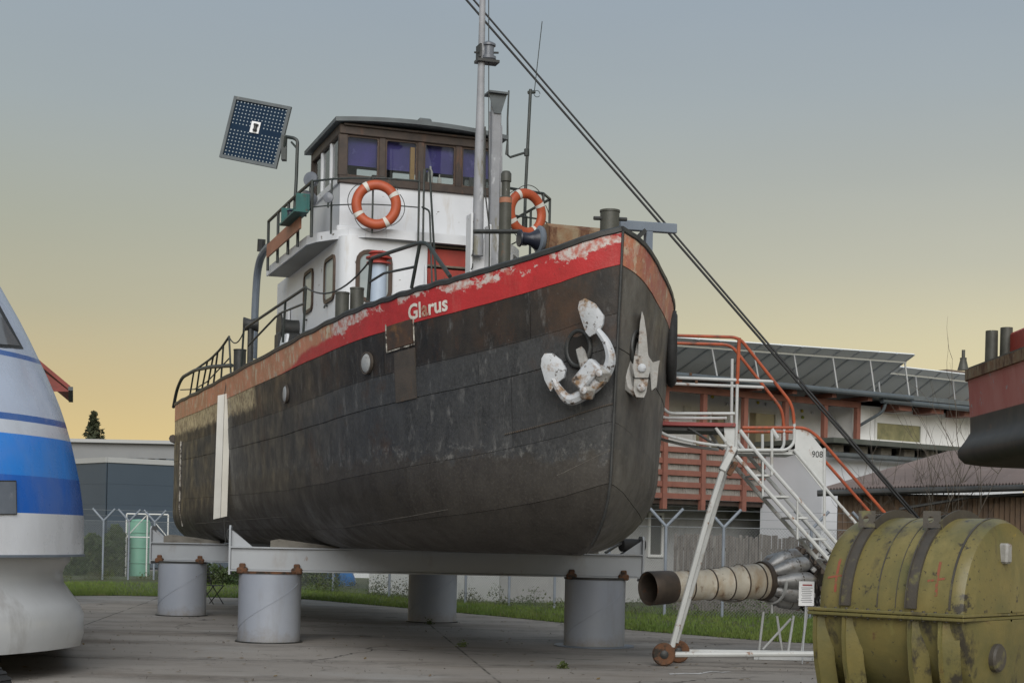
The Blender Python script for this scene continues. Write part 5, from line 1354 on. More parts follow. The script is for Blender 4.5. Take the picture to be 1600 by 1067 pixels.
def flank_body(rows, xc, Ys, L, yback, sg=-1, nphi=24, p=1.0, lean=0.0):
    """rows: (x_flank, z); plan is a half ellipse about xc whose end points along sg*Y, flanks run back to yback"""
    mb = MB(); cols = []
    for ri, (xr, z) in enumerate(rows):
        h = xr - xc; Lr = L[ri] if isinstance(L, list) else L; row = []
        cs = [(xr + lean * (yback - Ys), yback)] + [(xc + h * math.cos(math.pi * i / nphi), Ys + sg * Lr * math.sin(math.pi * i / nphi) ** p) for i in range(nphi + 1)] + [(2 * xc - xr + lean * (yback - Ys), yback)]
        for (x, y) in cs: row.append(len(mb.v)); mb.v.append(Vector((x, y, z)))
        cols.append(row)
    for r0, r1 in zip(cols[:-1], cols[1:]):
        for i in range(len(r0) - 1): mb.f.append((r0[i], r0[i + 1], r1[i + 1], r1[i]))
        mb.f.append((r0[-1], r0[0], r1[0], r1[-1]))
    mb.f.append(tuple(cols[0])); mb.f.append(tuple(reversed(cols[-1])))
    return mb
def vehicle():
    Ys, xc = 19.0, -8.0
    ol = [(131, 866), (131, 845), (131, 812), (128.5, 785), (124, 752), (118, 723), (111, 692), (103, 664), (94, 637), (84, 612), (72, 585), (60, 560), (46, 531), (30, 500), (14, 472), (0, 447), (-20, 415), (-45, 382), (-75, 352), (-110, 327), (-150, 308), (-190, 297), (-225, 292)]
    rows = [(at(u, v, Ys).x, at(u, v, Ys).z) for u, v in ol]
    LF = lambda z: 3.4 - 1.5 * max(0, (z - 2.4)) / 3.0
    Ls = [LF(z) for x, z in rows]
    root = thing('streamlined_vehicle', 'blue and white streamlined vehicle nose with a dark curved window', 'vehicle', (xc, Ys + 2, 0))
    m, nt, b = new_mat('blue_white_livery')
    sp = nd(nt, 'ShaderNodeSeparateXYZ', {0: coords(nt, False)}); Z = sp.outputs[2]
    cr = nd(nt, 'ShaderNodeValToRGB', {'Fac': rng(nt, Z, 1.4, 5.4)}); cr.color_ramp.interpolation = 'CONSTANT'
    white, pale, blue, dblue, line = (.68, .70, .74), (.44, .50, .62), (.03, .23, .72), (.02, .13, .52), (.03, .11, .36)
    zz = lambda v, u: at(u, v, Ys).z
    stops = [(1.4, white), (zz(806, 129), dblue), (zz(752, 123), blue), (zz(690, 110), (.55, .59, .66)), (zz(670, 104), line), (zz(661, 102), pale), (zz(570, 62), line), (zz(563, 60), pale)]
    el = cr.color_ramp.elements
    while len(el) < len(stops): el.new(.5)
    for e, (z, c) in zip(el, stops): e.position = (z - 1.4) / 4.0; e.color = c4(c)
    vec = coords(nt, False)
    dirt = rng(nt, noise(nt, vec, 1.6, 8, .7, (1, 1, .35)), .4, .75, 0, .3)
    col = mixc(nt, dirt, cr.outputs[0], (.28, .28, .27))
    col = mixc(nt, rng(nt, noise(nt, vec, 9, 8, .75), .66, .70, 0, .6), col, (.2, .19, .18))
    nt.links.new(col, b.inputs['Base Color'])
    nt.links.new(rng(nt, noise(nt, vec, 3, 5), .35, .7, .2, .42), b.inputs['Roughness']); b.inputs['Coat Weight'].default_value = .3; b.inputs['Coat Roughness'].default_value = .1
    flank_body(rows, xc, Ys, Ls, 27, lean=-.31).build('body', m, root, 50)
    ms = paint('skirt_grey', (.50, .515, .53), (.43, .44, .45), 1.0, .3, layers=[((.27, .26, .25), 1.5, .56, .76, (1, 1, .4))], coat=.2)
    sk = [(125, 1008), (131, 988), (131, 958), (124, 942), (109, 925), (100, 910), (98, 895), (102, 884), (110, 876), (110, 866)]
    skr = [(at(u, v, Ys).x, at(u, v, Ys).z) for u, v in sk]
    flank_body(skr, xc, Ys, 3.3, 27, lean=-.31).build('skirt', ms, root, 50)
    z0 = rows[0][1]; flank_body([(rows[0][0] + .014, z0 - .025), (rows[0][0] + .014, z0 + .003)], xc, Ys, 3.42, 27, lean=-.31).build('edge_trim', M['greybl'], root, 40)
    def on_flank(u, v, off):
        Y = 17.5
        for _ in range(12):
            p = at(u, v, Y); xr = lerp_tab([(z, x) for x, z in rows], p.z); h = xr - xc; L = LF(p.z)
            c = max(-1, min(1, (p.x - xc) / h)); Y = .5 * Y + .5 * (Ys - L * math.sqrt(max(0, 1 - c * c)))
        return at(u, v, Y - off)
    def patch(pxs, name, mat_, off, nx=10, ny=8, both=False):
        mb = MB()
        for i in range(nx + 1):
            for j in range(ny + 1):
                s, t = i / nx, j / ny
                u = (pxs[0][0] * (1 - s) + pxs[1][0] * s) * (1 - t) + (pxs[3][0] * (1 - s) + pxs[2][0] * s) * t
                v = (pxs[0][1] * (1 - s) + pxs[1][1] * s) * (1 - t) + (pxs[3][1] * (1 - s) + pxs[2][1] * s) * t
                mb.v.append(on_flank(u, v, off))
        for i in range(nx):
            for j in range(ny): k = i * (ny + 1) + j; mb.f.append((k, k + ny + 1, k + ny + 2, k + 1))
        if both:
            m2 = MB(); m2.v = [Vector((2 * xc - v.x, v.y, v.z)) for v in mb.v]; m2.f = [tuple(reversed(f)) for f in mb.f]; m2.build(name, mat_, root, 60)
        return mb.build(name, mat_, root, 60)
    patch([(-190, 428), (-6, 466), (37, 545), (-190, 528)], 'window_gasket', M['black'], .012, 16, 8, True)
    patch([(-182, 436), (-9, 473), (31, 540), (-182, 523)], 'window', paint('vehicle_glass', (.10, .11, .13), (.16, .16, .16), 1, .06, spec=.8), .024, 16, 8, True)
    patch([(-20, 751), (25, 751), (26, 803), (-20, 803)], 'service_hatch', paint('hatch_grey', (.10, .12, .15), (.16, .18, .21), 2, .4, layers=[((.3, .32, .35), 5, .58, .7, (1, 1, .4))]), .014)
    for (u0, v0, u1, v1) in ((-20, 751, 25, 751), (25, 751, 26, 803), (26, 803, -20, 803)):
        mb = MB(); mb.tube([on_flank(u0 + (u1 - u0) * q / 8, v0 + (v1 - v0) * q / 8, .014) for q in range(9)], .006, 5); mb.build('hatch_edge', M['black'], root)
    for dx in (-2.0, -1.0):
        mb = MB(); mb.box((xc + dx, Ys + 3.5, skr[0][1] / 2), (.3, 1.2, skr[0][1] + .02)); mb.build('trestle_foot', M['black'], root)
vehicle()
# loose wheel at the left edge
c = Vector((at(-33, 1000, 13.0).x, 13.0, .30))
root = thing('spare_wheel', 'black rubber wheel with grooved tread at the edge beside the vehicle nose', 'wheel', (c.x, c.y, 0))
mb = MB(); mb.lathe([(.17, -.10), (.26, -.115), (.295, -.09), (.30, 0), (.295, .09), (.26, .115), (.17, .10)], c, (.25, 1, 0), 36); mb.build('tyre', M['rubber'], root)
mb = MB(); mb.lathe([(.05, -.09), (.17, -.06), (.17, .06), (.05, .09)], c, (.25, 1, 0), 24); mb.build('rim', M['pillar'], root)
mb = MB()
for i in range(30):
    a = 2 * math.pi * i / 30; d = Vector((math.cos(a), -.25 * math.cos(a), math.sin(a))); mb.bar(c + d * .296 + Vector((.02, .08, 0)), c + d * .296 - Vector((.02, .08, 0)), .03, .016, up=d)
mb.build('tread_blocks', M['rubber'], root)
# ================================================================ second boat at the right edge
def red_boat():
    Ye, xc = 29.6, 10.9
    ol = [(1530, 727), (1508, 724), (1498, 714), (1497, 704), (1508, 690), (1517, 676), (1517, 655), (1516, 640), (1515, 610), (1513, 592)]
    rows = [(at(u, v, Ye).x, at(u, v, Ye).z) for u, v in ol]
    root = thing('red_boat', 'end of a second boat with red side above a black bottom and twin dark stacks', 'boat', (xc, 26, 0))
    m, nt, b = new_mat('red_black_boat')
    obj = coords(nt, False); sp = nd(nt, 'ShaderNodeSeparateXYZ', {0: obj}); Z = sp.outputs[2]
    zl = at(1516, 652, Ye).z
    red = mixc(nt, rng(nt, noise(nt, obj, 1.5, 8, .7, (1, 1, .4)), .4, .65), (.44, .09, .08), (.50, .17, .15))
    red = mixc(nt, rng(nt, noise(nt, obj, 3, 8, .75), .60, .64), red, (.34, .33, .33))
    blk = mixc(nt, rng(nt, noise(nt, obj, 2.2, 8, .7, (1, 1, .5)), .40, .66), (.014, .013, .012), (.05, .04, .032))
    blk = mixc(nt, rng(nt, noise(nt, obj, 2.0, 8, .7), .60, .70), blk, (.09, .045, .022))
    nt.links.new(mixc(nt, rng(nt, Z, zl - .01, zl + .01), blk, red), b.inputs['Base Color']); b.inputs['Roughness'].default_value = .5
    flank_body(rows, xc, Ye, .9, 16, 1).build('hull', m, root, 50)
    r0, r1 = at(1509, 594, Ye), at(1509, 578, Ye)
    flank_body([(r0.x, r0.z), (r1.x, r1.z)], xc, Ye, 1.0, 16, 1).build('rubbing_rail', M['rusty'], root, 40)
    flank_body([(r1.x + .06, r1.z), (r1.x + .06, r1.z + .05)], xc, Ye, .9, 16, 1).build('rail_cap', M['black'], root, 40)
    for (u, vt) in ((1548, 517), (1571, 512)):
        p = at(u, 600, 28.6); mb = MB(); zt = at(u, vt, 28.6).z; mb.lathe([(.115, r1.z - .1), (.11, zt), (.09, zt), (.085, zt - .2)], (p.x, p.y, 0), (0, 0, 1), 18, False, True); mb.build('stack', M['pipe'], root)
    p0 = at(1567, 560, 28.9); zt = at(1580, 526, 28.9).z
    mb = MB(); mb.box((p0.x + 1.3, 27.0, (r1.z + zt) / 2), (2.6, 3.6, zt - r1.z + .04), ch=.04); mb.build('deckhouse', M['redstep'], root)
    for y in (24.5, 19):
        mb = MB(); zb_ = rows[0][1]; mb.lathe([(.4, 0), (.4, zb_ - .2)], (xc + .6, y, 0), (0, 0, 1), 24); mb.box((xc + .6, y, zb_ - .1), (3.0, .5, .22)); mb.build('support_trestle', M['pillar'], root)
red_boat()
# ================================================================ the yard
def ground_mat():
    m, nt, b = new_mat('weathered_concrete')
    obj = coords(nt, False)
    base = mixc(nt, rng(nt, noise(nt, obj, .22, 6, .6), .35, .65), (.26, .236, .21), (.34, .315, .285))
    base = mixc(nt, rng(nt, noise(nt, obj, .5, 8, .7, (.35, 1, 1)), .50, .68), base, (.165, .138, .112))
    base = mixc(nt, rng(nt, noise(nt, obj, 1.6, 9, .75, (.5, 1, 1)), .56, .70, 0, .7), base, (.135, .122, .108))
    base = mixc(nt, rng(nt, noise(nt, obj, .35, 6, .6), .60, .70, 0, .6), base, (.36, .355, .34))
    base = mixc(nt, rng(nt, noise(nt, obj, 60, 4, .7), .35, .70, 0, .35), base, (.15, .14, .13))
    # crack lines
    wv = nd(nt, 'ShaderNodeVectorMath', {0: obj, 1: nd(nt, 'ShaderNodeTexNoise', {'Vector': obj, 'Scale': 1.3, 'Detail': 5.0}).outputs['Color']}, operation='ADD').outputs[0]
    vo = nd(nt, 'ShaderNodeTexVoronoi', {'Vector': wv, 'Scale': .17}, feature='DISTANCE_TO_EDGE')
    cr = mth(nt, 'MULTIPLY', rng(nt, vo.outputs['Distance'], .0065, .002), rng(nt, noise(nt, obj, .3), .50, .58))
    sp = nd(nt, 'ShaderNodeSeparateXYZ', {0: obj})
    def joint(sock, off, per, w):
        f = mth(nt, 'FRACT', mth(nt, 'DIVIDE', mth(nt, 'ADD', sock, off), per)); d = mth(nt, 'ABSOLUTE', mth(nt, 'SUBTRACT', f, .5)); return rng(nt, d, w / per, w / per * .3)
    jn = mth(nt, 'MAXIMUM', joint(sp.outputs[1], -21.4 + 3.0, 6.0, .03), joint(mth(nt, 'ADD', sp.outputs[0], mth(nt, 'MULTIPLY', sp.outputs[1], .12)), 1.1, 6.5, .025))
    base = mixc(nt, mth(nt, 'MULTIPLY', jn, rng(nt, noise(nt, obj, 1.2, 6, .7), .38, .55)), base, (.05, .046, .038))
    st = rng(nt, noise(nt, obj, .9, 9, .75), .60, .66); base = mixc(nt, mth(nt, 'MULTIPLY', st, .65), base, (.07, .064, .058))
    tm = mth(nt, 'MULTIPLY', rng(nt, nd(nt, 'ShaderNodeTexWave', {'Vector': obj, 'Scale': .11, 'Distortion': 2.5, 'Detail': 3.0, 'Detail Scale': .6}, bands_direction='Y').outputs['Fac'], .80, .95), rng(nt, noise(nt, obj, 3.5, 8, .8), .42, .62, 0, .5)); base = mixc(nt, tm, base, (.09, .083, .075))
    col = mixc(nt, cr, base, (.035, .032, .028))
    nt.links.new(col, b.inputs['Base Color']); b.inputs['Roughness'].default_value = .85; b.inputs['Specular IOR Level'].default_value = .25
    h = mth(nt, 'SUBTRACT', mth(nt, 'ADD', noise(nt, obj, 45, 6, .7), noise(nt, obj, 2.0, 5, .6)), mth(nt, 'MULTIPLY', cr, 2.0))
    bp = nd(nt, 'ShaderNodeBump', {'Strength': .35, 'Distance': .02, 'Height': h}); nt.links.new(bp.outputs[0], b.inputs['Normal'])
    return m
mb = MB(); mb.add([(-900, -300, 0), (900, -300, 0), (900, 1600, 0), (-900, 1600, 0)], [(0, 1, 2, 3)]); g = mb.build('ground', ground_mat(), None, 0); tag(g, kind='structure')
# verge behind the yard
EDGE = [ground(u, v) for u, v in ((-160, 931), (60, 931), (180, 930), (480, 936), (640, 950), (795, 964), (1000, 985), (1200, 1001), (1300, 1006), (1650, 1014), (1900, 1016))]
m_soil = paint('verge_soil_grass', (.055, .085, .022), (.085, .075, .045), .8, .95, layers=[((.035, .055, .016), 3, .5, .65, None)], bump=.4, bs=14, rand=False)
mb = MB(); n = len(EDGE)
mb.v = [e + up * .012 for e in EDGE] + [Vector((e.x * (1 + 28 / e.y), e.y + 28, .02)) for e in EDGE]
for i in range(n - 1): mb.f.append((i, i + 1, n + i + 1, n + i))
tag(mb.build('grass_verge', m_soil, None, 0), kind='structure')
def edge_at(t):
    t = max(0, min(n - 1.001, t)); i = int(t); return EDGE[i].lerp(EDGE[i + 1], t - i)
def grass():
    rn = random.Random(11); vs_, fs = [], []
    for _ in range(52000):
        e = edge_at(rn.uniform(1, n - 1.8)); d = (rn.random() ** 1.6) * 11.0 - .10 + rn.uniform(-.12, .12)
        k = 1 + d / e.y; x, y = e.x * k + rn.uniform(-.1, .1), e.y * k
        h = rn.uniform(.03, .085) * (1 + .5 * rn.random()); a = rn.uniform(0, 6.28); w = .010
        lx, ly = rn.uniform(-.03, .03), rn.uniform(-.03, .03); b = len(vs_)
        vs_ += [(x - w * math.cos(a), y - w * math.sin(a), .01), (x + w * math.cos(a), y + w * math.sin(a), .01), (x + lx, y + ly, .01 + h)]; fs.append((b, b + 1, b + 2))
    me = bpy.data.meshes.new('grass'); me.from_pydata(vs_, [], fs)
    m = paint('grass_blades', (.085, .145, .022), (.13, .17, .035), .5, .7, layers=[((.17, .16, .06), 1.2, .58, .70, None), ((.04, .08, .015), 2.0, .55, .68, None)], rand=False)
    me.materials.append(m); o = bpy.data.objects.new('grass', me); COL.objects.link(o)
    tag(o, 'short bright green grass on the verge behind the yard', 'grass', kind='stuff')
grass()
def leaf_cloud(samples, size, rn):
    vs_, fs = [], []
    for p in samples:
        s = size * rn.uniform(.6, 1.4); a = Vector((rn.gauss(0, 1), rn.gauss(0, 1), rn.gauss(0, 1))).normalized(); c = a.cross(Vector((rn.gauss(0, 1), rn.gauss(0, 1), rn.gauss(0, 1)))).normalized()
        b = len(vs_); vs_ += [p - a * s, p + c * s * .45, p + a * s, p - c * s * .45]; fs.append((b, b + 1, b + 2, b + 3))
    return vs_, fs
def leaf_mesh(name, samples, size, m, parent=None, seed=1, kind=None):
    vs_, fs = leaf_cloud(samples, size, random.Random(seed)); mb = MB(); mb.v = [Vector(v) for v in vs_]; mb.f = fs
    return mb.build(name, m, parent, 0, recalc=False, kind=kind)
m_leaf = paint('hedge_leaves', (.035, .065, .016), (.065, .085, .025), 1.2, .6, layers=[((.10, .075, .03), 2.2, .62, .72, None), ((.018, .035, .010), 3, .54, .66, None)], rand=False)
m_weed = paint('weed_leaves', (.055, .095, .022), (.085, .085, .03), .9, .65, layers=[((.12, .085, .05), 1.6, .60, .70, None)], rand=False)
# ================================================================ fence
FPX = [(60, 907), (160, 906), (200, 906), (240, 906), (330, 911), (420, 917), (520, 925), (608, 933), (664, 938), (727, 943), (795, 947), (866, 951), (950, 956), (1038, 962), (1128, 965), (1265, 968), (1355, 970), (1490, 972), (1620, 974), (1760, 976)]
FPT = [ground(*q) for q in FPX]
def fence():
    L0 = sum(FPT, Vector()) / len(FPT)
    root = thing('wire_fence', 'chain-link fence on grey posts with forked barbed-wire tops', 'fence', (FPT[0].x, FPT[0].y, 0))
    mp = paint('galvanised_post', (.24, .27, .31), (.19, .215, .25), 3, .5, layers=[((.12, .12, .12), 6, .62, .72, None)])
    mw = paint('galvanised_wire', (.22, .235, .24), None, 1, .5)
    for p in FPT:
        mb = MB(); mb.tube([p, p + up * 2.15], .036, 8); ps = mb.build('post', mp, root)
        mb = MB()
        for s in (-1, 1): mb.tube([p + up * 2.12, p + Vector((s * .40, 0, 2.55))], .036, 8)
        mb.build('forked_arm', mp, ps)
    for a, b in zip(FPT[:-1], FPT[1:]):
        d = (b - a); L = d.length; d = d / L; h = 2.08; mb = MB(); sp_ = .075; r = .0026; nrm = Vector((-d.y, d.x, 0))
        def wire(p, q):
            k = len(mb.v); t = (q - p).normalized(); u1 = nrm; u2 = t.cross(u1)
            for e in (p, q):
                for ang in (90, 210, 330): mb.v.append(e + u1 * r * math.cos(math.radians(ang)) + u2 * r * math.sin(math.radians(ang)))
            for i in range(3): mb.f.append((k + i, k + (i + 1) % 3, k + 3 + (i + 1) % 3, k + 3 + i))
        x = -h
        while x < L:
            x0, z0 = (x, 0) if x >= 0 else (0, -x); x1, z1 = (x + h, h) if x + h <= L else (L, L - x)
            if x1 > x0:
                wire(a + d * x0 + up * (z0 + .04), a + d * x1 + up * (z1 + .04)); wire(a + d * (L - x0) + up * (z0 + .04), a + d * (L - x1) + up * (z1 + .04))
            x += sp_
        mb.build('mesh_panel', mw, root, 0, recalc=False)
        mb = MB(); mb.tube([a + up * 2.12, b + up * 2.12], .009, 5)
        for s in (-1, 1):
            for f in (.45, .9): mb.tube([a + Vector((s * .40 * f, 0, 2.12 + .43 * f)), b + Vector((s * .40 * f, 0, 2.12 + .43 * f))], .004, 4)
        mb.build('strand', mw, root, 0, recalc=False)
fence()
def weeds():
    rn = random.Random(21); S1, S2 = [], []
    for a, b in zip(FPT[:-1], FPT[1:]):
        L = (b - a).length; nb = int(L * 1.6)
        for _ in range(nb):
            c = a.lerp(b, rn.random()) + Vector((rn.uniform(-.3, .5), rn.uniform(-.55, 1.2), 0)); R = rn.uniform(.2, .55); H = rn.uniform(.2, .75)
            for _ in range(int(420 * R)):
                r = R * math.sqrt(rn.random()); t = rn.uniform(0, 6.28); z = H * rn.random() ** .8 * (1 - .6 * (r / R) ** 2)
                (S1 if rn.random() < .6 else S2).append(c + Vector((r * math.cos(t), r * math.sin(t), .03 + z)))
    o = leaf_mesh('weeds', S1 + S2, .030, m_weed, None, 4); tag(o, 'tangled green and brown weeds along the foot of the wire fence', 'weeds', kind='stuff')
weeds()
def hedge(name, label, x0, x1, y, depth, h, cnt, size, seed):
    rn = random.Random(seed); S = []
    for _ in range(cnt):
        x = rn.uniform(x0, x1); hh = h * (.8 + .2 * math.sin(x * 2.3 + seed) * math.cos(x * 5.1)); z = hh * rn.random(); S.append(Vector((x, y + rn.uniform(0, depth) * (1 - .3 * z / h) + rn.gauss(0, .08), z)))
    root = thing(name, label, 'hedge', ((x0 + x1) / 2, y + depth / 2, 0))
    leaf_mesh('foliage', S, size, m_leaf, root, seed)
    mb = MB(); rn = random.Random(seed + 1)
    for i in range(int((x1 - x0) * 2)): x = rn.uniform(x0, x1); mb.tube([(x, y + depth / 2, 0), (x + rn.uniform(-.3, .3), y + depth / 2 + rn.uniform(-.3, .3), h * .8)], .02, 5)
    mb.build('stems', paint('hedge_stems', (.05, .04, .03), None, 1, .9), root, 0)
hedge('hedge', 'dark leafy hedge behind the wire fence beside the green tank', at(100, 870, 61).x, at(197, 870, 61).x, 60.5, 1.4, 2.1, 16000, .055, 3)
hedge('hedge', 'low scrubby hedge behind the fence seen between the pillars', at(330, 900, 55).x, at(520, 900, 52).x, 53, 1.5, .9, 9000, .045, 8)
# weeds in the yard's cracks
for i, (u, v, lb) in enumerate(((880, 1044, 'small green weed tuft in a yard crack by the pillar with the floor plate'), (722, 1010, 'tiny weed sprout in the shaded concrete beneath the long beam'), (672, 975, 'little weed tuft at the dirty foot of a pillar'))):
    p = ground(u, v); rn = random.Random(i); S = [p + Vector((rn.gauss(0, .035), rn.gauss(0, .035), abs(rn.gauss(0, .045)))) for _ in range(60)]
    vs_, fs = leaf_cloud(S, .028, rn); mb = MB(); mb.v = [Vector(q) for q in vs_]; mb.f = fs; solo(mb, 'weed_tuft', m_weed, lb, 'weed', loc=p, group='weeds in the yard', smooth=0)
# white spill on the concrete by the stair wheel
mb = MB(); rn = random.Random(4); pts = [(1046, 1052), (1070, 1051), (1092, 1051.5), (1112, 1048), (1128, 1049.5), (1143, 1048)]
P_ = [ground(u, v, .006) for u, v in pts]
for i, p in enumerate(P_): w = (.10, .07, .10, .05, .06, .01)[i]; mb.v += [p + Vector((0, -w, 0)), p + Vector((0, w * rn.uniform(.5, 1), 0))]
for i in range(len(P_) - 1): mb.f.append((2 * i, 2 * i + 2, 2 * i + 3, 2 * i + 1))
solo(mb, 'paint_spill', paint('spilt_white', (.62, .62, .62), (.45, .44, .43), 12, .7), 'thin streak of spilt white paint on the concrete beside the stair wheel', 'spill', smooth=0)
# ================================================================ left background
def cladding(root, p0, p1, z0, z1, rows, m, cols=1):
    d = (p1 - p0); L = d.length; d.normalize(); nrm = Vector((d.y, -d.x, 0)); nrm = -nrm if nrm.y > 0 else nrm
    for j in range(rows):
        for i in range(cols):
            a = p0 + d * (L * i / cols + .02); b = p0 + d * (L * (i + 1) / cols - .02); za, zb_ = z0 + (z1 - z0) * j / rows + .003, z0 + (z1 - z0) * (j + 1) / rows - .003
            mb = MB(); mb.bar(a + up * (za + zb_) / 2 + nrm * .02, b + up * (za + zb_) / 2 + nrm * .02, .04, zb_ - za); mb.build('cladding_panel', m, root, 0)
def hall():
    Y = 72.0; c0 = at(-60, 800, 84.0); c1 = at(166, 800, Y); c2 = at(380, 800, 76); zt = at(166, 714, Y).z
    c0.z = c1.z = c2.z = 0
    root = thing('slate_hall', 'dark slate-blue industrial hall with pale parapet trim', 'building', c1)
    ms = paint('slate_panel', (.055, .075, .098), (.048, .066, .086), .3, .5); mbk = paint('hall_core', (.04, .05, .06), None, 1, .8); mtrim = paint('pale_trim', (.36, .365, .36), None, 1, .5)
    back = [c2 + Vector((0, 25, 0)), c0 + Vector((0, 25, 0))]
    mb = MB(); poly = [(q.x, q.y) for q in (c0, c1, c2, *back)]; mb.prism(poly, (0, .06, 0), (1, 0, 0), (0, 1, 0), (0, 0, zt - .02)); mb.build('core', mbk, root, 0)
    cladding(root, c0, c1, .1, zt - .25, 5, ms, 1); cladding(root, c1, c2, .1, zt - .25, 5, ms, 1)
    for a, b in ((c0, c1), (c1, c2)):
        mb = MB(); mb.bar(a + up * (zt - .12), b + up * (zt - .12), .18, .24); mb.build('parapet', mtrim, root, 0)
    mt2 = paint('pale_render', (.24, .245, .245), (.20, .205, .21), .3, .7)
    a, b = at(60, 712, 110), at(420, 712, 112); zt2 = at(200, 690, 110).z
    r2 = thing('pale_hall', 'pale low building behind the slate hall under the spruce', 'building', (a.x, 110, 0))
    mb = MB(); mb.box(((a.x + b.x) / 2, 120, zt2 / 2), (b.x - a.x, 16, zt2)); mb.build('wall', mt2, r2, 0)
    mb = MB(); mb.box(((a.x + b.x) / 2, 119.9, zt2 + .12), (b.x - a.x + .6, 16.6, .24)); mb.build('roof_edge', mtrim, r2, 0)
    x0, x1 = at(175, 700, 110).x, at(262, 700, 110).x
    for i in range(5):
        x = x0 + (x1 - x0) * (i + .5) / 5; mb = MB(); mb.box((x, 111.96, zt2 - 1.5), (1.3, .1, .9)); mb.build('window', M['glassd'] if False else paint('far_pane', (.07, .09, .11), None, 1, .15), r2, 0)
hall()
def spruce():
    Y = 140.0; p = at(143, 800, Y); p.z = 0; top = at(143, 641, Y).z
    root = thing('spruce_tree', 'dark spruce standing behind the pale low building', 'tree', p)
    mb = MB(); mb.tube([p, p + up * top * .6, p + up * top], [.28, .14, .02], 8); mb.build('trunk', paint('spruce_bark', (.05, .04, .03), None, 1, .9), root)
    rn = random.Random(9); S = []
    for i in range(46):
        z = top * (.18 + .82 * i / 46); R = (top - z) * .40 + .15
        for b in range(7):
            a = rn.uniform(0, 6.28); rr = R * rn.uniform(.35, 1.25)
            for k in range(16):
                t = rn.random(); r = rr * t; S.append(p + Vector((r * math.cos(a) + rn.gauss(0, .06), r * math.sin(a) + rn.gauss(0, .06), z - r * .38 + rn.gauss(0, .06))))
    leaf_mesh('crown', S, .20, paint('spruce_needles', (.03, .042, .02), (.055, .06, .028), .8, .8, rand=False), root, 12)
spruce()
# red eaves poking out behind the vehicle
def red_roof():
    Y = 34.0; e = at(110, 603, Y); t = at(62, 563, Y)
    root = thing('red_roof_hut', 'dark red roof corner with grey gutter jutting out behind the vehicle nose', 'building', (e.x - 3, Y + 2, 0))
    mr = paint('red_roof', (.24, .05, .04), (.17, .04, .03), 2, .6, layers=[((.07, .03, .025), 5, .58, .7, None)])
    k = (t - e) / abs(t.x - e.x); r0 = e; r1 = e + k * 3.4
    mb = MB(); dv_ = Vector((e.x * .09, 34 * .09, 0)); th = Vector((0, 0, -.10)); mb.v = [r0, r1, r1 + dv_, r0 + dv_, r0 + th, r1 + th, r1 + dv_ + th, r0 + dv_ + th]; mb.f = [(0, 1, 2, 3), (7, 6, 5, 4), (0, 4, 5, 1), (1, 5, 6, 2), (2, 6, 7, 3), (3, 7, 4, 0)]; mb.build('roof', mr, root, 0)
    mb = MB(); b0 = at(76, 604, Y) - e; mb.prism([(-.02, 0), (-3.2, 0), (-3.2, 2.3), (-.85, .62)], Vector((e.x, Y + .02, e.z - .12)), (1, 0, 0), (0, 0, 1), (0, .05, 0)); mb.build('gable_board', mr, root, 0)
    mb = MB(); mb.bar((e.x + .02, Y - .05, e.z - .06), (e.x * 1.09 + .02, Y * 1.09, e.z - .06), .10, .08); mb.build('gutter', M['roof'], root)
    mb = MB(); mb.box((e.x - 3.6, Y + 2, (e.z - .3) / 2), (4.6, 3.4, e.z - .3)); mb.build('wall', paint('hut_wall', (.42, .38, .32), (.36, .33, .28), 1, .8), root, 0)
red_roof()
# green tank in a white frame behind the fence
def green_tank():
    p = ground(217, 902); p = Vector((at(216, 880, 62).x, 62, 0)); zt = at(216, 812, 62).z
    root = thing('water_tank', 'pale green cylindrical tank behind the wire fence', 'tank', p)
    mg = paint('pale_green', (.16, .36, .26), (.13, .30, .22), 1.5, .5)
    mb = MB(); mb.lathe([(.45, 0), (.45, zt - .15), (.40, zt), (.01, zt + .04)], p, (0, 0, 1), 28); mb.build('body', mg, root)
    mb = MB()
    for z in (.5, 1.1, 1.7): mb = MB(); mb.lathe([(.455, z), (.475, z + .02), (.475, z + .05), (.455, z + .07)], p, (0, 0, 1), 28, False, False); mb.build('hoop', mg, root)
    q = Vector((at(236, 880, 61).x, 61, 0)); r2 = thing('pipe_frame', 'white tubular scaffold frame beside the green tank', 'scaffold', q)
    mw = paint('frame_white', (.6, .6, .58), None, 1, .5); zt = at(230, 803, 61).z; x0, x1 = at(197, 850, 61).x, at(262, 850, 61).x
    for x in (x0, (x0 + x1) / 2, x1): mb = MB(); mb.tube([(x, 61, 0), (x, 61, zt)], .03, 6); mb.build('upright', mw, r2)
    mb = MB(); mb.tube([(x0, 61, zt), (x1, 61, zt)], .03, 6); mb.tube([(x0, 61, zt - .9), (x1, 61, zt - .9)], .025, 6); mb.build('rail', mw, r2)
    for a, b in ((x0, (x0 + x1) / 2), (x1, (x0 + x1) / 2)): mb = MB(); mb.tube([(a, 61.03, zt - .9), (b, 61.03, zt)], .02, 6); mb.build('brace', mw, r2)
green_tank()
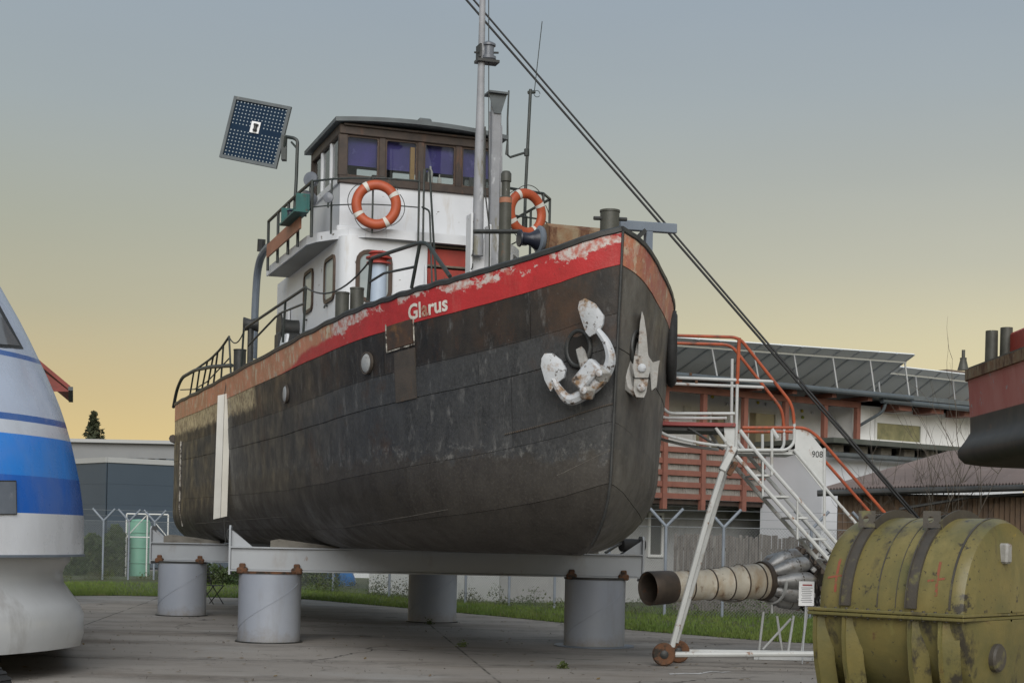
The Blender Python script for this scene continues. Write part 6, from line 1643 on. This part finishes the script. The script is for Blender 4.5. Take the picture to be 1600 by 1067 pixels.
def chair():
    p = ground(331, 943); root = thing('folding_chair', 'black slatted folding chair behind the stern pillar', 'chair', p)
    d = Vector((.9, -.43, 0)).normalized(); n_ = Vector((-d.y, d.x, 0))
    for s in (-.2, .2):
        for a, b in ((-.22, .2), (.2, -.16)):
            mb = MB(); mb.tube([p + n_ * s + d * a, p + n_ * s + d * b + up * (.46 if a > 0 else .46)], .014, 6); mb.build('leg', M['black'], root)
        mb = MB(); mb.tube([p + n_ * s + d * -.18 + up * .44, p + n_ * s + d * -.30 + up * .92], .014, 6); mb.build('back_post', M['black'], root)
    for i in range(5): mb = MB(); c = p + d * (-.16 + .09 * i) + up * .46; mb.bar(c - n_ * .21, c + n_ * .21, .06, .014); mb.build('seat_slat', M['black'], root)
    for i in range(5): mb = MB(); t = i / 4; c = p + d * (-.20 - .09 * t) + up * (.56 + .33 * t); mb.bar(c - n_ * .21, c + n_ * .21, .05, .014, up=d); mb.build('back_slat', M['black'], root)
chair()
def tarp_heap(name, label, c, sx, sy, sz, m, seed):
    bm = bmesh.new(); bmesh.ops.create_icosphere(bm, subdivisions=4, radius=1.0); rn = random.Random(seed); ph = [rn.uniform(0, 6) for _ in range(6)]
    mb = MB()
    for v in bm.verts:
        q = v.co; k = 1 + .16 * math.sin(5 * q.x + ph[0]) * math.sin(4 * q.y + ph[1]) + .10 * math.sin(11 * q.x + 7 * q.z + ph[2]) + .06 * abs(math.sin(17 * q.y + 9 * q.x + ph[3]))
        mb.v.append(Vector((c.x + q.x * sx * k, c.y + q.y * sy * k, max(0.0, .35 * sz + q.z * sz * k))))
    bm.verts.index_update(); mb.f = [[v.index for v in f.verts] for f in bm.faces]; bm.free()
    solo(mb, name, m, label, 'tarp', smooth=50)
p = ground(528, 921); tarp_heap('tarp_heap', 'bright blue tarpaulin heaped by the white wall', Vector((at(527, 900, 55).x, 55, 0)), .55, .5, .85, paint('blue_tarp', (.03, .17, .50), (.05, .24, .60), 2, .35), 1)
tarp_heap('tarp_heap', 'dark bundle wrapped in black sheeting beside the blue tarpaulin', Vector((at(497, 900, 55.5).x, 55.5, 0)), .45, .4, .9, paint('black_sheet', (.025, .035, .05), None, 1, .35), 2)
mgt = paint('grey_tarp', (.09, .10, .12), (.14, .15, .17), 2, .5)
tarp_heap('tarp_heap', 'broad grey tarpaulin mound behind the fence beneath the keel', Vector((at(803, 900, 56).x, 56, 0)), .75, .6, .55, mgt, 3)
tarp_heap('tarp_heap', 'smaller grey tarpaulin mound close to the front pillar', Vector((at(842, 905, 55).x, 55, 0)), .5, .5, .42, mgt, 5)
# long white building seen under the keel
a, b = at(455, 880, 66), at(985, 880, 62)
root = thing('white_hall', 'long low white-walled building seen beneath the keel between pillars', 'building', ((a.x + b.x) / 2, 66, 0))
mwh = paint('white_render', (.62, .63, .64), (.55, .56, .57), .5, .8, layers=[((.40, .40, .38), 1.0, .6, .78, None)])
mb = MB(); mb.box(((a.x + b.x) / 2, 70, 1.6), (b.x - a.x, 8, 3.2)); mb.build('wall', mwh, root, 0)
mb = MB(); mb.box(((a.x + b.x) / 2, 70, 3.3), (b.x - a.x + .6, 8.6, .2)); mb.build('roof', M['roof'], root, 0)
for i in range(4): x = a.x + (b.x - a.x) * (i + .5) / 4; mb = MB(); mb.box((x, 65.98, 1.9), (1.2, .08, .9)); mb.build('window', paint('pane_dark', (.06, .07, .08), None, 1, .1), root, 0)
# ================================================================ balcony house
H0 = Vector((3.9, 43.5, 0)); HX = Vector((.832, .555, 0)); HY = Vector((-.555, .832, 0))
def hs(u, v=700, y=0.0):
    """distance along the facade where the sight line meets the plane y behind it"""
    a, b = ray(u, v); o = H0 + HY * y; return (a * o.y - o.x) / (HX.x - a * HX.y)
def hz(u, v, y=0.0):
    s = hs(u, v, y); return CAMH + ray(u, v)[1] * (H0.y + HX.y * s + HY.y * y)
def Hq(s, y, z): return H0 + HX * s + HY * y + up * z
RH = Matrix((HX, HY, up)).transposed()
def house():
    root = thing('balcony_house', 'white house with red-brown timber balcony and tilted solar panels on its roof', 'house', H0)
    mw = paint('house_render', (.80, .80, .79), (.75, .75, .74), .6, .85, layers=[((.40, .39, .37), .9, .6, .8, None)])
    mt = paint('redbrown_timber', (.24, .098, .07), (.185, .078, .058), 2.5, .6, layers=[((.12, .05, .035), 5, .6, .7, (1, 1, .3))])
    mgut = paint('zinc_gutter', (.07, .085, .095), (.10, .115, .125), 2, .45)
    ma = paint('panel_alu', (.52, .54, .56), None, 1, .35, .6); mp_ = paint('panel_underside', (.72, .74, .74), (.66, .68, .68), .8, .5)
    mgl = paint('sky_reflection_pane', (.30, .26, .16), (.12, .11, .09), .9, .06, spec=.8); mfr = paint('window_white', (.68, .68, .66), None, 1, .5)  # yellowish reflection is put into the colour of the balcony panes
    s0, sE, s1 = -4.0, hs(1342), hs(1525)
    zf = hz(1040, 775); zr = hz(1040, 702); ze = hz(1060, 603)
    def hb(name, m, sa, sb, ya, yb, za, zb_, par=root, ch=0.0):
        mb = MB(); mb.box(Hq((sa + sb) / 2, (ya + yb) / 2, (za + zb_) / 2), (sb - sa, yb - ya, zb_ - za), RH, ch); return mb.build(name, m, par, 30)
    wall = hb('wall', mw, s0, sE + .05, 1.6, 9, 0, ze + .1)
    hb('ground_floor_sheet', paint('darker_render', (.40, .40, .39), (.33, .33, .325), .8, .9, layers=[((.22, .215, .20), 1.4, .56, .74, (1, 1, .4))]), s0, sE + .03, 1.57, 1.599, .02, zf - .24)  # thin sheet makes the lower part of the white wall darker
    hb('wing_wall', mw, sE + .06, s1 + 2.5, .35, 8.9, 0, ze - .02)
    hb('balcony_floor', M['wood'], s0, sE, .07, 1.59, zf - .20, zf - .06)
    hb('roof', M['roof'], s0 - .3, s1 + 2.8, -.65, 9.3, ze + .16, ze + .30)
    mb = MB(); mb.tube([Hq(s0 - .3, -.72, ze + .20), Hq(hs(1425, 600, -.7), -.72, ze + .20)], .085, 10); mb.build('gutter', mgut, root)
    mb = MB(); mb.tube([Hq(hs(1382, 605, -.7), -.60, ze + .06), Hq(s1 + 2.8, -.60, ze + .06)], .085, 10); mb.build('gutter', mgut, root)
    hb('wall_plate', mt, s0, sE, -.05, .12, ze - .16, ze + .02)
    for u in (1060, 1130, 1185, 1240, 1302, 1358):
        s = hs(u, 612, -.5); hb('rafter_tail', mt, s - .09, s + .09, -.55, .6, ze + .02, ze + .15)
    for u in (1407, 1457, 1508):
        s = hs(u, 622, -.2); hb('rafter_tail', mt, s - .28, s + .28, -.42, .34, ze - .16, ze + .05)
    posts = [hs(u) for u in (985, 1038, 1098, 1162, 1226, 1287, 1338)]
    for s in posts: hb('post', mt, s - .075, s + .075, -.08, .07, zf - .35, ze - .17)
    ns = 5
    for sa, sb in zip(posts[:-1], posts[1:]):
        for i in range(ns):
            z = zf + .02 + (zr - zf) * i / (ns - 1); hb('railing_board', mt, sa + .08, sb - .08, -.04, -.005, z - .075, z + .075)
        mb = MB(); k = int((sb - sa) / .045); rn = random.Random(int(sa * 10))
        for i in range(k):
            s = sa + .08 + (sb - sa - .16) * (i + .5) / k; mb.box(Hq(s, .03 + rn.uniform(0, .02), (zf + zr) / 2 + rn.uniform(-.03, .03)), (.036, .014, zr - zf), RH)
        mb.build('reed_screen', paint('reed', (.30, .28, .25), (.20, .18, .16), 6, .9), root, 0)
    # upper windows behind the balcony
    def window(u0, v0, u1, v1, y, mpn, bars=1, shutter=0.0):
        sa, sb = hs(u0, v0, y), hs(u1, v0, y); za, zb_ = hz(u0, v1, y), hz(u0, v0, y); c = Hq((sa + sb) / 2, y - .002, (za + zb_) / 2); w, h = sb - sa, zb_ - za
        mb = MB(); mb.ring(rrect(w, h, .01, 1), rrect(w - .16, h - .16, .01, 1), c, HX, up, -HY * .06); mb.build('window_frame', mfr, root, 30)
        mb = MB(); mb.box(c - HY * .012, (w - .14, .02, h - .14), RH); mb.build('pane', mpn, root, 0)
        for i in range(bars): mb = MB(); mb.box(c - HY * .035 + HX * (w * ((i + 1) / (bars + 1) - .5)), (.07, .035, h - .15), RH); mb.build('window_bar', mfr, root, 0)
        if shutter: mb = MB(); mb.box(c - HY * .035 + up * (h / 2 - shutter / 2 - .06), (w - .17, .03, shutter), RH); mb.build('roller_shutter', mfr, root, 0)
    window(1083, 642, 1135, 735, 1.6, mgl, 1); window(1166, 640, 1213, 740, 1.6, mgl, 0)
    window(1366, 646, 1440, 690, .35, paint('wing_pane', (.22, .21, .11), (.10, .11, .06), 3, .06, spec=.8), 0, .22)
    window(1012, 800, 1036, 870, 1.57, paint('low_pane', (.10, .10, .09), None, 1, .1), 0)
    rn = random.Random(3); cols_ = [paint('deco_yellow', (.55, .45, .06), None, 1, .5), paint('deco_white', (.65, .66, .68), None, 1, .5), paint('deco_green', (.32, .40, .08), None, 1, .5)]
    for i, (u, v) in enumerate(((1112, 620), (1135, 631), (1148, 630), (1183, 629), (1196, 632), (1210, 628), (1252, 642), (1268, 645), (1306, 637), (1314, 630), (1330, 630), (1253, 652), (1325, 650))):
        c = Hq(hs(u, v, 1.6), 1.56, hz(u, v, 1.6)); mb = MB(); mb.lathe([(.005, -.03), (.045, -.02), (.05, .0), (.045, .02), (.005, .03)], c, HY, 12); mb.build('wall_ornament', cols_[i % 3], root)
    hb('wall_lamp', mfr, hs(1072, 640, 1.6) - .12, hs(1072, 640, 1.6) + .12, 1.5, 1.59, hz(1072, 648, 1.6), hz(1072, 635, 1.6))
    mb = MB(); mb.tube(fillet([Hq(hs(1362, 618), -.6, ze + .1), Hq(hs(1362, 630), -.5, ze - .25), Hq(hs(1346, 650), .25, ze - .75), Hq(hs(1345, 690), .28, 0.1)], .2), .05, 8); mb.build('downpipe', mgut, root)
    hb('chimney', paint('slate_cladding', (.17, .13, .10), (.13, .10, .08), 3, .7), hs(1480, 590, 2.5), hs(1515, 590, 2.5), 2.5, 3.6, ze + .2, hz(1490, 578, 2.5))
    c = Hq(hs(1505, 570, 3.0), 3.0, 0); z0 = hz(1505, 578, 3.0); mb = MB(); mb.lathe([(.20, z0), (.17, z0 + .1), (.11, z0 + .35), (.12, z0 + .42), (.06, z0 + .44), (.06, z0 + .7)], (c.x, c.y, 0), (0, 0, 1), 16); mb.build('flue', M['pipe'], root)
    # solar panels: high edge towards the yard, backs seen from below
    def array(sa, sb, zh_, zl, yh, yl, k, dz=0.0):
        w = (sb - sa) / k; zA = lambda s: zh_ + dz * (s - sa) / (sb - sa)
        for i in range(k):
            a0, a1 = sa + w * i + .012, sa + w * (i + 1) - .012
            mb = MB(); q = [Hq(a0, yh, zA(a0)), Hq(a1, yh, zA(a1)), Hq(a1, yl, zl), Hq(a0, yl, zl)]; nn = (q[1] - q[0]).cross(q[3] - q[0]).normalized(); nn = nn if nn.z > 0 else -nn
            mb.v = q + [p + nn * .035 for p in q]; mb.f = [(0, 1, 2, 3), (7, 6, 5, 4), (0, 4, 5, 1), (1, 5, 6, 2), (2, 6, 7, 3), (3, 7, 4, 0)]; pn = mb.build('solar_panel', mp_, root, 0)
            mb = MB(); mb.bar(q[0] - nn * .012, q[3] - nn * .012, .05, .02, up=nn); mb.bar(q[1] - nn * .012, q[2] - nn * .012, .05, .02, up=nn); mb.build('panel_frame', ma, pn, 0)
        mb = MB()
        for f in (.14, .86): mb.bar(Hq(sa, yh + (yl - yh) * f, zA(sa) + (zl - zA(sa)) * f - .05), Hq(sb, yh + (yl - yh) * f, zA(sb) + (zl - zA(sb)) * f - .05), .05, .05)
        mb.build('mounting_rail', ma, root, 0)
        for i in range(0, k + 1, 2):
            s = sa + w * i + (.05 if i == 0 else -.05 if i == k else 0); f = .14
            mb = MB(); mb.tube([Hq(s, yh + (yl - yh) * f, zA(s) + (zl - zA(s)) * f - .04), Hq(s + .25, yh + .35, ze + .30)], .03, 6); mb.build('panel_strut', ma, root)
            mb = MB(); mb.bar(Hq(s, yh + .2, ze + .315), Hq(s, yl, ze + .315), .06, .03); mb.build('base_rail', ma, root, 0)
    zt = hz(1060, 531, -.2)
    array(hs(985, 560, -.2), hs(1429, 560, -.2), zt, ze + .42, -.2, 2.3, 14, hz(1429, 554, -.2) - zt)
    array(hs(1380, 575, 1.2), hs(1478, 575, 1.2) + 2.5, hz(1440, 577, 1.2), ze + .38, 1.2, 3.2, 6)
house()
def annex():
    y0 = -2.4; sa, sb = hs(1288, 700, y0), hs(1535, 690, y0) + 2; zt = hz(1300, 690, y0)
    root = thing('white_annex', 'white flat-roofed annex with dark gutter in front of the balcony house wing', 'building', Hq(sa, y0, 0))
    mw = paint('annex_render', (.60, .61, .64), (.54, .55, .57), .7, .85)
    mb = MB(); mb.box(Hq((sa + sb) / 2, y0 + 1.3, (zt - .3) / 2), (sb - sa, 2.5, zt - .3), RH); mb.build('wall', mw, root, 0)
    mb = MB(); mb.box(Hq((sa + sb) / 2, y0 + 1.0, zt + .0), (sb - sa + .5, 3.2, .14), RH); mb.build('roof', paint('annex_roof', (.055, .062, .05), (.09, .095, .085), 1.5, .7), root, 0)
    mb = MB(); mb.tube([Hq(sa - .2, y0 - .32, zt - .38), Hq(sb, y0 - .32, zt - .38)], .08, 10); mb.build('gutter', M['roof'], root)
    for i in range(9): s = sa + (sb - sa) * (i + .3) / 9; mb = MB(); mb.box(Hq(s, y0 - .1, zt - .19), (.42, .3, .2), RH); mb.build('eaves_block', M['timber'], root, 0)
annex()
def shed():
    e0, e1 = at(1283, 764, 37.0), at(1720, 752, 35.2); r0, r1 = at(1482, 706, 42.0), at(1800, 676, 40.5)
    root = thing('corrugated_shed', 'low timber shed with a brown corrugated sloping roof', 'shed', Vector((e0.x, e0.y + 1, 0)))
    mr = paint('brown_sheet', (.21, .165, .15), (.17, .135, .125), 1.2, .5, layers=[((.25, .22, .21), 2, .58, .75, None)])
    sheets = 8; cor = 11
    for s in range(sheets):
        mb = MB(); N_ = cor * 4
        for i in range(N_ + 1):
            t = (s + i / N_ * .998) / sheets; dz = .035 * math.sin(2 * math.pi * i / 4)
            for f in (0, .5, 1.0):
                p = e0.lerp(e1, t).lerp(r0.lerp(r1, t), f); mb.v.append(p + up * dz)
        for i in range(N_):
            for j in range(2): k = i * 3 + j; mb.f.append((k, k + 3, k + 4, k + 1))
        nb = len(mb.v); mb.v += [v - up * .012 for v in mb.v]; mb.f += [tuple(k + nb for k in f) for f in list(mb.f)]
        mb.build('roof_sheet', mr, root, 60, recalc=False)
    mb = MB(); mb.tube([e0 - up * .10 + Vector((-.1, -.06, 0)), e1 - up * .10 + Vector((0, -.06, 0))], .075, 10); mb.build('gutter', M['black'], root)
    mtb = paint('shed_boards', (.16, .105, .065), (.10, .07, .05), 2, .85, layers=[((.22, .19, .16), 3, .56, .7, (1, 1, .2))])
    d = (e1 - e0); d.z = 0; L = d.length; d.normalize(); k = 48
    for i in range(k):
        c = Vector((e0.x, e0.y, 0)) + d * (.5 + (L - .5) * (i + .5) / k) + Vector((0, .5, 0)); zt = e0.z - .12
        mb = MB(); mb.bar(c + up * .02, c + up * zt, (L / k) * .93, .03, up=(0, 1, 0)); mb.build('wall_board', mtb, root, 0)
    a = Vector((e0.x, e0.y, 0)) + d * .5 + Vector((0, .5, 0)); mb = MB(); mb.bar(a + up * e0.z * .5 + Vector((0, .06, 0)), a + d * L + up * e0.z * .5 + Vector((0, .06, 0)), .02, e0.z * .95); mb.build('wall_backing', M['black'], root, 0)
    mb = MB(); pts = [at(1405, 795, 36.4), at(1520, 776, 36.2), at(1640, 770, 36)]; mb.tube(pts, .035, 6); mb.build('conduit', M['black'], root)
shed()
def palisade():
    a, b = ground(1052, 938), ground(1275, 944); a = Vector((at(1052, 900, 40.2).x, 40.2, 0)); b = Vector((at(1278, 900, 39.0).x, 39.0, 0)); d = (b - a); L = d.length; d.normalize(); k = 44; rn = random.Random(6)
    root = thing('palisade', 'weathered grey board palisade behind the wire fence', 'fence', a)
    mt = paint('grey_boards', (.17, .155, .14), (.11, .10, .09), 2.5, .9, layers=[((.25, .24, .22), 4, .58, .7, (1, 1, .15))])
    for i in range(k):
        c = a + d * L * (i + .5) / k; h = 1.95 + rn.uniform(-.06, .06)
        mb = MB(); mb.bar(c + Vector((0, rn.uniform(-.01, .01), .02)), c + up * h + Vector((rn.uniform(-.015, .015), 0, 0)), L / k * .9, .02, up=(0, 1, 0)); mb.build('board', mt, root, 0)
    for z in (.4, 1.6): mb = MB(); mb.bar(a + up * z + Vector((0, .035, 0)), b + up * z + Vector((0, .035, 0)), .03, .08); mb.build('rail', mt, root, 0)
palisade()
def bare_shrub(u, v, Y, h, seed, label):
    p = at(u, v, Y); p.z = 0; rn = random.Random(seed)
    root = thing('bare_shrub', label, 'shrub', p, group='leafless shrubs'); mb = MB()
    def grow(a, d, L, r, lv):
        n_ = 4; pts = [a]
        for i in range(n_): d = (d + Vector((rn.gauss(0, .14), rn.gauss(0, .14), rn.gauss(.04, .08)))).normalized(); pts.append(pts[-1] + d * L / n_)
        mb.tube(pts, [r * (1 - .7 * i / n_) for i in range(n_ + 1)], 5)
        if lv:
            for i in range(1, n_ + 1):
                for _ in range(2 if lv > 1 else 1): grow(pts[i], (d + Vector((rn.gauss(0, .5), rn.gauss(0, .5), rn.uniform(0, .5)))).normalized(), L * rn.uniform(.35, .6), r * .5, lv - 1)
    for k in range(6): grow(p + Vector((rn.gauss(0, .1), rn.gauss(0, .1), 0)), Vector((rn.gauss(0, .22), rn.gauss(0, .2), 1)).normalized(), h * rn.uniform(.6, 1), .022, 2)
    mb.build('branches', paint('bare_twigs', (.12, .10, .08), (.08, .07, .055), 5, .9), root, 60, recalc=False)
bare_shrub(1462, 800, 36.3, 4.0, 2, 'tall leafless shrub rising in front of the corrugated roof')
bare_shrub(1352, 800, 37.0, 2.9, 7, 'thin leafless shrub beside the orange stair handrail')

# grit and fallen leaves scattered over the yard
def grit():
    rn = random.Random(31); mb = MB(); ml = MB()
    for i in range(1500):
        Y = 12.5 + 22 * rn.random(); x = rn.uniform(-.36, .36) * Y; r = rn.uniform(.006, .022) * (1 if rn.random() < .9 else 2)
        c = Vector((x, Y, r * .5)); q = [c + Vector((rn.uniform(-r, r), rn.uniform(-r, r), rn.uniform(-.4, .8) * r)) for _ in range(4)]
        mb.add(q, [(0, 1, 2), (0, 2, 3), (0, 3, 1), (1, 3, 2)])
    for i in range(420):
        Y = 13 + 20 * rn.random(); x = rn.uniform(-.36, .36) * Y; a = rn.uniform(0, 6.28); r = rn.uniform(.02, .05); d = Vector((math.cos(a), math.sin(a), rn.uniform(-.1, .3))); e = Vector((-math.sin(a), math.cos(a), rn.uniform(-.1, .3))); c = Vector((x, Y, .014))
        ml.add([c - d * r, c + e * r * .5, c + d * r, c - e * r * .5], [(0, 1, 2, 3)])
    o = mb.build('grit', paint('grit_stone', (.20, .185, .165), (.10, .09, .08), 3, .9, rand=False), None, 0); tag(o, 'loose grit and small stones scattered on the yard concrete', 'grit', kind='stuff')
    o = ml.build('fallen_leaves', paint('dry_leaf', (.12, .07, .03), (.16, .12, .05), 1.2, .9, rand=False), None, 0, recalc=False); tag(o, 'dry brown leaves scattered over the yard concrete', 'leaves', kind='stuff')
grit()
